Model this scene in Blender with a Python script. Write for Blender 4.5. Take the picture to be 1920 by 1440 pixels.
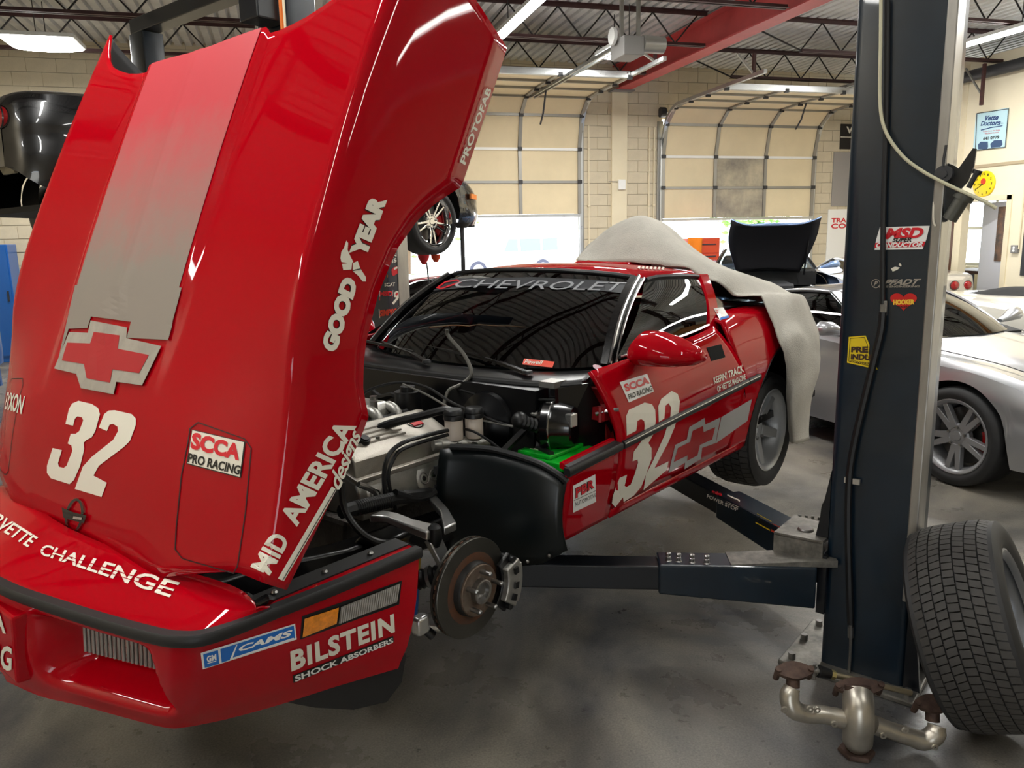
import bpy, bmesh, math, random
import numpy as np
from mathutils import Vector as V, Matrix
from mathutils.bvhtree import BVHTree
random.seed(7)
for _o in list(bpy.data.objects): bpy.data.objects.remove(_o)
SC = bpy.context.scene
COL = SC.collection
pi = math.pi
R_ = math.radians
# ---------------------------------------------------------------- camera
FPX, CAMH = 1450.0, 1.64
PITCH, ROLL, YAW = R_(10.632), R_(1.271), R_(16.096)
def _cam_axes():
    cy, sy, cp, sp = math.cos(YAW), math.sin(YAW), math.cos(PITCH), math.sin(PITCH)
    fw = V((sy*cp, cy*cp, -sp)); rt = V((cy, -sy, 0)); dn = fw.cross(rt)
    c, s = math.cos(ROLL), math.sin(ROLL)
    return c*rt + s*dn, -s*rt + c*dn, fw
RT, DN, FW = _cam_axes()
CAMP = V((0, 0, CAMH))
cam = bpy.data.cameras.new('camera'); cam.sensor_width = 36; cam.lens = 36*FPX/1920; cam.clip_start = .05; cam.clip_end = 300
camo = bpy.data.objects.new('camera', cam); COL.objects.link(camo)
camo.matrix_world = Matrix((( RT.x, -DN.x, -FW.x, 0), (RT.y, -DN.y, -FW.y, 0), (RT.z, -DN.z, -FW.z, CAMH), (0, 0, 0, 1)))
SC.camera = camo
# ---------------------------------------------------------------- world, exposure
SC.view_settings.view_transform = 'Standard'
SC.view_settings.look = 'None'
SC.view_settings.gamma = 1
SC.view_settings.use_curve_mapping = False
SC.view_settings.exposure = 0.4
W = bpy.data.worlds.new('sky'); SC.world = W; W.use_nodes = True
_bg = W.node_tree.nodes['Background']
_bg.inputs[0].default_value = (.86, .93, 1.0, 1); _bg.inputs[1].default_value = 5.0
_sun = bpy.data.lights.new('sun', 'SUN'); _sun.energy = 9; _sun.angle = R_(2); _sun.color = (1, .95, .86)
_suno = bpy.data.objects.new('sun', _sun); COL.objects.link(_suno); _suno.rotation_euler = (R_(-38), R_(12), 0)
LAMP = 55.0          # watts of one strip lamp
# ---------------------------------------------------------------- pixel helpers (pixels of the 1920x1440 photograph)
def ray(px, py): return RT*((px-960)/FPX) + DN*((py-720)/FPX) + FW
def onZ(px, py, z): r = ray(px, py); return CAMP + r*((z-CAMH)/r.z)
def onY(px, py, y): r = ray(px, py); return CAMP + r*(y/r.y)
def onX(px, py, x): r = ray(px, py); return CAMP + r*(x/r.x)
class Frame:
    """a local frame standing on the floor: x forward, y left, z up"""
    def __init__(s, o, rotz):
        s.M = Matrix.Translation(V(o)) @ Matrix.Rotation(rotz, 4, 'Z'); s.I = s.M.inverted(); s.o = V(o); s.rz = rotz
        s.c = s.I @ CAMP
    def d(s, px, py): return s.I.to_3x3() @ ray(px, py)
    def X(s, px, py, x): d = s.d(px, py); return s.c + d*((x-s.c.x)/d.x)
    def Y(s, px, py, y): d = s.d(px, py); return s.c + d*((y-s.c.y)/d.y)
    def Z(s, px, py, z): d = s.d(px, py); return s.c + d*((z-s.c.z)/d.z)
# ---------------------------------------------------------------- materials
def lin(c):
    return tuple((x/255/12.92 if x <= 10 else ((x/255+.055)/1.055)**2.4) for x in c)
MATS = {}
def mat(name, c, r=.5, m=0., coat=0., var=0., vs=6., bump=0., bs=60., emit=0., c2=None, stretch=None, spec=.5, rvar=0., trans=0.):
    if name in MATS: return MATS[name]
    M = bpy.data.materials.new(name); M.use_nodes = True; nt = M.node_tree; b = nt.nodes['Principled BSDF']
    col = (*lin(c), 1)
    b.inputs['Base Color'].default_value = col
    b.inputs['Roughness'].default_value = r; b.inputs['Metallic'].default_value = m
    b.inputs['Coat Weight'].default_value = coat; b.inputs['Coat Roughness'].default_value = .03
    b.inputs['Specular IOR Level'].default_value = spec
    b.inputs['Transmission Weight'].default_value = trans
    if emit: b.inputs['Emission Color'].default_value = col; b.inputs['Emission Strength'].default_value = emit
    if var or c2 or bump or rvar:
        tc = nt.nodes.new('ShaderNodeTexCoord'); mp = nt.nodes.new('ShaderNodeMapping')
        nt.links.new(tc.outputs['Object'], mp.inputs[0])
        if stretch: mp.inputs['Scale'].default_value = stretch
    if var or c2 or rvar:
        n = nt.nodes.new('ShaderNodeTexNoise'); n.inputs['Scale'].default_value = vs; n.inputs['Detail'].default_value = 6; n.inputs['Roughness'].default_value = .65
        nt.links.new(mp.outputs[0], n.inputs[0])
        if var or c2:
            ra = nt.nodes.new('ShaderNodeValToRGB'); ra.color_ramp.elements[0].position = .35; ra.color_ramp.elements[1].position = .68
            a = [x*(1-var) for x in lin(c)]; e = [min(1, x*(1+var)) for x in lin(c)] if not c2 else lin(c2)
            ra.color_ramp.elements[0].color = (*a, 1); ra.color_ramp.elements[1].color = (*e, 1)
            nt.links.new(n.outputs[0], ra.inputs[0]); nt.links.new(ra.outputs[0], b.inputs['Base Color'])
        if rvar:
            mr = nt.nodes.new('ShaderNodeMapRange'); mr.inputs[1].default_value = .3; mr.inputs[2].default_value = .7
            mr.inputs[3].default_value = max(.02, r-rvar); mr.inputs[4].default_value = r+rvar
            nt.links.new(n.outputs[0], mr.inputs[0]); nt.links.new(mr.outputs[0], b.inputs['Roughness'])
    if bump:
        n2 = nt.nodes.new('ShaderNodeTexNoise'); n2.inputs['Scale'].default_value = bs; n2.inputs['Detail'].default_value = 5
        nt.links.new(mp.outputs[0], n2.inputs[0])
        bu = nt.nodes.new('ShaderNodeBump'); bu.inputs['Strength'].default_value = bump; bu.inputs['Distance'].default_value = .01
        nt.links.new(n2.outputs[0], bu.inputs['Height']); nt.links.new(bu.outputs[0], b.inputs['Normal'])
    MATS[name] = M; return M
def glassmat(name, tint=(20, 26, 28), refl=1.0, ior=1.5):
    if name in MATS: return MATS[name]
    M = bpy.data.materials.new(name); M.use_nodes = True; nt = M.node_tree; nt.nodes.clear()
    o = nt.nodes.new('ShaderNodeOutputMaterial'); mx = nt.nodes.new('ShaderNodeMixShader'); fr = nt.nodes.new('ShaderNodeFresnel')
    fr.inputs[0].default_value = ior
    t = nt.nodes.new('ShaderNodeBsdfTransparent'); g = nt.nodes.new('ShaderNodeBsdfGlossy')
    t.inputs[0].default_value = (*lin(tint), 1); g.inputs['Roughness'].default_value = .0; g.inputs[0].default_value = (refl, refl, refl, 1)
    nt.links.new(fr.outputs[0], mx.inputs[0]); nt.links.new(t.outputs[0], mx.inputs[1]); nt.links.new(g.outputs[0], mx.inputs[2]); nt.links.new(mx.outputs[0], o.inputs[0])
    MATS[name] = M; return M
# ---------------------------------------------------------------- mesh builder
def frame_of(d):
    d = V(d).normalized(); u = V((0, 0, 1)) if abs(d.z) < .9 else V((1, 0, 0))
    a = d.cross(u).normalized(); return a, d.cross(a).normalized()
class MB:
    def __init__(s): s.v = []; s.f = []; s.mi = []; s.mir = False
    def add(s, vs, fs, mi=0):
        o = len(s.v); s.v += [V(p) for p in vs]; s.f += [tuple(i+o for i in f) for f in fs]; s.mi += [mi]*len(fs); return s
    def hexa(s, p, mi=0):   # bottom 0-3, top 4-7
        return s.add(p, [(3,2,1,0),(4,5,6,7),(0,1,5,4),(1,2,6,5),(2,3,7,6),(3,0,4,7)], mi)
    def box(s, c, d, rz=0, M=None, mi=0):
        x, y, z = d[0]/2, d[1]/2, d[2]/2
        p = [V(q) for q in ((-x,-y,-z),(x,-y,-z),(x,y,-z),(-x,y,-z),(-x,-y,z),(x,-y,z),(x,y,z),(-x,y,z))]
        Q = M if M is not None else Matrix.Rotation(rz, 4, 'Z')
        return s.hexa([Q@q + V(c) for q in p], mi)
    def bx(s, a, b, mi=0):   # box by two corners
        return s.box([(a[i]+b[i])/2 for i in range(3)], [abs(a[i]-b[i]) for i in range(3)], mi=mi)
    def beam(s, a, b, w, h, mi=0):   # rectangular bar from a to b
        a, b = V(a), V(b); d = (b-a).normalized(); u = V((0,0,1)) if abs(d.z) < .95 else V((1,0,0))
        x = d.cross(u).normalized()*w/2; y = x.cross(d).normalized()*h/2
        return s.hexa([a-x-y, a+x-y, b+x-y, b-x-y, a-x+y, a+x+y, b+x+y, b-x+y], mi)
    def cyl(s, a, b, r, n=16, r2=None, caps=True, mi=0):
        a, b = V(a), V(b); r2 = r if r2 is None else r2; x, y = frame_of(b-a)
        ring = lambda c, q: [c + (x*math.cos(2*pi*i/n) + y*math.sin(2*pi*i/n))*q for i in range(n)]
        fs = [(i, (i+1) % n, n+(i+1) % n, n+i) for i in range(n)]
        if caps: fs += [tuple(range(n-1, -1, -1)), tuple(range(n, 2*n))]
        return s.add(ring(a, r)+ring(b, r2), fs, mi)
    def tube(s, pts, r, n=8, closed=False, mi=0, sub=0):
        P = [V(p) for p in pts]
        if sub: P = smooth_path(P, sub, closed)
        m = len(P); rs = r if isinstance(r, (list, tuple)) else [r]*m
        if len(rs) != m: rs = [rs[min(len(rs)-1, int(i/(m-1)*(len(rs)-1)+.5))] for i in range(m)]
        ref = None; vs = []
        for i in range(m):
            d = (P[(i+1) % m]-P[i-1]) if closed else (P[min(i+1, m-1)]-P[max(i-1, 0)])
            if d.length < 1e-9: d = V((0,0,1))
            d.normalize()
            if ref is None: ref, _ = frame_of(d)
            ref = (ref - d*ref.dot(d)).normalized(); y = d.cross(ref)
            vs += [P[i] + (ref*math.cos(2*pi*k/n) + y*math.sin(2*pi*k/n))*rs[i] for k in range(n)]
        fs = []
        for i in range(m if closed else m-1):
            j = (i+1) % m
            fs += [(i*n+k, i*n+(k+1) % n, j*n+(k+1) % n, j*n+k) for k in range(n)]
        if not closed: fs += [tuple(range(n-1, -1, -1)), tuple((m-1)*n+k for k in range(n))]
        return s.add(vs, fs, mi)
    def lathe(s, prof, o, ax, n=32, a0=0, a1=2*pi, mi=0):   # prof: (radius, height along axis)
        o, ax = V(o), V(ax).normalized(); x, y = frame_of(ax); full = abs(a1-a0-2*pi) < 1e-6; k = n if full else n+1
        vs = []
        for r, h in prof:
            for i in range(k):
                t = a0+(a1-a0)*i/n; vs.append(o + ax*h + (x*math.cos(t)+y*math.sin(t))*r)
        fs = []
        for j in range(len(prof)-1):
            for i in range(n):
                i2 = (i+1) % k; fs.append((j*k+i, j*k+i2, (j+1)*k+i2, (j+1)*k+i))
        return s.add(vs, fs, mi)
    def grid(s, rows, mi=0, cu=False):
        n = len(rows[0]); vs = [p for r in rows for p in r]; fs = []
        for j in range(len(rows)-1):
            for i in range(n if cu else n-1):
                i2 = (i+1) % n; fs.append((j*n+i, j*n+i2, (j+1)*n+i2, (j+1)*n+i))
        return s.add(vs, fs, mi)
    def loft(s, rings, caps=True, mi=0):
        o = len(s.v); s.grid(rings, mi, True)
        if caps:
            n = len(rings[0]); s.f += [tuple(o+i for i in range(n-1, -1, -1)), tuple(o+(len(rings)-1)*n+i for i in range(n))]; s.mi += [mi, mi]
        return s
    def prism(s, pts, vec, mi=0):
        n = len(pts); vec = V(vec); a = [V(p) for p in pts]
        return s.add(a+[p+vec for p in a], [tuple(range(n-1, -1, -1)), tuple(range(n, 2*n))]+[(i, (i+1) % n, n+(i+1) % n, n+i) for i in range(n)], mi)
    def sphere(s, c, r, nu=16, nv=10, sc=(1,1,1), mi=0):
        c = V(c); rows = []
        for j in range(nv+1):
            t = pi*j/nv; q = max(math.sin(t), 1e-4)
            rows.append([c+V((r*sc[0]*q*math.cos(2*pi*i/nu), r*sc[1]*q*math.sin(2*pi*i/nu), r*sc[2]*math.cos(t))) for i in range(nu)])
        return s.grid(rows, mi, True)
    def mirror(s):   # mirrored copy in y, appended
        o = len(s.v); s.v += [V((p.x, -p.y, p.z)) for p in s.v]; s.f += [tuple(i+o for i in reversed(f)) for f in s.f[:]]; s.mi += s.mi[:]; s.mir = True; return s
    def pair(s, name, m, parent=None, smooth=40, **k):   # left piece and its mirrored twin, two objects
        t = MB(); t.v = [V((p.x, -p.y, p.z)) for p in s.v]; t.f = [tuple(reversed(f)) for f in s.f]; t.mi = s.mi[:]
        o = s.build(name, m, parent, smooth, **k); return o, t.build(name, m, parent, smooth, **k)
    def mesh(s, name, smooth=40):
        me = bpy.data.meshes.new(name); me.from_pydata([tuple(p) for p in s.v], [], s.f); me.update()
        bm = bmesh.new(); bm.from_mesh(me); bmesh.ops.remove_doubles(bm, verts=bm.verts[:], dist=1e-5) if s.mir else None; bmesh.ops.recalc_face_normals(bm, faces=bm.faces); bm.to_mesh(me); bm.free()
        if any(s.mi): me.polygons.foreach_set('material_index', s.mi)
        if smooth:
            me.polygons.foreach_set('use_smooth', [True]*len(me.polygons)); me.set_sharp_from_angle(angle=R_(smooth))
        return me
    def build(s, name, m, parent=None, smooth=40, bevel=0, solid=0, sub=0, seg=2):
        me = s.mesh(name, smooth)
        for q in (m if isinstance(m, (list, tuple)) else [m]): me.materials.append(q)
        o = bpy.data.objects.new(name, me); COL.objects.link(o)
        if parent is not None: o.parent = parent
        if solid: q = o.modifiers.new('thick', 'SOLIDIFY'); q.thickness = abs(solid); q.offset = -1 if solid > 0 else 1
        if bevel: q = o.modifiers.new('bevel', 'BEVEL'); q.width = bevel; q.segments = seg; q.limit_method = 'ANGLE'; q.angle_limit = R_(35)
        if sub: q = o.modifiers.new('sub', 'SUBSURF'); q.levels = sub; q.render_levels = sub
        return o
def smooth_path(P, k=6, closed=False):
    m = len(P); out = []
    for i in range(m if closed else m-1):
        g = (lambda j: P[j % m]) if closed else (lambda j: P[max(0, min(m-1, j))])
        a, b, c, d = g(i-1), g(i), g(i+1), g(i+2)
        for t in range(k):
            t /= k; out.append(.5*((2*b)+(c-a)*t+(2*a-5*b+4*c-d)*t*t+(3*b-a-3*c+d)*t**3))
    if not closed: out.append(P[-1])
    return out
def interp(x, tab):
    if x <= tab[0][0]: return tab[0][1]
    for (a, p), (b, q) in zip(tab, tab[1:]):
        if x <= b: return p+(q-p)*(x-a)/(b-a) if b > a else q
    return tab[-1][1]
def sinterp(x, tab):   # smooth (monotone-ish cubic) interpolation
    n = len(tab)
    if x <= tab[0][0]: return tab[0][1]
    if x >= tab[-1][0]: return tab[-1][1]
    for i in range(n-1):
        x0, y0 = tab[i]; x1, y1 = tab[i+1]
        if x <= x1:
            h = x1-x0; dl = (y1-y0)/h
            def sl(k):
                if k == 0 or k == n-1: return dl
                a = (tab[k][1]-tab[k-1][1])/(tab[k][0]-tab[k-1][0]); b = (tab[k+1][1]-tab[k][1])/(tab[k+1][0]-tab[k][0])
                return 0 if a*b <= 0 else 2*a*b/(a+b)
            m0, m1 = sl(i), sl(i+1); t = (x-x0)/h
            return (2*t**3-3*t*t+1)*y0+(t**3-2*t*t+t)*h*m0+(-2*t**3+3*t*t)*y1+(t**3-t*t)*h*m1
# ---------------------------------------------------------------- things
def tag(o, label=None, cat=None, group=None, kind=None):
    if label: o['label'] = label
    if cat: o['category'] = cat
    if group: o['group'] = group
    if kind: o['kind'] = kind
    return o
def thing(name, label, cat, loc=(0,0,0), rotz=0, group=None, kind=None):
    o = bpy.data.objects.new(name, None); COL.objects.link(o); o.empty_display_size = .1
    o.location = loc; o.rotation_euler = (0, 0, rotz); return tag(o, label, cat, group, kind)
def dup(o, parent=None, loc=None, rotz=None):
    c = o.copy(); COL.objects.link(c)
    if parent is not None: c.parent = parent
    if loc is not None: c.location = loc
    if rotz is not None: c.rotation_euler = (0, 0, rotz)
    return c
def dup_tree(o, parent=None):
    c = dup(o, parent)
    for ch in list(o.children): dup_tree(ch, c)
    return c
# ---------------------------------------------------------------- flat print laid on a surface
_TX = {}
def textmesh(s, bold=0., shear=0., cuts=(8, 2), space=1.):
    k = (s, bold, shear, cuts, space)
    if k in _TX: return _TX[k]
    cu = bpy.data.curves.new('t', 'FONT'); cu.body = s; cu.offset = bold; cu.shear = shear; cu.resolution_u = 3; cu.space_character = space
    cu.align_x = 'LEFT'
    ob = bpy.data.objects.new('t', cu); COL.objects.link(ob)
    me = bpy.data.meshes.new_from_object(ob.evaluated_get(bpy.context.evaluated_depsgraph_get()))
    bm = bmesh.new(); bm.from_mesh(me); bpy.data.objects.remove(ob); bpy.data.curves.remove(cu); bpy.data.meshes.remove(me)
    xs = [v.co.x for v in bm.verts]; ys = [v.co.y for v in bm.verts]; x0, x1, y0, y1 = min(xs), max(xs), min(ys), max(ys)
    for v in bm.verts: v.co = ((v.co.x-x0)/(x1-x0), (v.co.y-y0)/(y1-y0), 0)
    r = cutgrid(bm, cuts); _TX[k] = r; return r
def cutgrid(bm, cuts):
    for ax in (0, 1):
        for i in range(1, cuts[ax]):
            co = [0, 0, 0]; no = [0, 0, 0]; co[ax] = i/cuts[ax]; no[ax] = 1
            bmesh.ops.bisect_plane(bm, geom=bm.verts[:]+bm.edges[:]+bm.faces[:], plane_co=co, plane_no=no)
    bmesh.ops.triangulate(bm, faces=bm.faces[:])
    bm.verts.index_update(); r = ([(v.co.x, v.co.y) for v in bm.verts], [tuple(v.index for v in f.verts) for f in bm.faces]); bm.free(); return r
def polymesh(loops, cuts=(6, 6)):
    """loops: list of polygons in unit space; triangulated and cut"""
    bm = bmesh.new()
    for L in loops: bm.faces.new([bm.verts.new((p[0], p[1], 0)) for p in L])
    return cutgrid(bm, cuts)
RECT = lambda cuts=(4, 4): polymesh([[(0,0),(1,0),(1,1),(0,1)]], cuts)
def ring(L, w):   # outline band of a polygon as quads; w inset
    n = len(L); P = [V((p[0], p[1])) for p in L]; area = sum(P[i].x*P[(i+1) % n].y-P[(i+1) % n].x*P[i].y for i in range(n)); sg = 1 if area > 0 else -1
    inn = []
    for i in range(n):
        a = (P[i]-P[i-1]).normalized(); b = (P[(i+1) % n]-P[i]).normalized(); na = V((-a.y, a.x))*sg; nb = V((-b.y, b.x))*sg
        m = (na+nb); m = m/max(.3, m.dot(na)); inn.append(P[i]+m*w)
    return [[tuple(P[i]), tuple(P[(i+1) % n]), tuple(inn[(i+1) % n]), tuple(inn[i])] for i in range(n)], [tuple(p) for p in inn]
def homog(q):   # unit square (0,0)(1,0)(1,1)(0,1) -> quad given as tl,tr,br,bl (pixels)
    tl, tr, br, bl = q; src = [(0,1),(1,1),(1,0),(0,0)]; A = []; B = []
    for (x, y), (u, v) in zip(src, (tl, tr, br, bl)):
        A.append([x,y,1,0,0,0,-u*x,-u*y]); B.append(u); A.append([0,0,0,x,y,1,-v*x,-v*y]); B.append(v)
    h = np.linalg.solve(np.array(A, float), np.array(B, float))
    return lambda x, y: ((h[0]*x+h[1]*y+h[2])/(h[6]*x+h[7]*y+1), (h[3]*x+h[4]*y+h[5])/(h[6]*x+h[7]*y+1))
def world_bvh(objs):
    vs = []; fs = []
    for o, M in objs:
        b = len(vs); vs += [M@v.co for v in o.data.vertices]; fs += [tuple(i+b for i in p.vertices) for p in o.data.polygons]
    return BVHTree.FromPolygons(vs, fs)
def decal(name, tm, quad, surf, m, parent, M=None, off=.002, label=None):
    """print tm (unit-space mesh) onto a surface: quad = four photo pixels (tl,tr,br,bl) or None when tm is in pixels"""
    bvh = surf; h = homog(quad) if quad else (lambda x, y: (x, y)); I = (M or Matrix()).inverted(); pts = []
    for x, y in tm[0]:
        px, py = h(x, y); d = ray(px, py).normalized(); hit = bvh.ray_cast(CAMP, d)
        if hit[0] is None: pts.append((None, d)); continue
        n = hit[1] if hit[1].dot(d) < 0 else -hit[1]
        pts.append((hit[0]+n*off, d))
    good = [p for p, _ in pts if p is not None]
    if len(good) < 3: print('decal missed', name); return None
    c = sum(good, V())/len(good); A = np.array([list(p-c) for p in good]); nn = V(np.linalg.svd(A, full_matrices=False)[2][2])
    vs = []
    for p, d in pts:
        if p is None: dd = d.dot(nn); p = CAMP + d*((c-CAMP).dot(nn)/dd) if abs(dd) > 1e-3 else c
        vs.append(I@p)
    b = MB(); b.add(vs, tm[1]); o = b.build(name, m, parent, smooth=0)
    if label: o['label'] = label
    return o
class FlatSurf:   # an ideal plane to print on
    def __init__(s, p, n): s.p = V(p); s.n = V(n).normalized()
    def ray_cast(s, o, d):
        q = d.dot(s.n)
        if abs(q) < 1e-6: return (None, None, None, None)
        t = (s.p-o).dot(s.n)/q; return (o+d*t, s.n, 0, t)
# ================================================================ the room
YB, XR, XL, YF = 13.5, 11.1, -5.6, -6.0     # back, right, left, front walls
ZD = 4.66                                    # underside of the roof deck
def floor_mat():
    M = bpy.data.materials.new('worn_concrete'); M.use_nodes = True; nt = M.node_tree; b = nt.nodes['Principled BSDF']; L = nt.links.new
    tc = nt.nodes.new('ShaderNodeTexCoord')
    def noise(sc, det=6, dist=0.):
        n = nt.nodes.new('ShaderNodeTexNoise'); n.inputs['Scale'].default_value = sc; n.inputs['Detail'].default_value = det; n.inputs['Roughness'].default_value = .62; n.inputs['Distortion'].default_value = dist
        L(tc.outputs['Object'], n.inputs[0]); return n
    def ramp(n, a, bb, ca, cb):
        r = nt.nodes.new('ShaderNodeValToRGB'); r.color_ramp.elements[0].position = a; r.color_ramp.elements[1].position = bb
        r.color_ramp.elements[0].color = (*lin(ca), 1); r.color_ramp.elements[1].color = (*lin(cb), 1); L(n.outputs[0], r.inputs[0]); return r
    def mul(a, bb, f=1.):
        x = nt.nodes.new('ShaderNodeMix'); x.data_type = 'RGBA'; x.blend_type = 'MULTIPLY'; x.inputs[0].default_value = f
        L(a.outputs[0], x.inputs[6]); L(bb.outputs[0], x.inputs[7])
        class Q: outputs = [x.outputs[2]]
        return Q
    base = ramp(noise(1.1, 7, .4), .35, .7, (148, 142, 132), (182, 175, 162))
    st = ramp(noise(.62, 5, .8), .38, .62, (94, 104, 126), (255, 252, 246))
    sp = ramp(noise(24, 3), .24, .36, (110, 106, 100), (255, 255, 255))
    fine = ramp(noise(140, 3), .3, .7, (205, 205, 205), (255, 255, 255))
    c = mul(mul(mul(base, st, .85), sp, .8), fine)
    L(c.outputs[0], b.inputs['Base Color'])
    rr = nt.nodes.new('ShaderNodeMapRange'); L(noise(2.4).outputs[0], rr.inputs[0]); rr.inputs[1].default_value = .35; rr.inputs[2].default_value = .7; rr.inputs[3].default_value = .22; rr.inputs[4].default_value = .5
    L(rr.outputs[0], b.inputs['Roughness'])
    bu = nt.nodes.new('ShaderNodeBump'); bu.inputs['Strength'].default_value = .25; bu.inputs['Distance'].default_value = .004
    L(noise(55, 6).outputs[0], bu.inputs['Height']); L(bu.outputs[0], b.inputs['Normal']); return M
m_floor = floor_mat()
m_block = mat('painted_block', (206, 194, 168), .7, var=.07, vs=3, bump=.25, bs=90)
def block_mat():
    M = bpy.data.materials.new('block_wall'); M.use_nodes = True; nt = M.node_tree; L = nt.links.new; tc = nt.nodes.new('ShaderNodeTexCoord'); sp = nt.nodes.new('ShaderNodeSeparateXYZ'); cb = nt.nodes.new('ShaderNodeCombineXYZ'); br = nt.nodes.new('ShaderNodeTexBrick')
    L(tc.outputs['Object'], sp.inputs[0]); L(sp.outputs[0], cb.inputs[0]); L(sp.outputs[2], cb.inputs[1]); L(cb.outputs[0], br.inputs[0])
    br.inputs['Scale'].default_value = 1; br.inputs['Brick Width'].default_value = .4; br.inputs['Row Height'].default_value = .2; br.inputs['Mortar Size'].default_value = .006
    br.inputs['Color1'].default_value = br.inputs['Color2'].default_value = (*lin((206, 194, 168)), 1); br.inputs['Mortar'].default_value = (*lin((168, 158, 138)), 1)
    L(br.outputs[0], nt.nodes['Principled BSDF'].inputs[0]); nt.nodes['Principled BSDF'].inputs['Roughness'].default_value = .75; return M
m_mortar = block_mat()
m_cream = mat('cream_panel', (226, 214, 184), .6, var=.04, vs=2)
m_wallboard = mat('cream_wallboard', (232, 222, 196), .6, var=.03, vs=1.5)
m_doorpanel = mat('door_panel_cream', (222, 206, 170), .55, var=.06, vs=1.2)
m_dooredge = mat('door_steel', (150, 148, 142), .4, .6)
m_white = mat('white_paint', (236, 236, 232), .45)
m_galv = mat('galvanised', (190, 192, 192), .35, .85, rvar=.1, vs=14)
m_deck = mat('roof_deck', (206, 207, 208), .34, .35, var=.12, vs=4)
m_joist = mat('joist_primer', (64, 34, 34), .6, var=.2)
m_rod = mat('joist_rod', (28, 24, 24), .6)
m_redbeam = mat('red_beam_paint', (176, 62, 62), .5, var=.12, vs=3)
m_black = mat('black_paint', (16, 16, 17), .4)
m_dark = mat('dark_grey', (46, 47, 50), .5)
m_grey = mat('mid_grey', (128, 126, 124), .5)
m_asphalt = mat('bright_lot', (196, 192, 184), .8, var=.06)
m_lampglow = mat('lamp_tube', (255, 255, 250), .5, emit=26.)
m_lamphouse = mat('lamp_housing', (225, 226, 224), .4)
def struct(o): o['kind'] = 'structure'; return o
b = MB(); b.bx((XL-.2, YF-.2, -.12), (XR+3.2, YB+.2, 0)); struct(b.build('floor', m_floor, smooth=0))
# outside yard, a little lower
b = MB(); b.bx((-60, YB+.2, -.2), (70, 90, -.02)); struct(b.build('yard_pavement', m_asphalt, smooth=0))
b = MB(); b.bx((-60, -60, -.2), (70, YF-.2, -.02)); struct(b.build('driveway_pavement', m_asphalt, smooth=0))
# back wall with two door openings
D1, D2, DT = (1.88, 5.22), (6.88, 10.14), 3.75
wb = MB()
for x0, x1, z0, z1 in ((XL, D1[0], 0, ZD+.1), (D1[1], D2[0], 0, ZD+.1), (D2[1], XR, 0, ZD+.1), (D1[0], D1[1], DT, ZD+.1), (D2[0], D2[1], DT, ZD+.1)):
    wb.bx((x0, YB, z0), (x1, YB+.2, z1))
wall_back = struct(wb.build('wall_back', m_mortar, smooth=0))
bl = {}
for w in (.39, .19):
    q = MB(); q.bx((0, -.012, 0), (w, .01, .19)); bl[w] = q.mesh('block', 0); bl[w].materials.append(m_block)
n = 0
for r in range(0, 24):
    z = r*.2+.005
    for k in range(-15, 29):
        x = k*.4 + (.2 if r % 2 else 0); w = .39
        if z > 4.5: continue
        vis = (x > D1[1]-.3 and x < D2[0] and z > .9) or (x > D2[1]-.3 and x < 11. and z > 1.0) or (z > DT-.05 and x > 2.2) or (x < -1.3 and x > -4.6 and z > 3.3) or (x < -2.7 and x > -4.6 and 1.5 < z < 2.3)
        if not vis: continue
        for a, e in ((D1[1], D2[0]), (D2[1], XR)):
            if z < DT-.02 and x < a < x+w: x = a+.005; w = .19
            if z < DT-.02 and x < e < x+w: w = .19
        if z < DT-.02 and (D1[0] < x+w/2 < D1[1] or D2[0] < x+w/2 < D2[1]): continue
        if x+w > XR: w = .19
        if n >= 300: continue
        o = bpy.data.objects.new('block', bl[w]); COL.objects.link(o); o.parent = wall_back; o.location = (x, YB, z); n += 1
# pilaster strip and conduits between the doors
b = MB(); b.bx((5.86, YB-.06, 0), (6.16, YB-.012, 4.2)); struct(b.build('trim_1', m_cream, smooth=0))
# right wall (office partition) with its doorway
DRY = (9.86, 10.72); DRZ = 2.08
b = MB()
for y0, y1, z0, z1 in ((YF, DRY[0], 0, 4.32), (DRY[1], YB, 0, 4.32), (DRY[0], DRY[1], DRZ, 4.32)): b.bx((XR, y0, z0), (XR+.12, y1, z1))
struct(b.build('wall_right', m_wallboard, smooth=0))
b = MB(); b.bx((XR-.02, YF, 2.62), (XR, 10.75, 2.665)); struct(b.build('trim_2', mat('seam_strip', (176, 160, 132), .6), smooth=0))
b = MB(); b.bx((XR-.012, 10.8, 0), (XR+.0, 10.9, 4.3)); struct(b.build('trim_3', m_cream, smooth=0))
b = MB(); b.bx((XL-.2, YF, 0), (XL, YB, ZD+.1)); struct(b.build('wall_left', m_block, smooth=0))
# front wall behind the viewer with one open bay
b = MB()
for x0, x1, z0, z1 in ((XL, -4.8, 0, ZD+.1), (-1.6, XR+3.2, 0, ZD+.1), (-4.8, -1.6, 1.9, ZD+.1)): b.bx((x0, YF-.2, z0), (x1, YF, z1))
struct(b.build('wall_front', m_block, smooth=0))
# office behind the right wall
b = MB(); b.bx((XR+3, 6, 0), (XR+3.1, YB, 4.32)); b.bx((XR+.12, YB-.1, 0), (XR+3.1, YB, 4.32)); b.bx((XR+.12, 6, 0), (XR+3.1, 6.1, 4.32)); b.bx((XR+.12, 6, 2.6), (XR+3.1, YB, 2.7))
struct(b.build('wall_office', m_wallboard, smooth=0))
b = MB(); b.bx((XR-.0, YF, 4.32), (XR+3.2, YB, 4.36)); struct(b.build('ceiling_office', m_wallboard, smooth=0))
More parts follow.
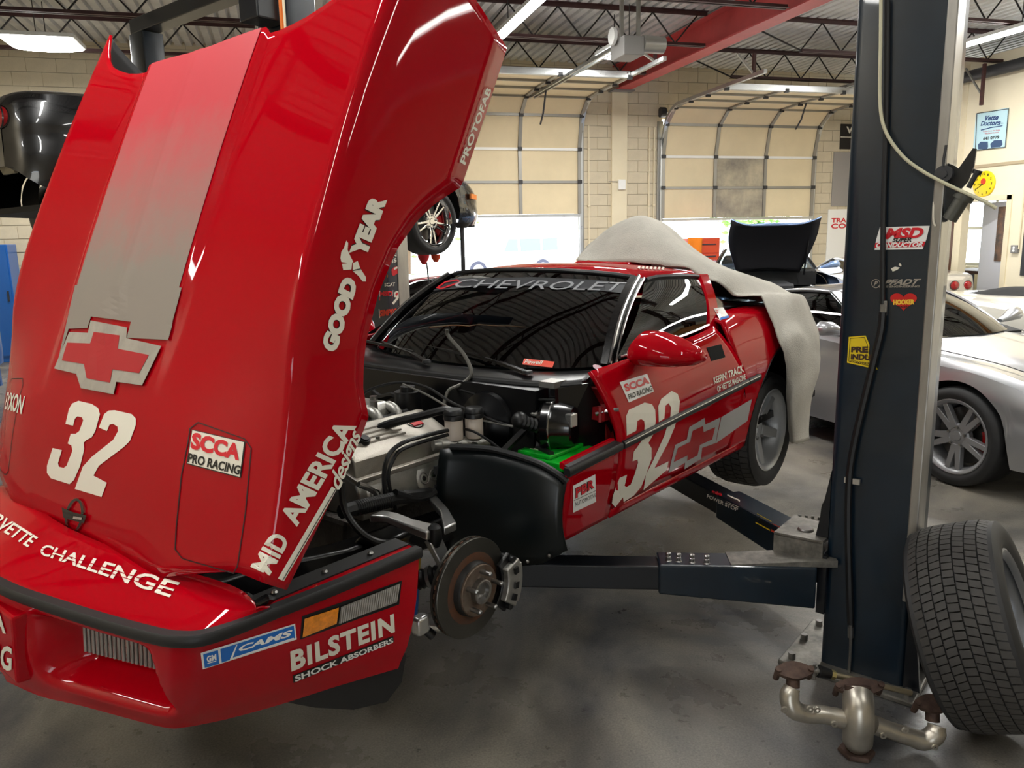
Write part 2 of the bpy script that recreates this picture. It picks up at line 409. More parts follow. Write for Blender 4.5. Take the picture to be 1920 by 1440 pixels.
# ---------------------------------------------------------------- roof deck: ribs run front to back
b = MB(); pitch = .152; prof = []
k = int((XR+3.4-XL)/pitch)
for i in range(k):
    x = XL+i*pitch; prof += [(x, ZD), (x+.088, ZD), (x+.106, ZD+.045), (x+.134, ZD+.045)]
b.grid([[V((x, YF-.2, z)) for x, z in prof], [V((x, YB+.2, z)) for x, z in prof]])
struct(b.build('ceiling', m_deck, smooth=0, solid=.004))
# ---------------------------------------------------------------- bar joists
JZ = 4.2
rodm = []
for s in (1, -1):
    q = MB(); q.cyl((-.17*s, 0, JZ+.03), (.17*s, 0, ZD-.05), .011, 6); me = q.mesh('web_rod', 60); me.materials.append(m_rod); rodm.append(me)
def joist(y, x0, x1, i0, i1, label):
    t = thing('bar_joist', label, 'joist', (0, 0, 0), group='steel bar joists under the roof deck')
    q = MB()
    for s in (-1, 1):
        q.bx((x0+i0, y+s*.012, JZ), (x1-i1, y+s*.05, JZ+.006)); q.bx((x0+i0, y+s*.012, JZ), (x1-i1, y+s*.018, JZ+.045))
    q.build('bottom_chord', m_joist, t, smooth=0)
    q = MB()
    for s in (-1, 1):
        q.bx((x0, y+s*.012, ZD-.008), (x1, y+s*.055, ZD-.001)); q.bx((x0, y+s*.012, ZD-.055), (x1, y+s*.018, ZD-.001))
    q.build('top_chord', m_joist, t, smooth=0)
    x = x0+i0+.17; k = 0
    while x < x1-i1-.1:
        o = bpy.data.objects.new('web_rod', rodm[k % 2]); COL.objects.link(o); o.parent = t; o.location = (x, y, 0); x += .34; k += 1
    q = MB()
    if i0 > .5: q.cyl((x0+.05, y, ZD-.04), (x0+i0, y, JZ+.02), .012, 6)
    if i1 > .5: q.cyl((x1-.05, y, ZD-.04), (x1-i1, y, JZ+.02), .012, 6)
    if q.v: q.build('end_rod', m_rod, t)
for i, y in enumerate((12.05, 10.2, 8.35, 6.5, 4.65, 2.8)):
    nm = ('first', 'second', 'third', 'fourth', 'fifth', 'sixth')[i]
    joist(y, XL, 5.86, .1, .02, f'steel bar joist left of the red beam, {nm} from the garage door wall')
    joist(y, 6.2, XR+.1, 1.2, .05, f'steel bar joist right of the red beam, {nm} from the garage door wall')
# red beam
t = thing('roof_beam', 'red painted steel beam crossing the roof above the garage doors', 'beam', (6.02, 10, JZ))
q = MB(); q.box((0, 0, .21), (.012, 7-.001, .4)); q.build('web', m_redbeam, t, 0)
q = MB(); q.box((0, 0, .009), (.26, 7, .018)); q.build('bottom_flange', m_redbeam, t, 0)
q = MB(); q.box((0, 0, .42), (.26, 7, .018)); q.build('top_flange', m_redbeam, t, 0)
q = MB(); q.box((0, 3.42, -.012), (.42, .3, .022)); q.build('bearing_plate', m_grey, t, 0)
# ---------------------------------------------------------------- overhead doors
def overhead_door(nm, xs, zb, zsteps, horiz, label, dirty):
    x0, x1 = xs
    t = thing(nm, label, None, ((x0+x1)/2, YB-.06, zb), kind='structure')
    h = .56; prof = []
    yo = lambda z: 0 if z < 1.15 else -(z-1.15)*.28
    pts = [(0, 0), (0, .56), (0, 1.12), (-.12, 1.68), (-.45, 1.94)] + [(-.45-.56*(i+1), 1.97) for i in range(horiz)]
    w = x1-x0; nb = 3
    for i, (a, e) in enumerate(zip(pts, pts[1:])):
        A = V((0, a[0], a[1])); E = V((0, e[0], e[1])); d = (E-A).normalized(); nrm = V((0, d.z, -d.y))
        g = .006
        for k in range(nb):
            xa, xb = -w/2+w*k/nb, -w/2+w*(k+1)/nb
            q = MB(); p = lambda x, u, v: V((x, 0, 0))+A+(E-A)*u+nrm*v
            q.hexa([p(xa, g, 0), p(xb, g, 0), p(xb, g, .04), p(xa, g, .04), p(xa, 1-g, 0), p(xb, 1-g, 0), p(xb, 1-g, .04), p(xa, 1-g, .04)])
            q.build('door_panel', m_sooty if (dirty and k == 1 and i < 2) else m_doorpanel, t, 0)
        for k in range(nb+1):
            x = -w/2+w*k/nb; q = MB(); p = lambda dx, u, v: V((x+dx, 0, 0))+A+(E-A)*u+nrm*v
            q.hexa([p(-.03, .01, -.03), p(.03, .01, -.03), p(.03, .01, 0), p(-.03, .01, 0), p(-.03, .99, -.03), p(.03, .99, -.03), p(.03, .99, 0), p(-.03, .99, 0)])
            q.build('stile', m_dooredge, t, 0)
            q = MB(); q.box(tuple(p(0, 1, -.035)), (.07, .05, .06)); q.build('hinge', m_dark, t, 0)
        q = MB()
        zz = p(0, 1, -.012); r = MB(); r.beam((-w/2, zz.y, zz.z), (w/2, zz.y, zz.z), .03, .045)
        r.build('rail', m_white if i == 1 else m_dooredge, t, 0)
    q = MB(); q.bx((-w/2, -.03, -.05), (w/2, .04, 0)); q.build('bottom_bar', m_galv, t, 0, bevel=.005)
    # top strut on the leading section
    yl = pts[-1][0]; q = MB(); q.bx((-w/2, yl-.02, 1.92), (w/2, yl+.05, 2.02)); q.build('strut', m_galv, t, 0, bevel=.006)
    for sx in (-1, 1):
        q = MB(); x = sx*(w/2+.03); pth = [(x, .0, -zb+.02), (x, 0, 1.1), (x, -.06, 1.45), (x, -.2, 1.75), (x, -.5, 1.93), (x, -.9, 1.96), (x, -3.2, 1.98)]
        P = smooth_path([V(p) for p in pth], 4)
        for a, e in zip(P, P[1:]): q.beam(a, e, .055, .055)
        q.build('track', m_galv, t, 0)
        for sy in (-2.9,):
            q = MB(); q.bx((x-.02, sy-.02, 1.95), (x+.025, sy+.02, JZ-zb+.03)); q.build('track_hanger', m_joist, t, 0)
            q = MB(); q.beam((x, sy, 2.0), (x-.28*1, sy+.0, JZ-zb+.02), .03, .03); q.build('hanger_brace', m_dooredge, t, 0)
        q = MB(); q.bx((sx*(w/2+.0)-.01*sx, .02, -zb), (sx*(w/2+.1), .055, 1.75)); q.build('jamb', m_dooredge, t, 0)
        q = MB(); q.cyl((x-.05, -.02, 1.9), (x+.05, -.02, 1.9), .09, 14); q.build('cable_drum', m_dark, t)
    q = MB(); q.cyl((-w/2, -.02, 1.9), (w/2, -.02, 1.9), .014, 8); q.build('torsion_shaft', m_galv, t)
m_sooty = mat('door_panel_sooty', (128, 122, 112), .6, c2=(206, 194, 164), vs=1.4)
overhead_door('door_1', D1, 2.06, None, 3, 'cream sectional garage door half raised, beside the black car on the lift', False)
overhead_door('door_2', D2, 1.95, None, 3, 'cream sectional garage door half raised, soot stain on its middle panels', True)
# ---------------------------------------------------------------- door operator above the first door
def operator(x, y0, y1, label, motor):
    t = thing('door_operator', label, 'door opener', (x, y0, 3.98))
    q = MB(); q.beam((-.03, 0, 0), (-.03, y1-y0, .0), .025, .045); q.beam((.05, 0, 0), (.05, y1-y0, 0), .025, .045); q.build('rail', m_galv, t, 0)
    q = MB(); q.tube([(0, y1-y0-.9, -.03), (0, y1-y0-.75, -.35), (0, y1-y0-.6, -.5)], .015, 6); q.build('draw_arm', m_dark, t)
    if motor:
        q = MB(); q.bx((-.13, -.42, -.2), (.14, -.02, .02)); q.build('cover', m_grey, t, 0, bevel=.01)
        q = MB(); q.cyl((.14, -.35, -.06), (.42, -.35, -.06), .1, 18); q.build('motor', m_dooredge, t)
        q = MB(); q.cyl((-.2, -.2, .05), (-.16, -.2, .05), .10, 24); q.build('pulley', m_lamphouse, t)
        q = MB()
        for dx in (-.1, .12): q.bx((dx-.02, -.3, 0), (dx+.02, -.26, .62))
        q.build('hanger', m_dooredge, t, 0)
operator(4.22, 9.45, 13.2, 'grey door opener with motor hung above the door beside the black car', True)
operator(9.1, 10.0, 13.2, 'pale door opener rail running to the soot-stained garage door', False)
# ---------------------------------------------------------------- lamps
def strip_lamp(x, y0, y1, z, label, along='Y', w=.14, power=1., group='ceiling strip lamps'):
    c = ((x if along == 'Y' else (y0+y1)/2), ((y0+y1)/2 if along == 'Y' else x), z); ln = y1-y0
    t = thing('strip_lamp', label, 'lamp', c, 0 if along == 'Y' else pi/2, group)
    q = MB(); q.bx((-w/2, -ln/2, .05), (w/2, ln/2, .1)); q.build('housing', m_lamphouse, t, 0, bevel=.008)
    q = MB(); pr = [(w/2*.95*math.cos(a), -.045*math.sin(a)) for a in [pi*i/10 for i in range(11)]]
    q.loft([[V((p[0], yy, .05+p[1])) for p in pr] for yy in (-ln/2+.01, ln/2-.01)]); q.build('diffuser', m_lampglow, t)
    for yy in (-ln*.35, ln*.35): q = MB(); q.cyl((0, yy, .1), (0, yy, ZD-z), .006, 6); q.build('hanging_rod', m_dark, t)
    L = bpy.data.lights.new('lamp_light', 'AREA'); L.shape = 'RECTANGLE'; L.size = w; L.size_y = ln; L.energy = LAMP*power; L.color = (1, .985, .95)
    lo = bpy.data.objects.new('lamp_light', L); COL.objects.link(lo); lo.parent = t; lo.location = (0, 0, -.01)
strip_lamp(2.80, 7.5, 9.88, 4.08, 'long glowing strip lamp beside the opened red hood', power=1.6)
strip_lamp(9.2, 7.9, 10.0, 4.08, 'long glowing strip lamp near the cream office wall', power=1.6)
strip_lamp(4.64, 9.98, 10.68, 4.08, 'short square glowing lamp beside the red roof beam', w=.5, power=1.3)
strip_lamp(-2.64, 10.95, 11.6, 4.08, 'short glowing lamp over the black car', w=.85, power=1.3)
for x, y, pw, ab in ((2.8, 3.0, .4, 'the doors of the red car'), (-.9, 1.7, .7, 'the tipped red hood'), (-4.8, .6, .8, 'the floor beside the left wall'), (2.8, -1.8, .1, 'the floor before the blue lift post'), (-.9, -1.8, .25, 'the floor before the red car nose'), (6.6, 4.8, 1.3, 'the tail of the silver car'), (6.6, -.6, .2, 'the floor before the silver car'), (9.2, 3.0, 1.3, 'the white sports car')):  # lamps out of view, added and powered to light the car and foreground
    strip_lamp(x, y, y+2.4, 4.08, 'strip lamp added out of view above '+ab, power=pw)
# ================================================================ wheels and tyres
m_tyre = mat('tyre_rubber', (32, 32, 33), .62, var=.12, vs=30)
m_tyretread = mat('tyre_tread', (58, 56, 54), .7, var=.15, vs=18)
m_silverrim = mat('silver_rim', (196, 198, 200), .38, .4)
m_greyrim = mat('pewter_rim', (140, 140, 142), .36, .5)
m_chromerim = mat('chrome_rim', (214, 214, 216), .08, 1.)
m_disc = mat('brake_disc', (110, 108, 104), .35, .9)
m_calred = mat('red_caliper', (160, 14, 16), .4)
def tread_blocks(c, ax, R, W, nrow, nblk, parent, skew=.35, h=.009, gap=.16, name='tread', vee=True, dz=None):
    c, ax = V(c), V(ax).normalized(); x, y = frame_of(ax); mb = MB(); wb = W*.86
    for r in range(nrow):
        u0, u1 = (r+.06)/nrow, (r+.94)/nrow
        for k in range(nblk):
            vs = []
            for rr in (0, 1):
                for (u, t) in ((u0, gap/2), (u1, gap/2), (u1, 1-gap/2), (u0, 1-gap/2)):
                    a = (u-.5)*wb; sk = skew*abs(u-.5)*2 if vee else skew*(u-.5)*2
                    th = 2*pi*(k+t+sk+.5*(r % 2))/nblk; rad = R-h+(h if rr else -.003)-.016*(abs(u-.5)*2)**5
                    vs.append(c+ax*a+(x*math.cos(th)+y*math.sin(th))*rad)
            mb.hexa(vs)
    o = mb.build(name, m_tyretread, parent, 0); o['kind'] = 'stuff'; return o
def wheel(parent, c, ax, R=.325, W=.27, rr=.216, rim=None, spokes=5, twin=True, dish=.03, calmat=None, tread=None, name='wheel', seg=40, boltr=.06, disc=True, spw=.022, nlug=5):
    c, ax = V(c), V(ax).normalized(); rim = rim or m_silverrim; X, Y = frame_of(ax); w = W/2; bw = w*.86
    tr = R-(.010 if tread else 0)
    q = MB(); q.lathe([(rr-.004,-w*.82),(rr+.012,-w*.88),(rr+.03,-w*.97),((rr+R)/2,-w),(R-.035,-w*.98),(R-.014,-w*.9),(tr-.003,-w*.80),(tr,-w*.5),(tr,w*.5),(tr-.003,w*.80),(R-.014,w*.9),(R-.035,w*.98),((rr+R)/2,w),(rr+.03,w*.97),(rr+.012,w*.88),(rr-.004,w*.82)], c, ax, seg)
    t = q.build(name, m_tyre, parent, 50)
    if tread: tread_blocks(c, ax, R, W, tread[0], tread[1], t, tread[2])
    q = MB(); q.lathe([(rr-.012,-w*.82),(rr+.004,-w*.84),(rr-.002,-w*.78),(rr-.024,-w*.6),(rr-.03,-w*.1),(rr-.026,w*.55),(rr-.008,w*.74),(rr+.005,w*.84),(rr+.012,w*.90),(rr+.006,w*.92),(rr-.008,w*.87),(rr-.016,w*.78)], c, ax, seg)
    q.build('rim', rim, t, 40)
    d0 = w*.84-dish
    for k in range(spokes):
        for s in ((-1, 1) if twin else (0,)):
            th = 2*pi*k/spokes+.3; e = th+s*.17; a0 = th+s*.22
            q = MB(); p0 = c+ax*d0+(X*math.cos(a0)+Y*math.sin(a0))*.055; p1 = c+ax*(d0+dish*.55)+(X*math.cos(e)+Y*math.sin(e))*(rr-.012); sd = ax.cross((p1-p0).normalized())
            wd = spw*(1 if twin else 1.9)
            q.hexa([p0-sd*wd*.6-ax*.035, p0+sd*wd*.6-ax*.035, p1+sd*wd*.5-ax*.035, p1-sd*wd*.5-ax*.035, p0-sd*wd*.55, p0+sd*wd*.55, p1+sd*wd*.4, p1-sd*wd*.4])
            q.build('spoke', rim, t, 30, bevel=.003)
    q = MB(); q.lathe([(0,d0+.004),(.03,d0+.004),(.034,d0-.002),(.072,d0-.004),(.082,d0-.012),(.082,d0-.045),(0,d0-.05)], c, ax, 28); q.build('hub', rim, t, 30)
    for k in range(nlug):
        th = 2*pi*k/nlug+.9; p = c+(X*math.cos(th)+Y*math.sin(th))*boltr; q = MB(); q.cyl(p+ax*(d0-.006), p+ax*(d0+.012), .009, 6); q.build('lug_nut', m_steel, t, 30)
    if disc:
        q = MB(); q.lathe([(.05,d0-.075),(rr-.05,d0-.075),(rr-.05,d0-.105),(.05,d0-.105),(.05,d0-.075)], c, ax, 32); q.build('brake_disc', m_disc, t, 30)
        q = MB(); q.lathe([(rr-.10,d0-.06),(rr-.035,d0-.06),(rr-.035,d0-.12),(rr-.10,d0-.12),(rr-.10,d0-.06)], c, ax, 8, 2.4, 3.5); q.build('caliper', calmat or m_cast, t, 30)
    return t
# ================================================================ the red race car on the lift
RC = Frame((.074, 2.929, 0), math.atan2(-.567, -.824))
m_red = mat('red_paint', (164, 2, 18), .5, coat=.6, spec=0.)
m_redin = mat('red_jamb', (120, 6, 14), .4, coat=.5)
m_blackgloss = mat('black_gloss', (10, 10, 12), .22, coat=.5)
m_rubber = mat('black_rubber', (22, 22, 23), .5)
m_underhood = mat('hood_underside', (30, 30, 32), .6)
m_print = mat('cream_vinyl', (226, 220, 204), .35)
m_printred = mat('red_vinyl', (206, 24, 40), .35)
m_printblack = mat('black_vinyl', (14, 14, 14), .35)
m_printblue = mat('blue_vinyl', (16, 104, 190), .35)
m_stripe = mat('faded_silver_stripe', (140, 132, 122), .55, var=.12, vs=9, bump=.05, bs=300)
m_bowedge = mat('bowtie_silver', (156, 148, 136), .5, var=.15, vs=12)
m_bowred = mat('bowtie_red', (168, 22, 34), .4)
m_alu = mat('cast_aluminium', (176, 174, 168), .42, .85, var=.12, vs=14, bump=.15, bs=120)
m_alubright = mat('bright_aluminium', (208, 208, 206), .3, .95, var=.06, vs=10)
m_steel = mat('bare_steel', (150, 148, 145), .3, .95, var=.12, vs=20)
m_cast = mat('cast_iron', (92, 88, 84), .5, .75, var=.25, vs=16, bump=.3, bs=90)
m_rust = mat('rusty_steel', (110, 70, 46), .65, .4, c2=(84, 66, 56), vs=18)
m_rotor = mat('rotor_face', (92, 90, 84), .38, .85, var=.12, vs=6)
m_bayblack = mat('bay_black', (7, 7, 9), .3, var=.2, vs=8)
m_liner = mat('wheelhouse_black', (5, 13, 15), .36)
m_hose = mat('hose_black', (17, 17, 18), .42)
m_chrome = mat('chrome_trim', (190, 190, 190), .18, 1.)
m_wind = glassmat('windshield_glass', (58, 70, 72), 1., 1.75)
m_sideglass = glassmat('side_glass', (46, 54, 56), 1., 1.7)
car = thing('race_car', 'red race car numbered 32 raised on the lift with its hood tipped open', 'car', RC.o, RC.rz)
# ---- front bumper cover
FT = [(1.105,0,.752),(1.09,.16,.752),(1.061,.32,.752),(1.018,.523,.752),(.975,.69,.752),(.948,.752,.753),(.915,.785,.754),(.85,.806,.758),(.75,.825,.765),(.58,.855,.775),(.33,.882,.787)]
FB = [(1.11,0,.45),(1.08,.16,.45),(1.03,.30,.45),(.975,.47,.45),(.935,.58,.45),(.905,.615,.45),(.87,.64,.45),(.81,.675,.45),(.70,.725,.45),(.56,.775,.45),(.385,.846,.45)]
FU = [(.888,0,.822),(.88,.15,.82),(.862,.30,.815),(.83,.49,.81),(.795,.66,.803),(.787,.72,.80),(.786,.76,.795),(.79,.80,.785),(.80,.818,.775),None,None]
def polyline_at(P, t):
    L = [0]
    for a, b2 in zip(P, P[1:]): L.append(L[-1]+(V(b2)-V(a)).length)
    d = t*L[-1]
    for i in range(len(P)-1):
        if d <= L[i+1] or i == len(P)-2: return V(P[i]).lerp(V(P[i+1]), (d-L[i])/(L[i+1]-L[i]))
NC = 112
us = [i/NC for i in range(NC+1)]
def front_pt(i, h, smoothT=smooth_path([V(p) for p in FT], 8), smoothB=smooth_path([V(p) for p in FB], 8)):
    n = len(smoothT)-1; k = i*n/NC; j = min(int(k), n-1); f = k-j
    T = smoothT[j].lerp(smoothT[j+1], f); B = smoothB[j].lerp(smoothB[j+1], f)
    p = T.lerp(B, h); out = V((T.x-.3, T.y*1.0, 0)).normalized()
    p += out*(.018*math.sin(pi*min(1, h*1.05))-.012*max(0, h-.8)/.2)
    return p, out
rows = []; NH = 26
for sgn in (1,):
    for j in range(NH+1):
        h = j/NH; r = []
        for i in range(NC+1):
            p, out = front_pt(i, h)
            def sst(x, a, b2): t = max(0, min(1, (x-a)/(b2-a))); return t*t*(3-2*t)
            k = p.y
            inr = sst(k, .205, .30)*(1-sst(k, .615, .66))*sst(h, .10, .17)*(1-sst(h, .60, .80)) if i < NC*.5 else 0
            p = p - V((1, .12, 0))*.105*inr
            r.append(p)
        rows.append(r)
fm = MB(); fm.grid(rows); fm.mirror(); fascia = fm.build('front_bumper', m_red, car, smooth=50)
tops = smooth_path([V(p) for p in FU if p], 8); tlen = len(tops)
b = MB(); TS = smooth_path([V(p) for p in FT], 8)[:tlen]
rows = []
for j in range(9):
    f = j/8; rows.append([TS[i].lerp(tops[i], f)+V((0,0,.004*math.sin(pi*f)+(.016 if f > 0 else .012))) for i in range(tlen)])
b.grid(rows); b.mirror(); nosetop = b.build('nose_cover', m_red, car, smooth=50, solid=.006)
def strip(path, w, h, mb=None):   # rubbing strip standing proud of the flank
    mb = mb or MB(); P = [V(p) for p in path]; rings = []
    for i, p in enumerate(P):
        d = (P[min(i+1, len(P)-1)]-P[max(i-1, 0)]); d.z = 0; d.normalize(); o = V((d.y, -d.x, 0))
        if o.y < 0 and abs(o.y) > .3: o = -o
        if o.x < -.2: o = -o
        rings.append([p-o*.012+V((0,0,-h/2)), p+o*w*.7+V((0,0,-h/2)), p+o*w+V((0,0,-h*.25)), p+o*w+V((0,0,h*.25)), p+o*w*.7+V((0,0,h/2)), p-o*.012+V((0,0,h/2))])
    return mb.loft(rings)
b = strip([p+V((0,0,.008)) for p in smooth_path([V(p) for p in FT], 5)], .018, .03); b.mirror(); b.build('bumper_strip', m_rubber, car)
# bumper end ledge beside the open hood
b = MB(); led = [(.80,.822,.778),(.58,.852,.792),(.335,.879,.803)]
b.loft([[V(p)+V((0,.002,0)), V(p)+V((0,-.03,.004)), V(p)+V((0,-.03,-.02)), V(p)+V((0,.002,-.02))] for p in led]); b.pair('bumper_ledge', m_red, car)
b = MB(); b.loft([[V(p)+V((0,-.03,.008)), V(p)+V((0,-.085,.012)), V(p)+V((0,-.085,-.05)), V(p)+V((0,-.03,-.05))] for p in led]); b.pair('hood_seal', m_rubber, car)
for x in (.44, .58, .72):
    for s in (1, -1):
        q = MB(); y = interp(-x, [(-.80,.765),(-.335,.822)]); q.lathe([(.0,.006),(.006,.005),(.009,0)], (x, s*y, interp(-x, [(-.8,.79),(-.335,.816)])), (0,0,1), 10); q.build('screw', m_steel, car)
# lamps in the bumper
def lens(name, px, mt, depth_off, lab):
    o = decal(name, RECT((14, 3)), px, SF, mt, car, RC.M, off=depth_off, label=lab); return o
SF = world_bvh([(fascia, RC.M)])
m_amber = mat('amber_lens', (226, 134, 8), .25, coat=1., var=.25, vs=60)
m_clear = mat('fluted_clear_lens', (150, 146, 140), .25, .3, coat=1., var=.3, vs=3, stretch=(90, 1, 1))
m_smoke = mat('fluted_smoked_lens', (82, 66, 62), .25, .2, coat=1.)
lens('marker_lamp', [(570,1159),(634,1138),(630,1168),(566,1194)], m_amber, .004, 'amber side marker lens')
lens('cornering_lamp', [(638,1137),(749,1093),(743,1128),(634,1168)], m_clear, .004, 'clear fluted cornering lamp')
decal('lamp_bezel', RECT((10, 2)), [(566,1155),(753,1088),(748,1133),(562,1199)], SF, m_printblack, car, RC.M, off=.0015)
for k in range(26):   # flutes of the clear lens
    f = k/26; a = (640+109*f, 1137-44*f); e = (a[0]-4, a[1]+30)
    if k % 1 == 0: decal('flute', RECT((1, 2)), [a, (a[0]+1.8, a[1]-.6), (e[0]+1.8, e[1]-.6), e], SF, mat('flute_grey', (200, 198, 192), .2, .5), car, RC.M, off=.007)
# parking lamp deep in the recess: a fluted lens
q = MB(); P0 = V((.985, .285, .64)); P1 = V((.885, .615, .64))
for sg in (1,):
    q.hexa([V((.985,.275,.585)), V((.878,.625,.585)), V((.86,.62,.585)), V((.96,.27,.585)), V((.978,.275,.695)), V((.872,.625,.695)), V((.86,.62,.695)), V((.96,.27,.695))])
q.build('parking_lamp', m_smoke, car, 0)
for k in range(24):
    f = (k+.5)/24; x, y = .985-.107*f, .275+.35*f
    q = MB(); q.cyl((x+.003, y, .588), (x-.004, y, .692), .0045, 6); q.build('parking_lamp_flute', m_clear, car)
# air dam
b = MB(); ad = [(.70,.70,.46),(.60,.745,.46),(.50,.775,.46),(.40,.80,.46),(.335,.815,.465)]; lo = [(.70,.68,.455),(.60,.735,.40),(.50,.77,.355),(.40,.795,.338),(.345,.80,.375)]
b.loft([[V(a), V(a)-V((0,.02,0)), V(c)-V((0,.02,0)), V(c)] for a, c in zip(ad, lo)]); b.pair('air_dam', m_rubber, car)
# chin behind bumper (closes the front)
b = MB(); b.hexa([V((.35,-.80,.44)),V((.35,.80,.44)),V((.9,.56,.44)),V((.9,-.56,.44)),V((.35,-.80,.47)),V((.35,.80,.47)),V((.9,.56,.47)),V((.9,-.56,.47))]); b.build('chin_panel', m_bayblack, car, 0)
# ---- the clamshell hood, tipped forward
HA = RC.Y(535, 1105, .88); HD = RC.Y(948, 90, .88)
HS = V((HD.x-HA.x, 0, HD.z-HA.z)).normalized(); HN = V((HS.z, 0, -HS.x)); HO = V((HA.x, 0, HA.z)); HL = V((HD.x-HA.x, 0, HD.z-HA.z)).length
def hood_pt(s, y, n): return HO+HS*s+HN*n+V((0, y, 0))
nlow = [(-.1,.0),(0,0),(.30,-.030),(.40,-.036),(.455,-.034),(.50,.012),(.56,.043),(.615,.064),(.74,.086),(.863,.086),(.97,.060),(1.04,.028),(1.10,-.010),(1.135,-.034),(1.16,-.034),(1.40,-.016),(HL,0),(1.8,.01)]
ncen = [(-.12,.075),(0,.125),(.14,.178),(.28,.216),(.5,.258),(.8,.312),(1.1,.36),(1.4,.40),(1.7,.43)]
ncr = [(-.1,.035),(0,.06),(.154,.105),(.3,.155),(.43,.205),(.56,.258),(.72,.30),(1.0,.345),(1.4,.392),(1.7,.418)]
send = [(0,1.40),(.345,1.415),(.36,1.40),(.42,1.405),(.52,1.42),(.62,1.45),(.70,1.48),(.77,1.535),(.82,1.61),(.845,1.645)]
cols = [0,.012,.022,.06,.12,.2,.28,.325,.345,.36,.40,.46,.52,.58,.64,.70,.75,.79,.82,.845]
ths = [(.010,.015),(.019,.05),(.026,.12),(.031,.25),(.035,.43),(.038,.63),(.040,.83),(.041,1)]
NSx = 56
svals = sorted(set([i/NSx for i in range(NSx+1)] + [s/1.6 for s in (.455,.48,.52,1.12,1.135)]))
grid = []
for u in svals:
    r = []
    for y in cols:
        se = sinterp(y, send); s0_ = -.09*(1-max(0, min(1, (y-.5)/.28))); s = s0_+(se-s0_)*u; nc, nk = sinterp(s, ncen), sinterp(s, ncr)
        low = nc-.014*min(1, s/.3 if s > 0 else 0); fade = max(0, min(1, (s-.25)/.25))
        if y <= .345: n = nc-.004*(y/.345)**2+(.0035*fade if y < .015 else (.0022*fade if y < .03 else 0))
        else:
            t = (y-.345)/(.845-.345); step = .013*fade
            n = (nc-.004)-step*min(1, (y-.345)/.02)+((nk-(nc-.004-step))*t**2.2)
        r.append(hood_pt(s, y, n))
    for th in ths:
        se = 1.645-(1.645-HL)*th[1]**.7; s = se*u
        nk, nl = sinterp(s, ncr), interp(s, nlow); r.append(hood_pt(s, .845+th[0], nk+(nl-nk)*th[1]))
    grid.append(r)
b = MB(); b.grid(grid); b.mirror(); hood = b.build('hood', m_red, car, smooth=38, solid=.01)
hood.data.materials.append(m_underhood); hood.modifiers['thick'].material_offset = 1; hood['label'] = 'red clamshell hood tipped forward, carrying racing decals'
SH = world_bvh([(hood, RC.M)])
# inner hood frame ribs (seen from the engine side)
b = MB()
for y in (-.55, .55): b.beam(hood_pt(.1, y, .06), hood_pt(1.38, y, .30), .05, .03)
for s in (.35, .8, 1.3): b.beam(hood_pt(s, -.7, sinterp(s, ncr)-.06), hood_pt(s, .7, sinterp(s, ncr)-.06), .06, .03)
b.build('hood_brace', m_underhood, hood, 0)
# ---- flanks
ZT = lambda x: .843-.052*(x+.37)                # rubbing-strip height along the car
zbelt = [(-3.4,1.12),(-3.1,1.18),(-2.7,1.215),(-2.3,1.235),(-2.0,1.235),(-1.75,1.215),(-1.5,1.19),(-1.0,1.165),(-.6,1.148)]
ybelt = [(-3.4,.58),(-3.1,.72),(-2.7,.79),(-2.3,.80),(-1.75,.80),(-1.0,.80),(-.6,.80)]
ymax = [(-3.4,.66),(-3.1,.83),(-2.6,.892),(-2.2,.90),(-1.9,.895),(-1.2,.89),(-.3,.885)]
AXR, AZR, ARR = -2.40, .655, .385
def lower_z(x, base=.565):
    d = abs(x-AXR)
    zz = base if x > -2.8 else base+.06*(-2.8-x)
    return max(zz, AZR+math.sqrt(ARR**2-d*d)) if d < ARR else zz
def side_y(x, z):
    zt, zb, ym, yb = ZT(x), sinterp(x, zbelt), sinterp(x, ymax), sinterp(x, ybelt)
    if z >= zt: return ym-(ym-yb)*(max(0, z-zt)/(zb-zt))**1.9
    return ym-.05*((zt-z)/(zt-.565))**1.5
def side_panel(name, xs, zlo, zhi, mt, nz=14, mirror=True, cap=True):
    b = MB(); rows = []
    for x in xs:
        lo, hi = zlo(x), zhi(x); rows.append([V((x, side_y(x, lo+(hi-lo)*k/nz), lo+(hi-lo)*k/nz)) for k in range(nz+1)])
    b.grid(rows)
    return b.pair(name, mt, car, smooth=45, solid=.012)[0]
lin_ = lambda a, c, n: [a+(c-a)*i/n for i in range(n+1)]
fend = side_panel('fender_panel', lin_(-.715, -.375, 8), lambda x: .565, lambda x: ZT(x)-.012, m_red)
# door (with its slanted rear edge) built as rows
def door_rear(z): return interp(z, [(.56,-1.80),(.80,-1.86),(.95,-1.90),(1.10,-1.80),(1.25,-1.70)])
b = MB(); rows = []
for k in range(19):
    r = []
    for i in range(25):
        x = -.728+(-1.0+.728)*0; f = i/24
        zb_f = 1.15; z0 = .60
        xx = -.728+( -1.9+.728)*f
        zz = z0+(sinterp(xx, zbelt)-z0)*k/18
        xr = door_rear(zz); xfr = interp(zz, [(.56,-.735),(.86,-.728),(.9,-.725),(1.16,-.66)])
        xx = xfr+(xr-xfr)*f; zz = z0+(sinterp(xx, zbelt)-z0)*k/18
        r.append(V((xx, side_y(xx, zz), zz)))
    rows.append(r)
b.grid(rows); door = b.pair('door', m_red, car, smooth=45, solid=.02)[0]
sill = side_panel('rocker_panel', lin_(-.73, -1.98, 14), lambda x: .56, lambda x: .597, m_red, nz=3)
xq = sorted(set([-1.80, -1.84, -1.88, -1.92] + lin_(-1.95, -2.02, 5) + lin_(-2.02, -2.78, 30) + lin_(-2.79, -3.36, 12)), reverse=True)
b = MB(); rows = []
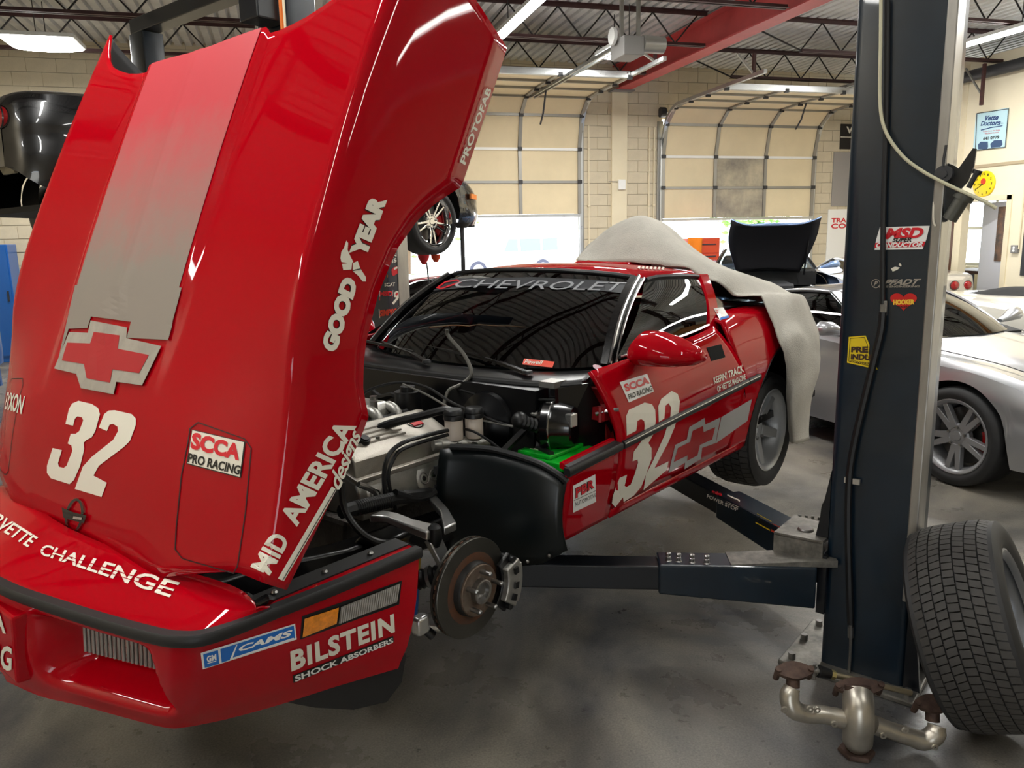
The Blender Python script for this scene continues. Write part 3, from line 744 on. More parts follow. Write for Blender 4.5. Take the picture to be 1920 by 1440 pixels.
for x in xq:
    lo, hi = lower_z(x), sinterp(x, zbelt); r = []
    for k in range(15):
        z = lo+(hi-lo)*k/14; xx = min(x, door_rear(z)-.006) if x > -1.93 else x; r.append(V((xx, side_y(xx, z), z)))
    # haunch turning inboard
    for dy, dz in ((-.03,.012),(-.08,.022),(-.15,.02)): r.append(V((x, r[14].y+dy, hi+dz)))
    rows.append(r)
b.grid(rows); quarter = b.pair('rear_quarter', m_red, car, smooth=45, solid=.012)[0]
# wheel-arch lip and inner wheel house
b = MB(); pr = []
for i in range(25):
    a = R_(-14+208*i/24); pr.append((AXR+ARR*math.cos(a), AZR+ARR*math.sin(a)))
b.grid([[V((x, side_y(x, max(z, .56))+.002-d, z)) for x, z in pr] for d in (0, .05, .35)]); b.pair('wheel_house', m_bayblack, car, solid=.004)
for nm, x0, x1 in (('fender_strip', -.375, -.722), ('door_strip', -.735, -1.895), ('quarter_strip', -1.905, -2.04)):
    b = strip([(x, side_y(x, ZT(x)), ZT(x)) for x in lin_(x0, x1, 10)], .016, .03); b.pair(nm, m_rubber, car)
b = strip([(x, side_y(x, ZT(x))+.014, ZT(x)+.006) for x in lin_(-.735, -2.03, 10)], .003, .006); b.pair('strip_highlight', m_chrome, car)
# red ledge on top of the fender panel (hood rest)
b = MB(); P = lin_(-.39, -.72, 4); b.loft([[V((x, .872, ZT(x)+.012)), V((x, .862, ZT(x)+.026)), V((x, .845, ZT(x)+.026)), V((x, .845, ZT(x)+.005)), V((x, .872, ZT(x)+.0))] for x in P]); b.pair('fender_ledge', m_red, car)
b = MB(); b.loft([[V((x, .885, ZT(x)+.014)), V((x, .865, ZT(x)+.02)), V((x, .865, ZT(x)-.002)), V((x, .885, ZT(x)-.002))] for x in P]); b.pair('fender_seal', m_rubber, car)
# hinge pillar behind the hood gap (red jamb)
b = MB(); b.hexa([V((-.76,.66,.6)), V((-.76,.85,.6)), V((-.80,.86,.6)), V((-.80,.62,.6)), V((-.76,.66,1.06)), V((-.76,.78,1.06)), V((-.80,.78,1.06)), V((-.80,.66,1.06))]); b.pair('hinge_pillar', m_redin, car, 0)
for z in (.75, .98):
    for s in (1, -1): q = MB(); q.box((-.73, s*.79, z), (.07, .09, .05)); q.cyl((-.70, s*.815, z-.03), (-.70, s*.815, z+.03), .012, 8); q.build('door_hinge', m_redin, car, 0)
b = MB(); b.tube([(-.69,.80,.98),(-.715,.86,1.0),(-.73,.875,1.0)], .008, 6); b.build('door_seal_bead', m_chrome, car)
# rear deck and tail
b = MB(); rows = []
for x in lin_(-3.02, -3.36, 5):
    yb = sinterp(x, ybelt)-.15; z = sinterp(x, zbelt)+.02; rows.append([V((x, yb*k/8, z+.015*(1-(k/8)**2))) for k in range(9)])
b.grid(rows); b.mirror(); b.build('rear_deck', m_red, car, solid=.01)
b = MB(); b.grid([[V((-3.36, sinterp(-3.36, ymax)*k/6, z)) for k in range(7)] for z in (.62, .8, 1.0, 1.14)]); b.mirror(); b.build('tail_panel', m_red, car, solid=.02)
for s in (1, -1):
    for y in (.42, .66):
        q = MB(); q.cyl((-3.355, s*y, .93), (-3.385, s*y, .93), .075, 20); q.build('tail_lamp', mat('tail_red', (130, 8, 10), .2, coat=1), car)
# ---- greenhouse
RZ = 1.46
wb_ = [(-.735,0,1.105),(-.745,.2,1.106),(-.775,.4,1.11),(-.83,.57,1.116),(-.915,.70,1.125)]
wt_ = [(-1.30,0,1.487),(-1.305,.16,1.485),(-1.32,.32,1.478),(-1.345,.46,1.467),(-1.375,.565,1.452)]
WB, WT = smooth_path([V(p) for p in wb_], 5), smooth_path([V(p) for p in wt_], 5)
b = MB(); b.grid([[WB[i].lerp(WT[i], f)+V((.03, 0, .02))*math.sin(pi*f) for i in range(len(WB))] for f in lin_(0, 1, 12)]); b.mirror(); wind = b.build('windshield', m_wind, car, smooth=60)
SW = world_bvh([(wind, RC.M)])
for s in (1,):
    b = MB(); P = [WB[-1].lerp(WT[-1], f)+V((.03,0,.02))*math.sin(pi*f) for f in lin_(0, 1, 8)]
    b.loft([[p+V((.018,-.012,.012)), p+V((.02,.022,.012)), p+V((-.03,.035,-.004)), p+V((-.04,.0,-.012))] for p in P]); b.pair('pillar', m_blackgloss, car)
    MB().tube([p+V((.012,.028,.012)) for p in P], .008, 6).pair('pillar_bright_strip', m_chrome, car); MB().tube([p+V((-.02,.036,.0)) for p in P], .006, 6).pair('pillar_bright_strip', m_chrome, car)
b = MB(); b.tube([p+V((0,0,.004)) for p in WT], .011, 6); b.mirror(); b.build('header_seal', m_rubber, car)
# roof
def roof_pt(x, y):
    zc = sinterp(x, [(-2.25,1.44),(-2.05,1.478),(-1.8,1.505),(-1.5,1.513),(-1.30,1.490)]); w = sinterp(x, [(-2.25,.60),(-1.9,.605),(-1.37,.565)])
    t = y/w; return V((x-.07*t*t*(1 if x > -1.5 else 0.3), y, zc-.040*t*t-.012*t**6))
ROOFW = lambda x: sinterp(x, [(-2.25,.60),(-1.9,.605),(-1.37,.565)])
b = MB(); b.grid([[roof_pt(x, ROOFW(x)*k/10) for k in range(11)] for x in lin_(-1.30, -1.93, 10)]); b.mirror(); roof = b.build('roof_panel', m_red, car, smooth=50, solid=.02)
b = MB(); b.grid([[roof_pt(x, ROOFW(x)*k/10)+V((0,0,-.002)) for k in range(11)] for x in lin_(-1.94, -2.2, 5)]); b.mirror(); b.build('roof_hoop', m_red, car, smooth=50, solid=.02)
SR = world_bvh([(roof, RC.M)])
b = MB(); b.loft([[V((x, y, z0)), V((x, -y, z0)), V((x, -y*.9, z1)), V((x, y*.9, z1))] for x, y, z0, z1 in ((-1.96,.20,1.48,1.496),(-2.06,.21,1.46,1.52),(-2.2,.20,1.43,1.51),(-2.24,.19,1.42,1.45))]); b.build('brake_lamp_pod', m_red, car, bevel=.006)
# side glass, frames, pillars
GT = [roof_pt(x, ROOFW(x)) for x in lin_(-1.40, -1.92, 6)]
def gbase(f):
    x = -.90+(-1.70+.90)*f; return V((x, side_y(x, sinterp(x, zbelt))-.035, sinterp(x, zbelt)+.004))
b = MB(); b.grid([[gbase(i/6).lerp(GT[i]+V((0,-.004,-.012)), f)+V((0,.022*math.sin(pi*f),0)) for i in range(7)] for f in lin_(0, 1, 6)]); b.pair('side_window', m_sideglass, car, smooth=60)
b = MB(); b.tube([gbase(i/6)+V((0,.012,.004)) for i in range(7)], .007, 6); b.pair('belt_strip', m_chrome, car)
b = MB(); b.tube([g+V((0,.002,-.012)) for g in GT], .011, 6); b.pair('roof_rail_seal', m_rubber, car)
bp0, bp1 = [gbase(1)+V((-.0,.02,-.03)), gbase(1)+V((-.13,.005,-.03))], [GT[-1]+V((.0,.008,0)), GT[-1]+V((-.10,.002,-.004))]
b = MB(); b.loft([[bp0[0].lerp(bp1[0], f)+V((0,.02*math.sin(pi*f),0)), bp0[1].lerp(bp1[1], f)+V((0,.02*math.sin(pi*f),0)), bp0[1].lerp(bp1[1], f)+V((0,-.05,0)), bp0[0].lerp(bp1[0], f)+V((0,-.05,0))] for f in lin_(0, 1, 8)]); bpil = b.pair('roof_pillar', m_red, car, smooth=45)[0]
q0 = [GT[-1]+V((-.105,0,-.01)), V((-2.30,.58,1.425)), V((-2.7,.56,1.33)), V((-3.04,.55,1.215))]
qb = [gbase(1)+V((-.135,-.01,0)), V((-2.25,.70,1.24)), V((-2.7,.68,1.23)), V((-3.05,.60,1.19))]
b = MB(); b.grid([[a.lerp(c, f) for a, c in zip(q0, qb)] for f in lin_(0, 1, 4)]); b.pair('quarter_window', m_sideglass, car, smooth=60)
b = MB(); b.grid([[V((p.x, p.y*k/6, p.z+.03*(1-(k/6)**2))) for k in range(7)] for p in [V((-2.2,.60,1.435))]+q0[1:]]); b.mirror(); b.build('hatch_glass', m_sideglass, car, smooth=60)
# mirrors
for s in (1, -1):
    q = MB(); M0 = [(-.98,.80,1.165,.03,.025),(-.965,.832,1.185,.085,.062),(-.96,.865,1.193,.105,.082),(-.965,.93,1.193,.104,.080),(-.975,1.0,1.187,.092,.066),(-.99,1.06,1.18,.066,.044),(-1.005,1.09,1.176,.03,.018)]
    rings = []
    for x, y, z, a, c in M0: rings.append([V((x+(a*1.25 if math.cos(t) > 0 else a*.75)*math.cos(t)*1.0, s*y, z+c*math.sin(t)*(1 if math.sin(t) > 0 else .72))) for t in [2*pi*k/18 for k in range(18)]])
    q.loft(rings); q.build('door_mirror', m_red, car, smooth=60)
    q = MB(); q.grid([[V((-1.03-.004*abs(v), s*(.88+.15*u), 1.195+.045*v)) for u in (0,.5,1)] for v in (-1, 0, 1)]); q.build('mirror_glass', m_chrome, car)
# door handle
for s in (1, -1):
    x0, z0 = -1.60, 1.10
    q = MB(); q.loft([[V((x, s*(side_y(x, z)+.002), z)) for z in (z0-.03, z0-.03, z0+.03, z0+.03)][:1]+[V((x, s*(side_y(x, z0+.03)+.003), z0+.03)), V((x, s*(side_y(x, z0+.03)-.02), z0+.03)), V((x, s*(side_y(x, z0-.03)-.02), z0-.03))] for x in lin_(-1.56, -1.70, 4)]); q.build('door_handle', mat('handle_black', (4, 4, 5), .7, spec=.1), car, 0)
# ---- interior
m_trim = mat('interior_black', (24, 24, 25), .7)
b = MB(); b.bx((-.8,-.72,.6), (-3.0,.72,.66)); b.bx((-.74,-.70,.66), (-.8,.70,1.09)); b.bx((-2.1,-.70,.66), (-2.16,.70,1.05)); b.build('cabin_floor', m_trim, car, 0)
b = MB(); b.loft([[V((x, y, z)) for y in (-.68, .68) for z in ()] + [V((x, -.70, z)), V((x, .70, z)), V((x, .70, z-.2)), V((x, -.70, z-.2))] for x, z in ((-.80,1.09),(-.95,1.115),(-1.1,1.09),(-1.17,1.0))]); b.build('dashboard', m_trim, car, bevel=.02)
b = MB(); b.bx((-1.1,-.15,.66), (-2.0,.15,.86)); b.build('tunnel', m_trim, car, 0, bevel=.03)
sc_ = V((-1.32,.38,1.06)); ax_ = V((-.9,0,.42)).normalized(); x1, y1 = frame_of(ax_)
b = MB(); b.tube([sc_+(x1*math.cos(t)+y1*math.sin(t))*.18 for t in [2*pi*k/28 for k in range(28)]], .014, 8, True)
for t in (0, 2.1, 4.2): b.beam(sc_, sc_+(x1*math.cos(t)+y1*math.sin(t))*.18, .03, .012)
b.cyl(sc_, sc_-ax_*.25, .025, 10); b.build('steering_wheel', m_rubber, car)
for s in (1, -1):
    b = MB(); b.loft([[V((x, s*.38-.24, z)), V((x, s*.38+.24, z)), V((x, s*.38+.22, z+.13)), V((x, s*.38-.22, z+.13))] for x, z in ((-1.45,.70),(-1.75,.68),(-1.95,.70))]); b.build('seat_cushion', m_trim, car, bevel=.04)
    b = MB(); b.loft([[V((x, s*.38-w, z)), V((x, s*.38+w, z)), V((x-.14, s*.38+w*.9, z)), V((x-.14, s*.38-w*.9, z))] for x, z, w in ((-1.88,.75,.24),(-2.0,1.05,.25),(-2.06,1.22,.17),(-2.09,1.34,.13))]); b.build('seat_back', m_trim, car, bevel=.04)
m_cage = mat('cage_paint', (120, 118, 116), .4)
b = MB(); b.tube([(-2.12,.60,.66),(-2.14,.58,1.2),(-2.15,.50,1.40),(-2.15,.3,1.43),(-2.15,-.3,1.43),(-2.15,-.50,1.40),(-2.14,-.58,1.2),(-2.12,-.60,.66)], .02, 8, sub=4)
b.build('roll_hoop', m_cage, car)
# ---- underbody and firewall
b = MB(); b.bx((-.55,-.78,.60), (-3.3,.78,.64)); b.build('floor_pan', m_bayblack, car, 0)
b = MB(); b.hexa([V((-.46,-.66,.62)), V((-.46,.66,.62)), V((-.60,.66,.62)), V((-.60,-.66,.62)), V((-.50,-.66,1.085)), V((-.50,.66,1.085)), V((-.62,.66,1.085)), V((-.62,-.66,1.085))]); b.build('firewall', m_bayblack, car, 0)
# ================================================================ red car: wheels, front corner, engine bay
zp = lambda o, s: (lambda *p: [(o[0]+x/s, o[1]+y/s) for x, y in p])
wheel(car, (-2.40,.715,.568), (0,1,0), .325, .275, .218, m_silverrim, 5, False, .06, tread=(5, 52, .5), name='rear_wheel', spw=.03)
wheel(car, (-2.40,-.715,.568), (0,-1,0), .325, .275, .218, m_silverrim, 5, False, .06, tread=(5, 52, .5), name='rear_wheel', spw=.03)
for s in (1, -1):
    hc = V((0, s*.80, .53)); ax = V((0, s, 0))
    q = MB(); q.lathe([(.075,-.012),(.165,-.012),(.165,-.003),(.165,.0)][:2]+[(.165,.0),(.095,.0),(.092,.004),(.09,.0)][:2], hc-ax*.02, ax, 48)
    q = MB(); q.lathe([(.070,.0),(.1635,.0),(.165,-.002),(.165,-.010),(.155,-.011),(.155,-.021),(.165,-.022),(.165,-.030),(.1635,-.032),(.07,-.032)], hc-ax*.025, ax, 56); rot = q.build('brake_rotor', m_rotor, car, 30)
    q = MB(); q.lathe([(.088,.0),(.108,.0012),(.118,.0006)], hc-ax*.025, ax, 56); q.build('rust_ring', m_rust, rot)
    q = MB(); q.lathe([(.112,-.024),(.094,-.022),(.090,.022),(.086,.028),(0,.028)], hc-ax*.03, ax, 48); q.build('rotor_hat', mat('rotor_hat', (40, 38, 36), .5, .5), rot)
    q = MB(); q.lathe([(.085,-.003),(.085,.004),(.083,.006),(.052,.006),(.048,.003),(.03,.003)], hc, ax, 40); q.build('hub_flange', mat('hub_rust', (128, 116, 104), .5, .6, c2=(100, 78, 62), vs=24), rot)
    q = MB(); q.lathe([(.041,.0),(.040,.022),(.036,.024),(.029,.022),(.027,.006),(0,.004)], hc, ax, 30); q.build('hub_bore', m_steel, rot)
    q = MB(); q.lathe([(.158,-.0115),(.158,-.0205)], hc-ax*.025, ax, 56); q.build('rotor_edge', m_rust, rot)
    for k in range(36):
        th = 2*pi*k/36; d = V((math.cos(th), 0, math.sin(th))); q = MB(); q.beam(hc-ax*.041+d*.12, hc-ax*.041+d*.1645, .006, .013); q.build('vane', m_rust, rot, 0)
    for k in range(5):
        th = 2*pi*k/5+.45; p = hc+V((math.cos(th)*.064, 0, math.sin(th)*.064)); q = MB(); q.cyl(p, p+ax*.046, .008, 10); q.cyl(p+ax*.046, p+ax*.051, .008, 10, .005); q.build('wheel_stud', m_steel, rot)
    # caliper at the rear of the rotor
    q = MB(); q.lathe([(.118,-.07),(.178,-.07),(.186,-.06),(.186,-.015),(.180,.012),(.170,.022),(.125,.022),(.118,.012),(.118,-.07)], hc-ax*.03, ax, 12, *( (pi-.42, pi+.40)));
    cal = MB()
    def sector(mb, r0, r1, y0, y1, a0, a1, n=8):
        rings = []
        for i in range(n+1):
            a = R_(a0+(a1-a0)*i/n); d = V((math.cos(a), 0, math.sin(a))); rings.append([hc+ax*y0+d*r0, hc+ax*y0+d*r1, hc+ax*y1+d*r1, hc+ax*y1+d*r0])
        return mb.loft(rings)
    sector(cal, .112, .178, .004, .036, 160, 216); sector(cal, .168, .186, -.085, .036, 166, 210); sector(cal, .112, .178, -.085, -.062, 160, 216); cl = cal.build('brake_caliper', m_alu, car, 30, bevel=.004)
    k_ = MB(); sector(k_, .104, .165, -.002, .014, 150, 226); k_.build('caliper_bracket', m_bayblack, cl, 30, bevel=.003)
    for a in (170, 190, 206):
        d = V((math.cos(R_(a)), 0, math.sin(R_(a)))); q = MB(); q.box(tuple(hc+ax*.038+d*.148), (.018, .012, .022), M=Matrix.Rotation(-R_(a), 4, 'Y')); q.build('caliper_window', m_bayblack, cl, 0)
    for a in (158, 218): d = V((math.cos(R_(a)), 0, math.sin(R_(a)))); q = MB(); q.cyl(hc+ax*-.05+d*.16, hc+ax*.03+d*.16, .012, 10); q.build('slide_pin', m_hose, cl)
    # knuckle, arms, boot, links
    Y_ = lambda px, py, y: (lambda p: V((p.x, s*y, p.z)))(RC.Y(px, py, y))
    q = MB(); q.loft([[p+V((a, s*bb, 0)) for a, bb in ((-w,-.016),(w,-.016),(w,.016),(-w,.016))] for p, w in ((Y_(812,1012,.66),.028),(Y_(826,1040,.67),.026),(Y_(842,1065,.70),.03),(V((0,s*.72,.53)),.05),(V((.02,s*.71,.40)),.035))]); q.build('knuckle', m_alubright, car, bevel=.005)
    a0, a1, a2 = Y_(705,968,.47), Y_(765,988,.58), Y_(815,1000,.67)
    q = MB(); q.loft([[p+V((-w,0,-h)), p+V((w,0,-h)), p+V((w,0,h)), p+V((-w,0,h))] for p, w, h in ((a0,.03,.014),(a0.lerp(a1,.5)+V((0,0,.012)),.024,.013),(a1+V((0,0,.008)),.024,.014),(a2,.034,.016))]); q.build('upper_arm', m_alubright, car, bevel=.006)
    q = MB(); q.loft([[p+V((-w,0,-h)), p+V((w,0,-h)), p+V((w,0,h)), p+V((-w,0,h))] for p, w, h in ((V((-.16,s*.44,.72)),.02,.012),(V((-.10,s*.56,.71)),.02,.012),(V((-.02,s*.665,.70)),.03,.014))]); q.build('upper_arm', m_alubright, car, bevel=.005)
    q = MB(); q.lathe([(0,.03),(.012,.03),(.022,.02),(.024,-.02),(.014,-.045),(0,-.045)], a2, (0,0,1), 18); q.build('ball_joint', m_hose, car)
    p0, p1 = Y_(780,1088,.60), Y_(832,1076,.68); pr = []; L = (p1-p0).length
    for i in range(13): pr.append(((.034 if i % 2 else .028), L*i/12))
    q = MB(); q.lathe(pr, p0, p1-p0, 22); q.build('ribbed_boot', m_hose, car)
    q = MB(); q.lathe([(.0365,-.006),(.0365,.006)], p0.lerp(p1, .5), p1-p0, 22); q.build('boot_clamp', m_steel, car)
    q = MB(); q.cyl(V((.10,s*.56,.36)), V((.04,s*.54,.60)), .03, 18); q.build('shock_absorber', mat('shock_yellow', (190, 150, 20), .4), car)
    q = MB(); q.cyl(V((.09,s*.557,.40)), V((.065,s*.55,.50)), .032, 18); q.build('shock_band', m_printblue, car)
    q = MB(); q.tube([Y_(757,1150,.66), Y_(785,1170,.69), Y_(812,1192,.72)], [.011,.014,.016], 10); q.build('tie_rod', m_hose, car)
    q = MB(); q.tube([(.12,s*.40,.42),(.08,s*.58,.385),(.02,s*.72,.375)], [.03,.026,.022], 10); q.build('lower_arm', m_alubright, car)
    q = MB(); q.tube([(-.2,s*.42,.43),(-.08,s*.6,.385),(.02,s*.72,.37)], [.026,.022,.02], 10); q.build('lower_arm', m_alubright, car)
    q = MB(); q.box((.20, s*.735, .475), (.05, .04, .06)); q.build('tie_rod_end', m_alubright, car, bevel=.01)
    # frame rail and shock tower
    q = MB(); q.loft([[V((x, s*(y-.045), z-.05)), V((x, s*(y+.045), z-.05)), V((x, s*(y+.045), z+.05)), V((x, s*(y-.045), z+.05))] for x, y, z in ((.86,.36,.66),(.55,.40,.66),(.25,.42,.62),(-.2,.43,.60),(-.5,.5,.60))]); q.build('frame_rail', m_bayblack, car, bevel=.01)
    q = MB(); q.loft([[V((x-.10,s*(y-.06),z)), V((x+.10,s*(y-.06),z)), V((x+.07,s*(y+.06),z)), V((x-.07,s*(y+.06),z))] for x, y, z in ((.10,.46,.60),(.10,.48,.66),(.10,.50,.69))]); q.build('shock_tower', m_bayblack, car, bevel=.02)
    # curved front inner brace seen under the hood
    P = [RC.Y(640,905,.45), RC.Y(645,950,.46), RC.Y(668,990,.50), RC.Y(705,1015,.54), RC.Y(760,1022,.60), RC.Y(778,1026,.62)]
    q = MB(); q.tube([V((p.x, s*p.y, p.z)) for p in P], .011, 8, sub=4); q.build('inner_brace', m_hose, car)
    # inner fender panel of the front corner
    q = MB(); q.grid([[V((.80,s*.79,.78)), V((.6,s*.80,.79)), V((.36,s*.83,.80))], [V((.80,s*.62,.70)), V((.6,s*.60,.66)), V((.36,s*.60,.66))], [V((.80,s*.45,.66)), V((.6,s*.45,.60)), V((.36,s*.47,.60))]]); q.build('inner_fender', m_bayblack, car, solid=.006)
    # wheelhouse liner
    cols_ = [(.884,-.378),(.86,-.365),(.80,-.345),(.72,-.325),(.62,-.30),(.54,-.27),(.47,-.235),(.44,-.21)]
    ztop = [(.39,.872),(.42,.89),(.5,.90),(.62,.897),(.70,.885),(.78,.868),(.84,.845),(.885,.805)]; zbot = [(.39,.52),(.5,.49),(.62,.47),(.72,.475),(.80,.50),(.885,.56)]
    q = MB(); q.grid([[V((x+.06*(math.sin(f*pi)*.5), s*y, sinterp(y, zbot)+(sinterp(y, ztop)-sinterp(y, zbot))*f)) for y, x in cols_] for f in lin_(0, 1, 8)]); q.build('wheelhouse_liner', m_liner, car, 60, solid=.006)
    q = MB(); q.tube([V((x, s*y, sinterp(y, ztop)+.004)) for y, x in cols_[:-1]], .012, 8, sub=2); q.build('liner_lip', m_rubber, car)
    for z in (.56, .62, .68, .75, .82): q = MB(); q.box((-.20, s*.436, z), (.03, .012, .03)); q.build('liner_clip', m_dark, car, 0)
    for y, z in ((.60,.485),(.67,.478),(.75,.49),(.83,.525)): q = MB(); q.sphere((interp(y, [(b_, a_) for b_, a_ in sorted(cols_)])+.012, s*y, z+.012), .007, 8, 6); q.build('rivet', m_steel, car)
# ---- engine
m_vcover = mat('valve_cover_alloy', (170, 164, 154), .42, .7, var=.08, vs=10, bump=.1, bs=160)
for s in (1, -1):
    sec = lambda x, dz=0: [V((x, s*.345, .838+dz)), V((x, s*.335, .90+dz)), V((x, s*.315, .922+dz)), V((x, s*.175, .985+dz)), V((x, s*.155, .975+dz)), V((x, s*.15, .90+dz))]
    q = MB(); q.loft([sec(.10), sec(.09), sec(-.36), sec(-.385, -.006)]); vc = q.build('valve_cover', m_vcover, car, 30, bevel=.006)
    q = MB(); q.loft([[V((x, s*.358, .825)), V((x, s*.358, .842)), V((x, s*.14, .905)), V((x, s*.14, .888))] for x in (.11, -.395)]); q.build('cover_rail', m_vcover, vc, 0, bevel=.003)
    tp = lambda x, u, h: V((x, s*(.312-.135*u), .9235+.061*u+h))
    for k in range(4):
        u = .22+.17*k; q = MB(); q.loft([[tp(x, u-.035, 0), tp(x, u+.035, 0), tp(x, u+.02, .006), tp(x, u-.02, .006)] for x in (.06, -.19)]); q.build('cover_fin', m_vcover, vc, 30)
    q = MB(); n_ = V((0, s*.41, .91)); q.cyl(tp(-.0, .30, 0), tp(-.0, .30, 0)+n_*.016, .022, 20); q.cyl(tp(0, .30, 0)+n_*.016, tp(0, .30, 0)+n_*.022, .015, 20); q.build('oil_cap', m_hose, vc)
    for x, u in ((-.06,.25),(-.20,.72),(.06,.8)): q = MB(); q.cyl(tp(x, u, 0), tp(x, u, .012), .008, 8); q.build('cover_bolt', m_steel, vc)
    q = MB(); q.lathe([(.030,.001),(.033,.003),(.036,.001)], tp(-.275, .5, 0), n_, 28); q.build('emblem_ring', m_printblack, vc)
    q = MB(); q.hexa([tp(-.255,.36,.001), tp(-.305,.36,.001), tp(-.305,.60,.001), tp(-.255,.60,.001), tp(-.255,.36,.004), tp(-.305,.36,.004), tp(-.305,.60,.004), tp(-.255,.60,.004)]); q.build('emblem_flag', m_printred, vc, 0)
    # cylinder head with exhaust ports
    q = MB(); q.loft([[V((x, s*.10, .70)), V((x, s*.375, .70)), V((x, s*.372, .765)), V((x, s*.35, .83)), V((x, s*.12, .895))] for x in (.11, -.40)]); hd = q.build('cylinder_head', m_alu, car, 30, bevel=.008)
    for xg in (.02, -.215):
        q = MB(); q.lathe([(.0,.004),(.055,.004),(.062,0)], (xg, s*.366, .775), (0, s*.93, .36), 20); q.build('port_flange', m_alu, hd)
        for dx in (-.028, .022):
            q = MB(); q.lathe([(.020,.007),(.017,.002),(0,.0045)][:3], (xg+dx, s*.367, .775), (0, s*.93, .36), 16); q.build('exhaust_port', m_printblack, hd)
            q = MB(); q.lathe([(.018,.0062),(.021,.0085),(.024,.005)], (xg+dx, s*.367, .775), (0, s*.93, .36), 16); q.build('port_rim', m_alu, hd)
    for x in (.09, -.10, -.31): q = MB(); q.lathe([(.0,.012),(.011,.010),(.014,0)], (x, s*.372, .735), (0, s, .1), 12); q.build('head_boss', m_steel, hd)
    for x in (.06, -.04, -.15, -.26, -.35): q = MB(); q.cyl((x, s*.37, .715), (x, s*.386, .715), .009, 6); q.build('head_bolt', m_steel, hd)
q = MB(); q.loft([[V((x, -.30, .50)), V((x, .30, .50)), V((x, .33, .70)), V((x, -.33, .70))] for x in (.14, -.44)]); q.build('engine_block', m_cast, car, 0, bevel=.02)
q = MB(); q.loft([[V((x, -.13, .90)), V((x, .13, .90)), V((x, .10, 1.02)), V((x, -.10, 1.02))] for x in (.05, -.30)]); q.build('intake_plenum', m_alu, car, bevel=.025)
for s in (1, -1):
    for x in (.02, -.08, -.18, -.28): q = MB(); q.tube([(x, s*.09, 1.0), (x, s*.13, .99), (x, s*.15, .95), (x, s*.13, .90)], .022, 10, sub=3); q.build('intake_runner', m_alu, car)
q = MB(); q.cyl((.10,.03,.97), (.20,.03,.97), .05, 20); q.build('throttle_body', m_alu, car)
q = MB(); q.tube([(.05,.14,.955),(-.1,.15,.965),(-.33,.145,.975)], .013, 8); q.build('fuel_rail', m_hose, car)
q = MB(); q.cyl((-.02,.10,1.02), (-.02,.10,1.045), .03, 20); q.build('breather_cap', m_alubright, car)
for x, y in ((-.10,.06),(-.2,.10),(-.27,.02)): q = MB(); q.cyl((x,y,1.0), (x,y,1.035), .016, 12); q.build('vacuum_fitting', m_steel, car)
q = MB(); q.cyl((-.40,.08,.93), (-.40,.08,1.04), .055, 22); q.cyl((-.40,.08,1.04), (-.40,.08,1.06), .03, 16); q.build('distributor', m_hose, car)
# master cylinder with two reservoirs
for px, py, x in ((851,800,-.33),(889,796,-.40)):
    p = RC.X(px, py, x); q = MB(); q.cyl(p-V((0,0,.048)), p+V((0,0,.03)), .0345, 24); r_ = q.build('fluid_reservoir', mat('reservoir_white', (214, 200, 186), .4), car)
    q = MB(); q.lathe([(.036,.028),(.039,.03),(.039,.044),(.037,.047),(.039,.05),(.036,.062),(.03,.068),(0,.068)], p, (0,0,1), 26); q.build('reservoir_cap', m_hose, r_)
pa, pb = RC.X(826,834,-.28), RC.X(908,830,-.44)
q = MB(); q.cyl(pa, pb, .03, 18); q.cyl(pa, pa+(pa-pb).normalized()*.03, .022, 14); q.cyl(pb, pb+(pb-pa).normalized()*.025, .02, 14); q.build('master_cylinder', m_alu, car)
for f in (.25, .6): p = pa.lerp(pb, f); q = MB(); q.cyl(p+V((0,.03,0)), p+V((0,.045,0)), .012, 8); q.build('line_fitting', m_steel, car)
# vacuum booster
bo = V((-.52,.43,.93)); q = MB(); q.lathe([(0,.09),(.05,.09),(.07,.075),(.125,.05),(.13,.03),(.13,-.01),(.12,-.03),(0,-.04)], bo, (1,0,.05), 36); q.build('brake_booster', m_bayblack, car)
# blower motor drum, hose and bracket
dc = RC.Y(1040, 797, .70); q = MB(); q.lathe([(0,-.06),(.04,-.06),(.08,-.05),(.098,-.03),(.100,0),(.09,.012),(.074,.075),(.066,.08),(0,.08)], dc, (-.35,1,0), 32); bm_ = q.build('blower_motor', m_blackgloss, car, 30)
q = MB(); q.lathe([(.1005,-.003),(.1025,-.001),(.1025,.003),(.1005,.005)], dc, (-.35,1,0), 32); q.build('motor_band', m_chrome, bm_)
q = MB(); q.box(tuple(dc+V((.02,.09,.035))), (.04,.03,.05)); q.build('motor_plug', m_alubright, bm_, 0, bevel=.004)
p0, p1 = RC.Y(975,790,.66), RC.Y(1018,802,.69); L = (p1-p0).length; q = MB(); q.lathe([((.026 if i % 2 else .021), L*i/12) for i in range(13)], p0, p1-p0, 18); q.build('ribbed_hose', m_hose, car)
q = MB(); q.sphere(RC.Y(975,788,.65), .032, 14, 10); q.build('hose_elbow', m_hose, car)
pp = [RC.Y(1000,778,.66), RC.Y(1035,757,.68), RC.Y(1060,760,.70), RC.Y(1045,785,.70)]; q = MB()
for a, e in zip(pp, pp[1:]): q.beam(a, e, .03, .008)
q.build('motor_bracket', m_alu, car, 0)
q = MB(); q.beam(RC.Y(940,850,.60), RC.Y(985,805,.62), .03, .012); q.build('cross_brace', m_bayblack, car, 0)
q = MB(); q.tube([RC.Y(1062,802,.72), RC.Y(1080,800,.74), RC.Y(1088,810,.74), RC.Y(1078,812,.73)], .008, 8, sub=3); q.build('motor_wiring', m_hose, car)
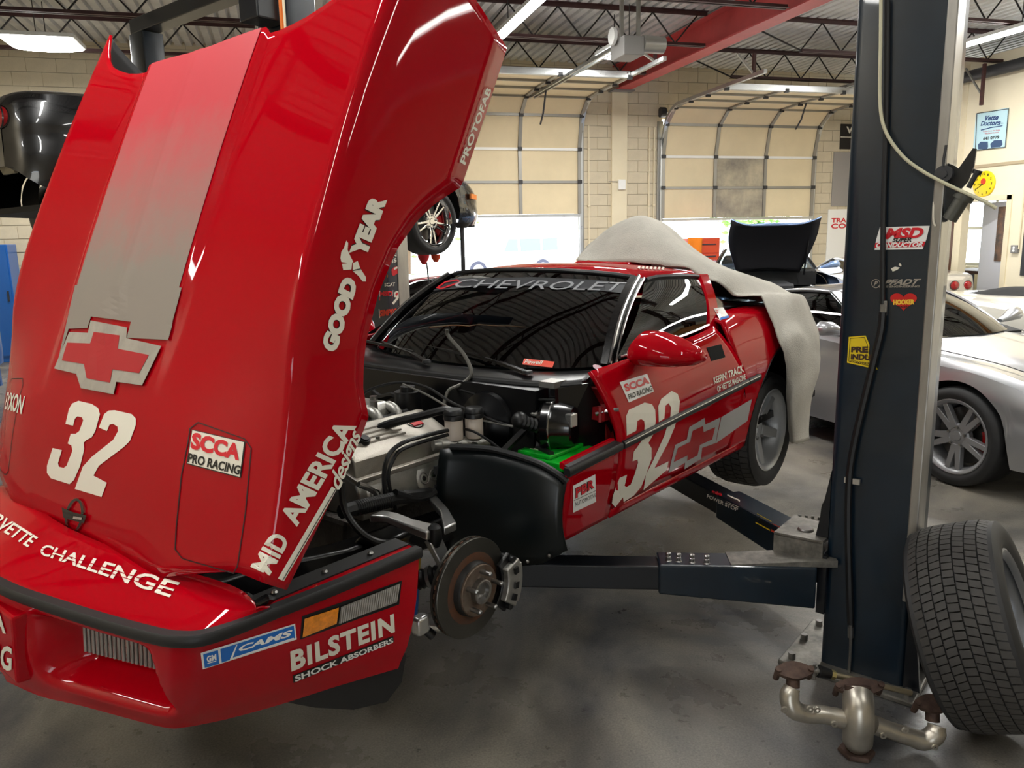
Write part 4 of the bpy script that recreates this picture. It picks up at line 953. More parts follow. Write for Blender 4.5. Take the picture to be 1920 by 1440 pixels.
# battery
m_green = mat('battery_green', (6, 170, 40), .35, coat=.4); bx0, bx1, by0, by1 = -.69, -.43, .615, .835
q = MB(); q.bx((bx0,by0,.70), (bx1,by1,.825)); bat = q.build('battery', m_printblack, car, 0, bevel=.006)
q = MB(); q.bx((bx0-.004,by0-.004,.82), (bx1+.004,by1+.004,.852)); q.build('battery_lid', m_green, bat, 0, bevel=.005)
q = MB(); q.bx((bx0+.03,by0+.0,.852), (bx1-.01,by1-.07,.868)); q.build('battery_top_step', m_green, bat, 0, bevel=.005)
q = MB(); q.bx((bx0+.06,by0+.03,.868), (bx1-.05,by0+.09,.8695)); q.build('battery_label', m_print, bat, 0)
q = MB(); q.bx((bx0+.10,by0+.045,.8695), (bx1-.08,by0+.075,.8702)); q.build('battery_label_print', m_printblack, bat, 0)
q = MB(); q.beam((-.50,.66,.87), (-.46,.76,.87), .02, .014); q.beam((-.50,.66,.87), (-.52,.645,.93), .02, .014); q.build('battery_strap', m_rubber, bat, 0)
# cowl, side gusset, wipers
CB = smooth_path([V(p) for p in ((-.545,0,1.085),(-.55,.25,1.086),(-.565,.5,1.088),(-.60,.66,1.09),(-.66,.76,1.10))], 4); CE = smooth_path([V(p)+V((0,0,-.012)) for p in wb_], 4)
q = MB(); q.grid([[a.lerp(c, f)+V((0,0,.012*math.sin(pi*f))) for a, c in zip(CB, CE)] for f in lin_(0, 1, 5)]); q.mirror(); q.build('cowl_panel', m_bayblack, car, 60, solid=.01)
q = MB(); q.tube([p+V((.004,0,0)) for p in CB], .014, 8); q.mirror(); q.build('cowl_lip', m_rubber, car)
q = MB(); q.prism([(-.56,.68,1.085),(-.67,.77,1.10),(-.80,.80,.90),(-.74,.78,.84),(-.55,.70,.84)], (0,.012,0)); q.pair('cowl_gusset', m_bayblack, car, smooth=0)
q = MB(); q.beam((-.555,.70,1.09), (-.545,.72,.86), .03, .02); q.pair('gusset_edge', m_blackgloss, car, smooth=0)
q = MB(); q.bx((-.64,.63,1.088), (-.56,.70,1.11)); q.pair('cowl_bracket', m_alu, car, smooth=0)
for y0, y1, x0, x1 in ((.50,-.02,-.66,-.80),(-.05,-.50,-.64,-.80)):
    q = MB(); q.beam((x0,y0,1.115), ((x0+x1)/2,(y0+y1)/2+.05,1.13), .022, .012); q.beam(((x0+x1)/2,(y0+y1)/2+.05,1.13), (x1+.02,y1,1.16), .012, .008); w_ = q.build('wiper_arm', m_blackgloss, car, 0)
    q = MB(); q.beam((x1+.06,y1+.26,1.135), (x1-.01,y1-.22,1.155), .008, .012); q.build('wiper_blade', m_rubber, w_, 0)
    q = MB(); q.lathe([(0,.012),(.018,.01),(.022,0)], (x0,y0,1.115), (0,0,1), 14); q.build('wiper_pivot', m_hose, w_)
# hoses, cables and wiring in the bay
def run(name, pts, x, r, m_, fn='X'):
    q = MB(); q.tube([getattr(RC, fn)(px, py, (x[i] if isinstance(x, (list, tuple)) else x)) for i, (px, py) in enumerate(pts)], r, 8, sub=5); return q.build(name, m_, car)
run('dipstick_tube', [(838,618),(842,632),(868,662),(883,692),(880,708),(862,722),(842,732),(834,752),(832,768)], [-.60,-.60,-.58,-.55,-.53,-.50,-.47,-.44,-.42], .008, mat('tube_grey', (96, 94, 88), .4, .5))
run('throttle_cable', [(672,745),(700,728),(750,717),(800,726),(848,755),(900,778),(955,798),(968,790)], [-.25,-.28,-.33,-.38,-.40,-.42,-.45,-.47], .0055, m_hose)
run('speed_cable', [(755,720),(800,740),(850,768),(905,788),(962,800)], [-.33,-.36,-.38,-.42,-.45], .0045, mat('cable_grey', (120, 118, 112), .4, .4))
run('vacuum_hose', [(858,730),(900,742),(935,758),(962,775),(972,782)], -.50, .006, m_hose)
run('vacuum_hose', [(925,780),(927,765),(950,752),(990,749),(1040,750)], -.52, .005, m_hose)
run('heater_hose', [(690,812),(730,795),(790,780),(830,770),(850,772)], [-.1,-.15,-.25,-.32,-.36], .016, m_hose)
run('heater_hose', [(700,735),(715,745),(740,742),(760,770)], -.42, .014, m_hose)
run('brake_line', [(850,802),(885,808),(915,825),(938,842)], -.36, .005, m_hose)
run('plug_wire', [(848,805),(800,816),(760,828),(735,845),(723,868),(720,900),(724,930),(735,950)], [.40,.40,.41,.41,.42,.42,.42,.42], .008, m_hose, 'Y')
run('plug_wire', [(852,812),(800,826),(755,842),(738,860),(728,890),(733,925),(742,955)], [.40,.40,.41,.41,.42,.42,.42], .007, m_hose, 'Y')
run('harness_tube', [(640,960),(690,946),(740,935),(780,930),(806,926)], .43, .024, m_hose, 'Y')
run('harness_tube', [(740,925),(775,935),(800,930),(815,922)], .44, .016, m_hose, 'Y')
for k in range(16):
    f = k/15; p = RC.Y(665+62*f, 953-14*f, .43); q = MB(); q.lathe([(.0245,-.0025),(.0265,0),(.0245,.0025)], p, RC.Y(727,939,.43)-RC.Y(665,953,.43), 14); q.build('conduit_rib', m_hose, car)
run('plug_boot', [(672,908),(690,915),(702,922)], .40, .010, m_steel, 'Y')
q = MB(); q.tube([(.42,-.3,.78),(.42,.3,.78)], .03, 10); q.build('radiator_hose', m_hose, car)
q = MB(); q.bx((.48,-.36,.50), (.56,.36,.80)); q.build('radiator', m_bayblack, car, 0, bevel=.01)
# hood hinge at the bumper corner
q = MB(); q.beam((.74,.70,.74), (.80,.74,.80), .05, .03); q.tube([(.72,.78,.77),(.76,.80,.80),(.79,.79,.79)], .012, 8); q.pair('hood_hinge', m_blackgloss, car, smooth=0)
# ================================================================ print on the red car
def P2(loops, cuts=6):   # pixel polygons: cut on a pixel grid so they can follow a curved panel
    bm = bmesh.new(); xs = [p[0] for L in loops for p in L]; ys = [p[1] for L in loops for p in L]; x0, x1, y0, y1 = min(xs), max(xs), min(ys), max(ys); w, h = max(1, x1-x0), max(1, y1-y0)
    for L in loops: bm.faces.new([bm.verts.new(((p[0]-x0)/w, (p[1]-y0)/h, 0)) for p in L])
    v, f = cutgrid(bm, (cuts, cuts)); return [(x0+a*w, y0+c*h) for a, c in v], f
def prt(name, loops, surf, m, par=None, cuts=6, off=.002, label=None): return decal(name, P2(loops, cuts), None, surf, m, par or car, RC.M, off, label)
def txt(name, s, quad, surf, m, par=None, bold=.02, shear=0., cuts=(10, 2), off=.0026, label=None, space=1.): return decal(name, textmesh(s, bold, shear, cuts, space), quad, surf, m, par or car, RC.M, off, label)
h3, Z1, Z2, Z3, Z4, Z5, Z6 = zp((0,480), 3), zp((580,340), 4.233), zp((450,760), 4.115), zp((840,150), 8), zp((360,1080), 4.571), zp((0,940), 4.114), zp((1050,670), 4.364)
# hood stripe, silver turning to red towards its upper end
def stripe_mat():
    M = bpy.data.materials.new('graded_stripe'); M.use_nodes = True; nt = M.node_tree; b = nt.nodes['Principled BSDF']; L = nt.links.new
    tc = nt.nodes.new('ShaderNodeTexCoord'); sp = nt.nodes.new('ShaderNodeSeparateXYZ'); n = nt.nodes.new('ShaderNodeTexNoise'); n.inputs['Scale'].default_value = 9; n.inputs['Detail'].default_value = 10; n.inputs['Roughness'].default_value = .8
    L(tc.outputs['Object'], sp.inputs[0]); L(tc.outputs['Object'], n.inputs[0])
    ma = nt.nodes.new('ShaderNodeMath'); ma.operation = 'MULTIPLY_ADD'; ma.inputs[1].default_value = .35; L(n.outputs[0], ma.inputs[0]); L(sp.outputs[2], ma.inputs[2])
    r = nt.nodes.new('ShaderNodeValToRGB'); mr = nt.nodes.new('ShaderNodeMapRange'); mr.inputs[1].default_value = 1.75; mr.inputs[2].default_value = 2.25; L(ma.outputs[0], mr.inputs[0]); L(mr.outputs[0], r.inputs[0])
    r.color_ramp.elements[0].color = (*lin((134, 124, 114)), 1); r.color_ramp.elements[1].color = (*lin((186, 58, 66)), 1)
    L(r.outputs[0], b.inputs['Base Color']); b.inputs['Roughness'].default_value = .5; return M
m_gst = stripe_mat(); sb_ = MB(); rows_ = []
for u_, r_ in zip(svals, grid):   # the stripe follows the raised centre of the hood
    ks = [k for k in range(len(cols)) if cols[k] <= .33]; c_ = [r_[k] for k in ks]
    if (c_[0]-HO).dot(HS) < .60: continue
    rows_.append([V((p.x, -p.y, p.z))+HN*.002 for p in reversed(c_[1:])]+[p+HN*.002 for p in c_])
sb_.grid(rows_); sb_.build('hood_stripe', m_gst, hood, 38)
prt('hood_stripe', [[(343,540),(316.7,638),(240,634),(248,604),(173,594),(166,616),(131,617),(108,690),(143,535)]], SH, m_gst, hood, 14, .004)
bo_ = h3((520,365),(725,405),(722,465),(918,510),(810,730),(665,710),(650,780),(465,745),(440,665),(315,635),(400,430),(505,435)); bi_ = h3((540,430),(685,450),(675,525),(850,560),(795,662),(645,640),(632,715),(500,690),(485,610),(360,590),(390,490),(520,495))
prt('bowtie_border', [bo_], SH, m_bowedge, hood, 10, .0058); prt('bowtie', [bi_], SH, m_bowred, hood, 10, .007)
n3 = ((372,945),(392,860),(410,830),(445,815),(520,833),(555,855),(566,890),(540,985),(520,1020),(490,1035),(475,1050),(478,1085),(455,1180),(420,1260),(395,1283),(290,1250),(268,1220),(268,1180),(300,1080),(352,1092),(330,1165),(335,1185),(362,1192),(378,1180),(412,1095),(405,1065),(385,1055),(402,1000),(430,1000),(450,985),(472,925),(465,908),(440,902),(425,915),(415,955))
n2 = ((560,965),(590,890),(615,870),(650,868),(745,890),(768,915),(768,950),(735,1040),(700,1075),(560,1180),(530,1235),(605,1275),(575,1355),(425,1310),(470,1185),(520,1130),(640,1035),(668,985),(665,960),(640,945),(620,950),(605,985))
prt('number_three', [h3(*n3)], SH, m_print, hood, 8); prt('number_two', [h3(*n2)], SH, m_print, hood, 8)
# pop-up lamp covers: a groove outline each
for L in ([(352,830),(356,803),(372,791),(460,822),(473,840),(462,960),(447,1062),(438,1076),(342,1048),(328,1030),(330,990),(340,890)],):
    rg, inn = ring(L, 2.2); g_ = prt('headlamp_cover_gap', rg, SH, mat('panel_gap', (38, 0, 4), .5), hood, 6, .0015); q = MB(); q.add([V((v_.co.x, -v_.co.y, v_.co.z)) for v_ in g_.data.vertices], [tuple(reversed(p_.vertices)) for p_ in g_.data.polygons]); q.build('headlamp_cover_gap', mat('panel_gap', (38, 0, 4), .5), hood, 0)
prt('sticker', [h3((1083,975),(1385,1045),(1358,1250),(1053,1170))], SH, m_printblack, hood); prt('sticker_face', [h3((1088,981),(1378,1048),(1353,1242),(1060,1165))], SH, m_print, hood, off=.003)
txt('sticker_text', 'SCCA', h3((1092,990),(1366,1062),(1352,1152),(1078,1084)), SH, m_printred, hood, .05, off=.0045); txt('sticker_text', 'PRO RACING', h3((1072,1108),(1364,1180),(1352,1232),(1062,1160)), SH, m_printblack, hood, .03, off=.0045)
SHL = world_bvh([(hood, Matrix())]); tm_ = textmesh('EXXON', .02, 0, (8, 2)); q = MB()
for x_, y_ in tm_[0]:
    s_, yy_ = .185+.06*y_, -.775+.285*x_; h_ = SHL.ray_cast(hood_pt(s_, yy_, .8), -HN); q.v.append((h_[0] if h_[0] else hood_pt(s_, yy_, .2))+HN*.0025)
q.f = list(tm_[1]); q.mi = [0]*len(q.f); q.build('lettering', m_print, hood, 0)
# nose emblem
cx, cy = 143, 967; el = [(cx+17*math.cos(t)-4*math.sin(t), cy+33*math.sin(t)) for t in [2*pi*k/24 for k in range(24)]]; prt('emblem_ring', ring(el, 4.5)[0], SH, m_blackgloss, hood, 3, .006)
prt('emblem_flag', [[(121,951),(143,960),(167,966),(163,980),(140,975),(124,970)]], SH, m_blackgloss, hood, 3, .008); prt('emblem_detail', [[(144,967),(160,970),(159,974),(143,972)]], SH, m_bowedge, hood, 2, .0095)
# fender side lettering
for s_, q_ in (('GOOD', Z1((85,1312),(262,738),(385,800),(205,1372))), ('YEAR', Z1((308,568),(487,85),(612,148),(437,622)))):
    txt('lettering_shadow', s_, q_, SH, m_printblack, hood, .10, off=.0018); txt('lettering', s_, q_, SH, m_print, hood, .075, off=.0032)
prt('winged_foot', [Z1((290,470),(305,490),(300,545),(320,590),(345,640),(320,655),(280,645),(250,640),(243,610),(250,560),(270,530))], SH, m_print, hood, 4)
prt('winged_foot', [Z1((255,655),(335,645),(330,700),(265,705))], SH, m_print, hood, 3); prt('winged_foot', [Z1((340,650),(380,632),(400,690),(445,760),(445,795),(420,795),(385,750),(340,712))], SH, m_print, hood, 4); prt('winged_foot_line', [Z1((335,705),(400,690),(402,698),(338,713))], SH, m_printblack, hood, 3, .004)
txt('lettering', 'MID', Z2((85,1243),(258,965),(383,1040),(228,1312)), SH, m_print, hood, .035); txt('lettering', 'AMERICA', Z2((292,868),(752,92),(898,160),(437,937)), SH, m_print, hood, .035)
txt('lettering', 'designs', Z2((672,592),(848,168),(965,245),(798,685)), SH, m_print, hood, .02, .3, space=.92); prt('lettering_rule', [Z2((290,1335),(335,1355),(745,650),(705,625))], SH, m_print, hood, 5); prt('lettering_rule_line', [Z2((322,1347),(327,1349),(735,646),(730,643))], SH, m_printblack, hood, 5, .0035)
txt('lettering', 'PROTOFAB', Z3((168,1228),(575,98),(645,150),(248,1280)), SH, m_print, hood, .03)
# bumper print
prt('sticker', [Z4((75,655),(880,405),(895,540),(92,795))], SF, m_white); prt('sticker_field', [Z4((95,665),(220,628),(232,745),(108,780))], SF, m_printblue, off=.003); prt('sticker_field', [Z4((240,620),(868,420),(880,525),(252,735))], SF, m_printblue, off=.003)
txt('sticker_text', 'GM', Z4((122,678),(203,655),(207,708),(128,730)), SF, m_white, bold=.04, off=.0042); txt('sticker_text', 'CAMS', Z4((400,590),(855,450),(862,502),(395,642)), SF, m_white, bold=.04, shear=.25, off=.0042); prt('sticker_rule', [Z4((320,705),(375,580),(385,578),(345,690),(865,520),(868,530),(325,712))], SF, m_white, off=.0042)
prt('sticker_rule', [Z4((130,735),(205,713),(205,720),(131,742))], SF, m_white, off=.0042)
txt('lettering', 'BILSTEIN', Z4((838,640),(1725,318),(1735,478),(850,815)), SF, m_print, bold=.04, space=1.12); prt('lettering_band', [Z4((862,850),(1722,510),(1728,562),(868,914))], SF, m_printblack, off=.0015); txt('lettering', 'SHOCK ABSORBERS', Z4((875,850),(1716,524),(1722,566),(882,902)), SF, m_white, bold=.03, off=.003)
SN = world_bvh([(nosetop, RC.M)])
txt('lettering', 'CHALLENGE', Z5((342,333),(1395,632),(1308,748),(300,412)), SN, m_print, bold=.02); txt('lettering', 'CORVETTE', Z5((-130,14),(300,284),(215,360),(-212,92)), SN, m_print, bold=.02)
for f, wd in ((.42, .03), (.68, .025)):
    a, c, d, e = Z5((342,333),(1395,632),(1308,748),(300,412)); l0 = [a[k]+(e[k]-a[k])*f for k in (0,1)]; r0 = [c[k]+(d[k]-c[k])*f for k in (0,1)]; l1 = [a[k]+(e[k]-a[k])*(f+wd*2) for k in (0,1)]; r1 = [c[k]+(d[k]-c[k])*(f+wd*2) for k in (0,1)]
    prt('lettering_slot', [[l0, r0, r1, l1]], SN, m_red, cuts=8, off=.0034)
q = MB(); q.hexa([V((1.06,-.175,.51)), V((1.122,-.17,.515)), V((1.122,.17,.515)), V((1.06,.175,.51)), V((1.05,-.215,.722)), V((1.122,-.21,.717)), V((1.122,.21,.717)), V((1.05,.215,.722))]); q.build('plate_panel', m_red, car, 0, bevel=.008); SPL = FlatSurf(RC.M@V((1.1225,0,.6)), RC.M.to_3x3()@V((1,0,0))); txt('plate_text', 'A', Z5((-52,838),(38,848),(50,1020),(-45,1000)), SPL, m_print, bold=.03, off=.002); txt('plate_text', 'NG', Z5((-75,1092),(98,1120),(94,1312),(-80,1270)), SPL, m_print, bold=.03, off=.002)
# flank print
SD = world_bvh([(door, RC.M), (fend, RC.M), (quarter, RC.M), (sill, RC.M)])
prt('sticker', [Z6((485,205),(710,135),(765,280),(560,370))], SD, m_white); txt('sticker_text', 'SCCA', Z6((510,225),(715,155),(730,215),(535,285)), SD, m_printred, bold=.05, off=.0036); txt('sticker_text', 'PRO RACING', Z6((548,305),(745,230),(752,275),(560,345)), SD, m_printblack, bold=.03, off=.0036)
txt('lettering', "KEEPIN' TRACK", Z6((1250,165),(1495,55),(1505,120),(1258,220)), SD, m_print, bold=.03); txt('lettering', 'OF VETTES MAGAZINE', Z6((1278,235),(1512,135),(1518,180),(1285,285)), SD, m_print, bold=.03)
d3 = ((543,640),(538,480),(560,430),(690,370),(750,385),(775,430),(780,520),(765,620),(720,700),(745,740),(745,830),(700,960),(660,1060),(600,1130),(450,1225),(425,1195),(435,1130),(485,985),(545,960),(525,1050),(540,1060),(575,1040),(610,950),(635,860),(630,835),(590,850),(600,770),(620,745),(680,660),(690,560),(685,520),(660,505),(630,520),(620,600))
d2 = ((805,530),(800,400),(825,340),(910,275),(960,300),(978,360),(970,440),(935,570),(880,700),(770,905),(885,850),(870,920),(680,1085),(700,960),(760,840),(850,640),(900,480),(905,410),(885,375),(860,395),(850,500))
prt('number_three', [Z6(*d3)], SD, m_print, cuts=10); prt('number_two', [Z6(*d2)], SD, m_print, cuts=10)
prt('bowtie_border', [Z6((940,715),(1035,670),(1055,570),(1180,495),(1185,550),(1310,490),(1270,700),(1160,740),(1150,830),(1015,915),(1020,860),(885,945))], SD, mat('sticker_silver', (168, 166, 164), .4), cuts=8)
prt('bowtie', [Z6((960,740),(1060,690),(1080,600),(1165,560),(1170,610),(1265,570),(1240,670),(1140,715),(1120,800),(1035,845),(1040,800),(925,855))], SD, m_red, cuts=8, off=.0034)
prt('flank_stripe', [Z6((1318,488),(1568,340),(1530,520),(1272,703))], SD, mat('sticker_silver', (168, 166, 164), .4), cuts=6)
prt('sticker', [Z6((103,1050),(285,955),(292,1180),(105,1270))], SD, m_white); txt('sticker_text', 'PBR', Z6((120,1070),(275,985),(275,1065),(120,1155)), SD, m_printblack, bold=.07, off=.003); txt('sticker_text', 'PBR', Z6((122,1072),(273,988),(273,1063),(122,1152)), SD, m_printred, bold=.035, off=.004); txt('sticker_text', 'AUTOMOTIVE', Z6((112,1188),(285,1108),(287,1138),(115,1222)), SD, m_printblack, bold=0., off=.0036); prt('sticker_rule', [Z6((108,1168),(288,1085),(288,1089),(108,1172))], SD, m_printblack, off=.0036)
SB = world_bvh([(bpil, RC.M), (quarter, RC.M), (door, RC.M)])
prt('sticker', [[(1337,578),(1356,576),(1367,596),(1350,601)]], SB, m_white, cuts=2); prt('sticker_bar', [[(1350,597),(1366,592),(1367,596),(1350,601)]], SB, m_printblue, cuts=2, off=.003); txt('sticker_text', 'EXXON', [(1340,581),(1356,579),(1361,588),(1345,591)], SB, m_printred, bold=.03, cuts=(2, 1), off=.003)
# windshield print
m_banner = mat('banner_grey', (52, 54, 58), .4); m_banlet = mat('banner_letter', (150, 152, 156), .4)
prt('banner', [[(846,523),(1000,520.5),(1120,526),(1181,533),(1168,551),(1100,543),(1000,537),(900,537),(812,546)]], SW, m_banner, wind, 8, .003)
txt('banner_text', 'CHEVROLET', [(866,524.5),(1178,531),(1160,547),(846,540)], SW, m_banlet, wind, bold=.0, off=.005, cuts=(14, 1)); prt('banner_bowtie', ring([(818,541),(835,529),(858,525),(866,531),(845,538),(828,544)], 2.5)[0], SW, m_printred, wind, 3, .005)
prt('sticker', [[(983,673),(1040,679),(1036,690),(980,684)]], SW, mat('orange_vinyl', (226, 62, 24), .4), wind, 2, .003); prt('sticker', [[(985,687),(1033,691),(1031,695),(984,691)]], SW, m_print, wind, 2, .003); txt('sticker_text', 'Powell', [(986,675),(1020,677),(1017,685),(983,682)], SW, m_print, wind, .02, .2, (3, 1), .0045)
prt('sticker', [[(1125+13*math.cos(t)+4*math.sin(t), 691+6*math.sin(t)+3*math.cos(t)) for t in [2*pi*k/16 for k in range(16)]]], SW, mat('pink_vinyl', (226, 190, 200), .4), wind, 2, .003)
for k in range(9): x = 1195+k*7.5; prt('roof_lettering', [[(x, 504+.35*k), (x+2, 499.5+.35*k), (x+6, 500+.35*k), (x+4.5, 505+.35*k)]], SR, m_print, roof, 1, .003)
# ================================================================ two-post lifts
m_lift = mat('lift_blue_enamel', (10, 27, 40), .33, coat=.35, var=.25, vs=5)
m_liftdark = mat('lift_dark_enamel', (9, 13, 20), .4, coat=.2)
m_bare = mat('bare_metal_edge', (168, 166, 162), .35, .9, var=.2, vs=9, stretch=(1, 1, .2))
m_scuffed = mat('scuffed_plate', (92, 90, 86), .45, .7, c2=(150, 146, 138), vs=12)
def lift_post(label, fr, x0, y0, s, H=3.7, inner='left', group='two-post lift columns'):
    """fr: lift frame; the post stands at x0, y0 (+y when s=1); its open side faces the car"""
    o = fr.M @ V((x0-.11, y0+s*.145, 0)); F = Frame(o, fr.rz); t = thing('lift_post', label, 'lift post', o, fr.rz, group)
    L = lambda x, y, z: V((x-(x0-.11), y-(y0+s*.145), z))
    r = []; pts = []
    for cx, cy, a in ((.095,.12,0),(-.095,.12,90),(-.095,-.12,180),(.095,-.12,270)):
        for k in range(4): th = R_(a+30*k); pts.append((cx+.015*math.cos(th), cy+.025*math.sin(th)))
    q = MB(); q.loft([[V((x, y, z)) for x, y in pts] for z in (.02, H)]); q.build('column', m_lift, t, 40)
    q = MB(); q.bx((.0,s*.122,.35), (.115,s*.153,H)); q.build('bare_edge', m_bare, t, 0, bevel=.004)
    q = MB(); q.bx((.19,-.28*s,0), (-.21,.20*s,.022)); q.build('base_plate', m_scuffed, t, 0, bevel=.006)
    q = MB(); q.prism([(.11,s*.145,.02),(.11,s*.20,.02),(.11,s*.17,.28),(.11,s*.145,.40)], (-.02,0,0)); q.build('base_gusset', m_liftdark, t, 0)
    q = MB(); q.prism([(-.10,s*.145,.02),(-.10,s*.20,.02),(-.10,s*.17,.28),(-.10,s*.145,.40)], (.02,0,0)); q.build('base_gusset', m_liftdark, t, 0)
    for x, y in ((.15,-.24*s),(-.17,-.24*s),(.15,.17*s),(-.17,.17*s),(-.02,-.25*s)): q = MB(); q.cyl((x,y,.022), (x,y,.045), .014, 6); q.build('anchor_bolt', m_steel, t, 30)
    return t, F, L
def lift_arm(t, a, e, w, zt, h0, h1, stickers=None, name='lift_arm'):
    a, e = V(a), V(e); m_ = a.lerp(e, .52); q = MB()
    def box(p, k, w, zt, h0, h1):
        d = (k-p).normalized(); n = V((-d.y, d.x, 0))*w/2
        return q.hexa([V((*(p-n).xy, zt-h0)), V((*(p+n).xy, zt-h0)), V((*(k+n).xy, zt-h1)), V((*(k-n).xy, zt-h1)), V((*(p-n).xy, zt)), V((*(p+n).xy, zt)), V((*(k+n).xy, zt)), V((*(k-n).xy, zt))])
    box(a, m_, w, zt, h0, h1); o = q.build(name, m_lift, t, 0, bevel=.008)
    q = MB(); box(m_+(a-m_)*.2, e, w*.78, zt-.012, h1-.022, h1-.022); q.build('arm_extension', m_liftdark, o, 0, bevel=.006)
    q = MB(); q.cyl(V((*e.xy, zt-.02)), V((*e.xy, zt+.03)), .055, 24); q.cyl(V((*e.xy, zt+.03)), V((*e.xy, zt+.10)), .03, 16); q.cyl(V((*e.xy, zt+.10)), V((*e.xy, zt+.12)), .06, 24); q.build('arm_pad', m_rubber, o, 30)
    return o
# ---- near post beside the red car
t, LF, L = lift_post('dark blue lift post covered in racing stickers beside the red car', RC, -1.11, 1.545, 1)
off = V((-1.22, 1.69, 0)); NL = lambda p: V(p)-off
arm1 = lift_arm(t, NL((-1.10,1.50,0)), NL((-.48,.58,0)), .13, .425, .165, .118, name='lift_arm')
q = MB(); d_ = (V((-.48,.58,0))-V((-1.10,1.50,0))).normalized(); n_ = V((-d_.y, d_.x, 0))
for f in (0,): q.hexa([NL((-1.14,1.56,.425))+n_*.06, NL((-1.14,1.56,.425))-n_*.06, NL((-.93,1.24,.425))-n_*.06, NL((-.93,1.24,.425))+n_*.06, NL((-1.14,1.56,.452))+n_*.06, NL((-1.14,1.56,.452))-n_*.06, NL((-.93,1.24,.428))-n_*.06, NL((-.93,1.24,.428))+n_*.06])
q.build('arm_wear_plate', m_scuffed, arm1, 0)
for px in (1253, 1272, 1297, 1325):
    p = RC.Z(px, 1056-(1325-px)*.07, .425); q = MB(); q.lathe([(.0,.034),(.006,.034),(.010,.030),(.010,.022),(.007,.019),(.010,.016),(.010,.004),(.013,.0)], NL(p), (0,0,1), 14); q.build('adapter_pin', m_steel, arm1, 30)
arm2 = lift_arm(t, NL((-1.33,1.42,0)), NL((-1.95,.46,0)), .13, .43, .14, .12)
q = MB(); q.prism([NL((-1.10,1.38,.34)), NL((-1.10,1.545,.34)), NL((-1.24,1.545,.34)), NL((-1.30,1.38,.34))], (0,0,.13)); car_ = q.build('carriage_block', m_liftdark, t, 0, bevel=.006)
q = MB(); q.prism([NL((-1.07,1.36,.505)), NL((-1.08,1.54,.505)), NL((-1.26,1.54,.505)), NL((-1.30,1.36,.505))], (0,0,.012)); q.prism([NL((-1.07,1.36,.44)), NL((-1.08,1.54,.44)), NL((-1.09,1.54,.44)), NL((-1.08,1.36,.44))], (0,0,.07)); q.build('pivot_plate', m_scuffed, car_, 0)
p = NL((-1.16,1.45,.517)); q = MB(); q.lathe([(0,.008),(.026,.008),(.03,.004),(.03,0)], p, (0,0,1), 22); q.build('pivot_pin', m_steel, car_, 30)
for k in range(9): a = R_(120+12*k); c_ = NL((-1.20,1.45,.511)); q = MB(); q.box(tuple(c_+V((math.cos(a)*.12, math.sin(a)*.12, .004))), (.014,.010,.012), a); q.build('gear_tooth', m_steel, car_, 0)
q = MB(); q.tube([NL((-1.20,1.50,.52)), NL((-1.20,1.50,.60)), NL((-1.20,1.515,.635)), NL((-1.20,1.545,.64)), NL((-1.20,1.55,.60)), NL((-1.20,1.55,.53))], .010, 8, sub=3); q.build('lock_handle', m_black, t)
q = MB(); q.prism([NL((-1.12,1.50,.52)), NL((-1.12,1.545,.52)), NL((-1.12,1.545,.78))], (-.02,0,0)); q.build('carriage_gusset', m_liftdark, t, 0)
q = MB(); q.bx(NL((-1.105,1.525,.23)), NL((-1.085,1.555,.46))); q.build('carriage_cheek', m_liftdark, t, 0)
# hoses on the face
XF = -1.098
def onpost(name, pts, r, m_, x=XF, n=8): q = MB(); q.tube([NL(RC.X(px, py, x)) for px, py in pts], r, n, sub=4); return q.build(name, m_, t)
onpost('flat_strap', [(1664,0),(1662,200),(1656,420),(1655,570)], .009, m_rubber)
onpost('hydraulic_hose', [(1655,585),(1652,620),(1640,670),(1618,760),(1600,840),(1592,900),(1590,980),(1592,1080),(1595,1170)], .0125, m_hose, XF+.006)
onpost('hydraulic_pipe', [(1595,1170),(1595,1215),(1592,1260)], .006, m_steel, XF+.004)
onpost('air_line', [(1652,-40),(1651,80),(1650,190),(1660,245),(1690,290),(1725,318),(1770,343),(1815,364),(1850,380),(1868,391)], .0055, mat('cream_airline', (200, 196, 168), .45), XF+.02)
q = MB(); q.box(tuple(NL(RC.X(1657,578,XF))), (.014,.022,.052)); q.build('hose_clamp', m_scuffed, t, 0, bevel=.003)
for px, py in ((1590,900),(1606,903)): q = MB(); q.box(tuple(NL(RC.X(px,py,XF+.004))), (.012,.024,.02)); q.build('pipe_clamp', m_alubright, t, 0)
q = MB(); q.cyl(NL(RC.X(1595,1175,XF)), NL(RC.X(1595,1195,XF)), .011, 8); q.build('pipe_fitting', m_steel, t)
# safety lock on the outer side
xk = -1.13
q = MB(); q.prism([NL(RC.X(px, py, xk)) for px, py in ((1764,318),(1768,302),(1790,311),(1797,316),(1824,278),(1831,279),(1826,312),(1815,340),(1800,356),(1770,352))], V((-.012,0,0))); q.build('lock_plate', m_black, t, 0)
q = MB(); c_ = NL(RC.X(1772,327,xk)); q.cyl(c_+V((-.01,0,0)), c_+V((.03,0,0)), .026, 22); q.cyl(c_+V((.03,0,0)), c_+V((.034,0,0)), .012, 14); q.build('lock_roller', m_dark, t, 30)
q = MB(); q.prism([NL(RC.X(px, py, xk)) for px, py in ((1755,340),(1800,350),(1800,370),(1775,415),(1752,422))], V((-.02,0,0))); q.build('lock_bracket', m_lift, t, 0)
a, e = NL(RC.X(1812,362,xk+.02)), NL(RC.X(1780,412,xk+.02)); q = MB(); q.cyl(a, a.lerp(e,.25), .030, 18); q.cyl(a.lerp(e,.2), e, .022, 18); q.build('release_cylinder', mat('release_grey', (84, 84, 78), .45, .4), t, 30)
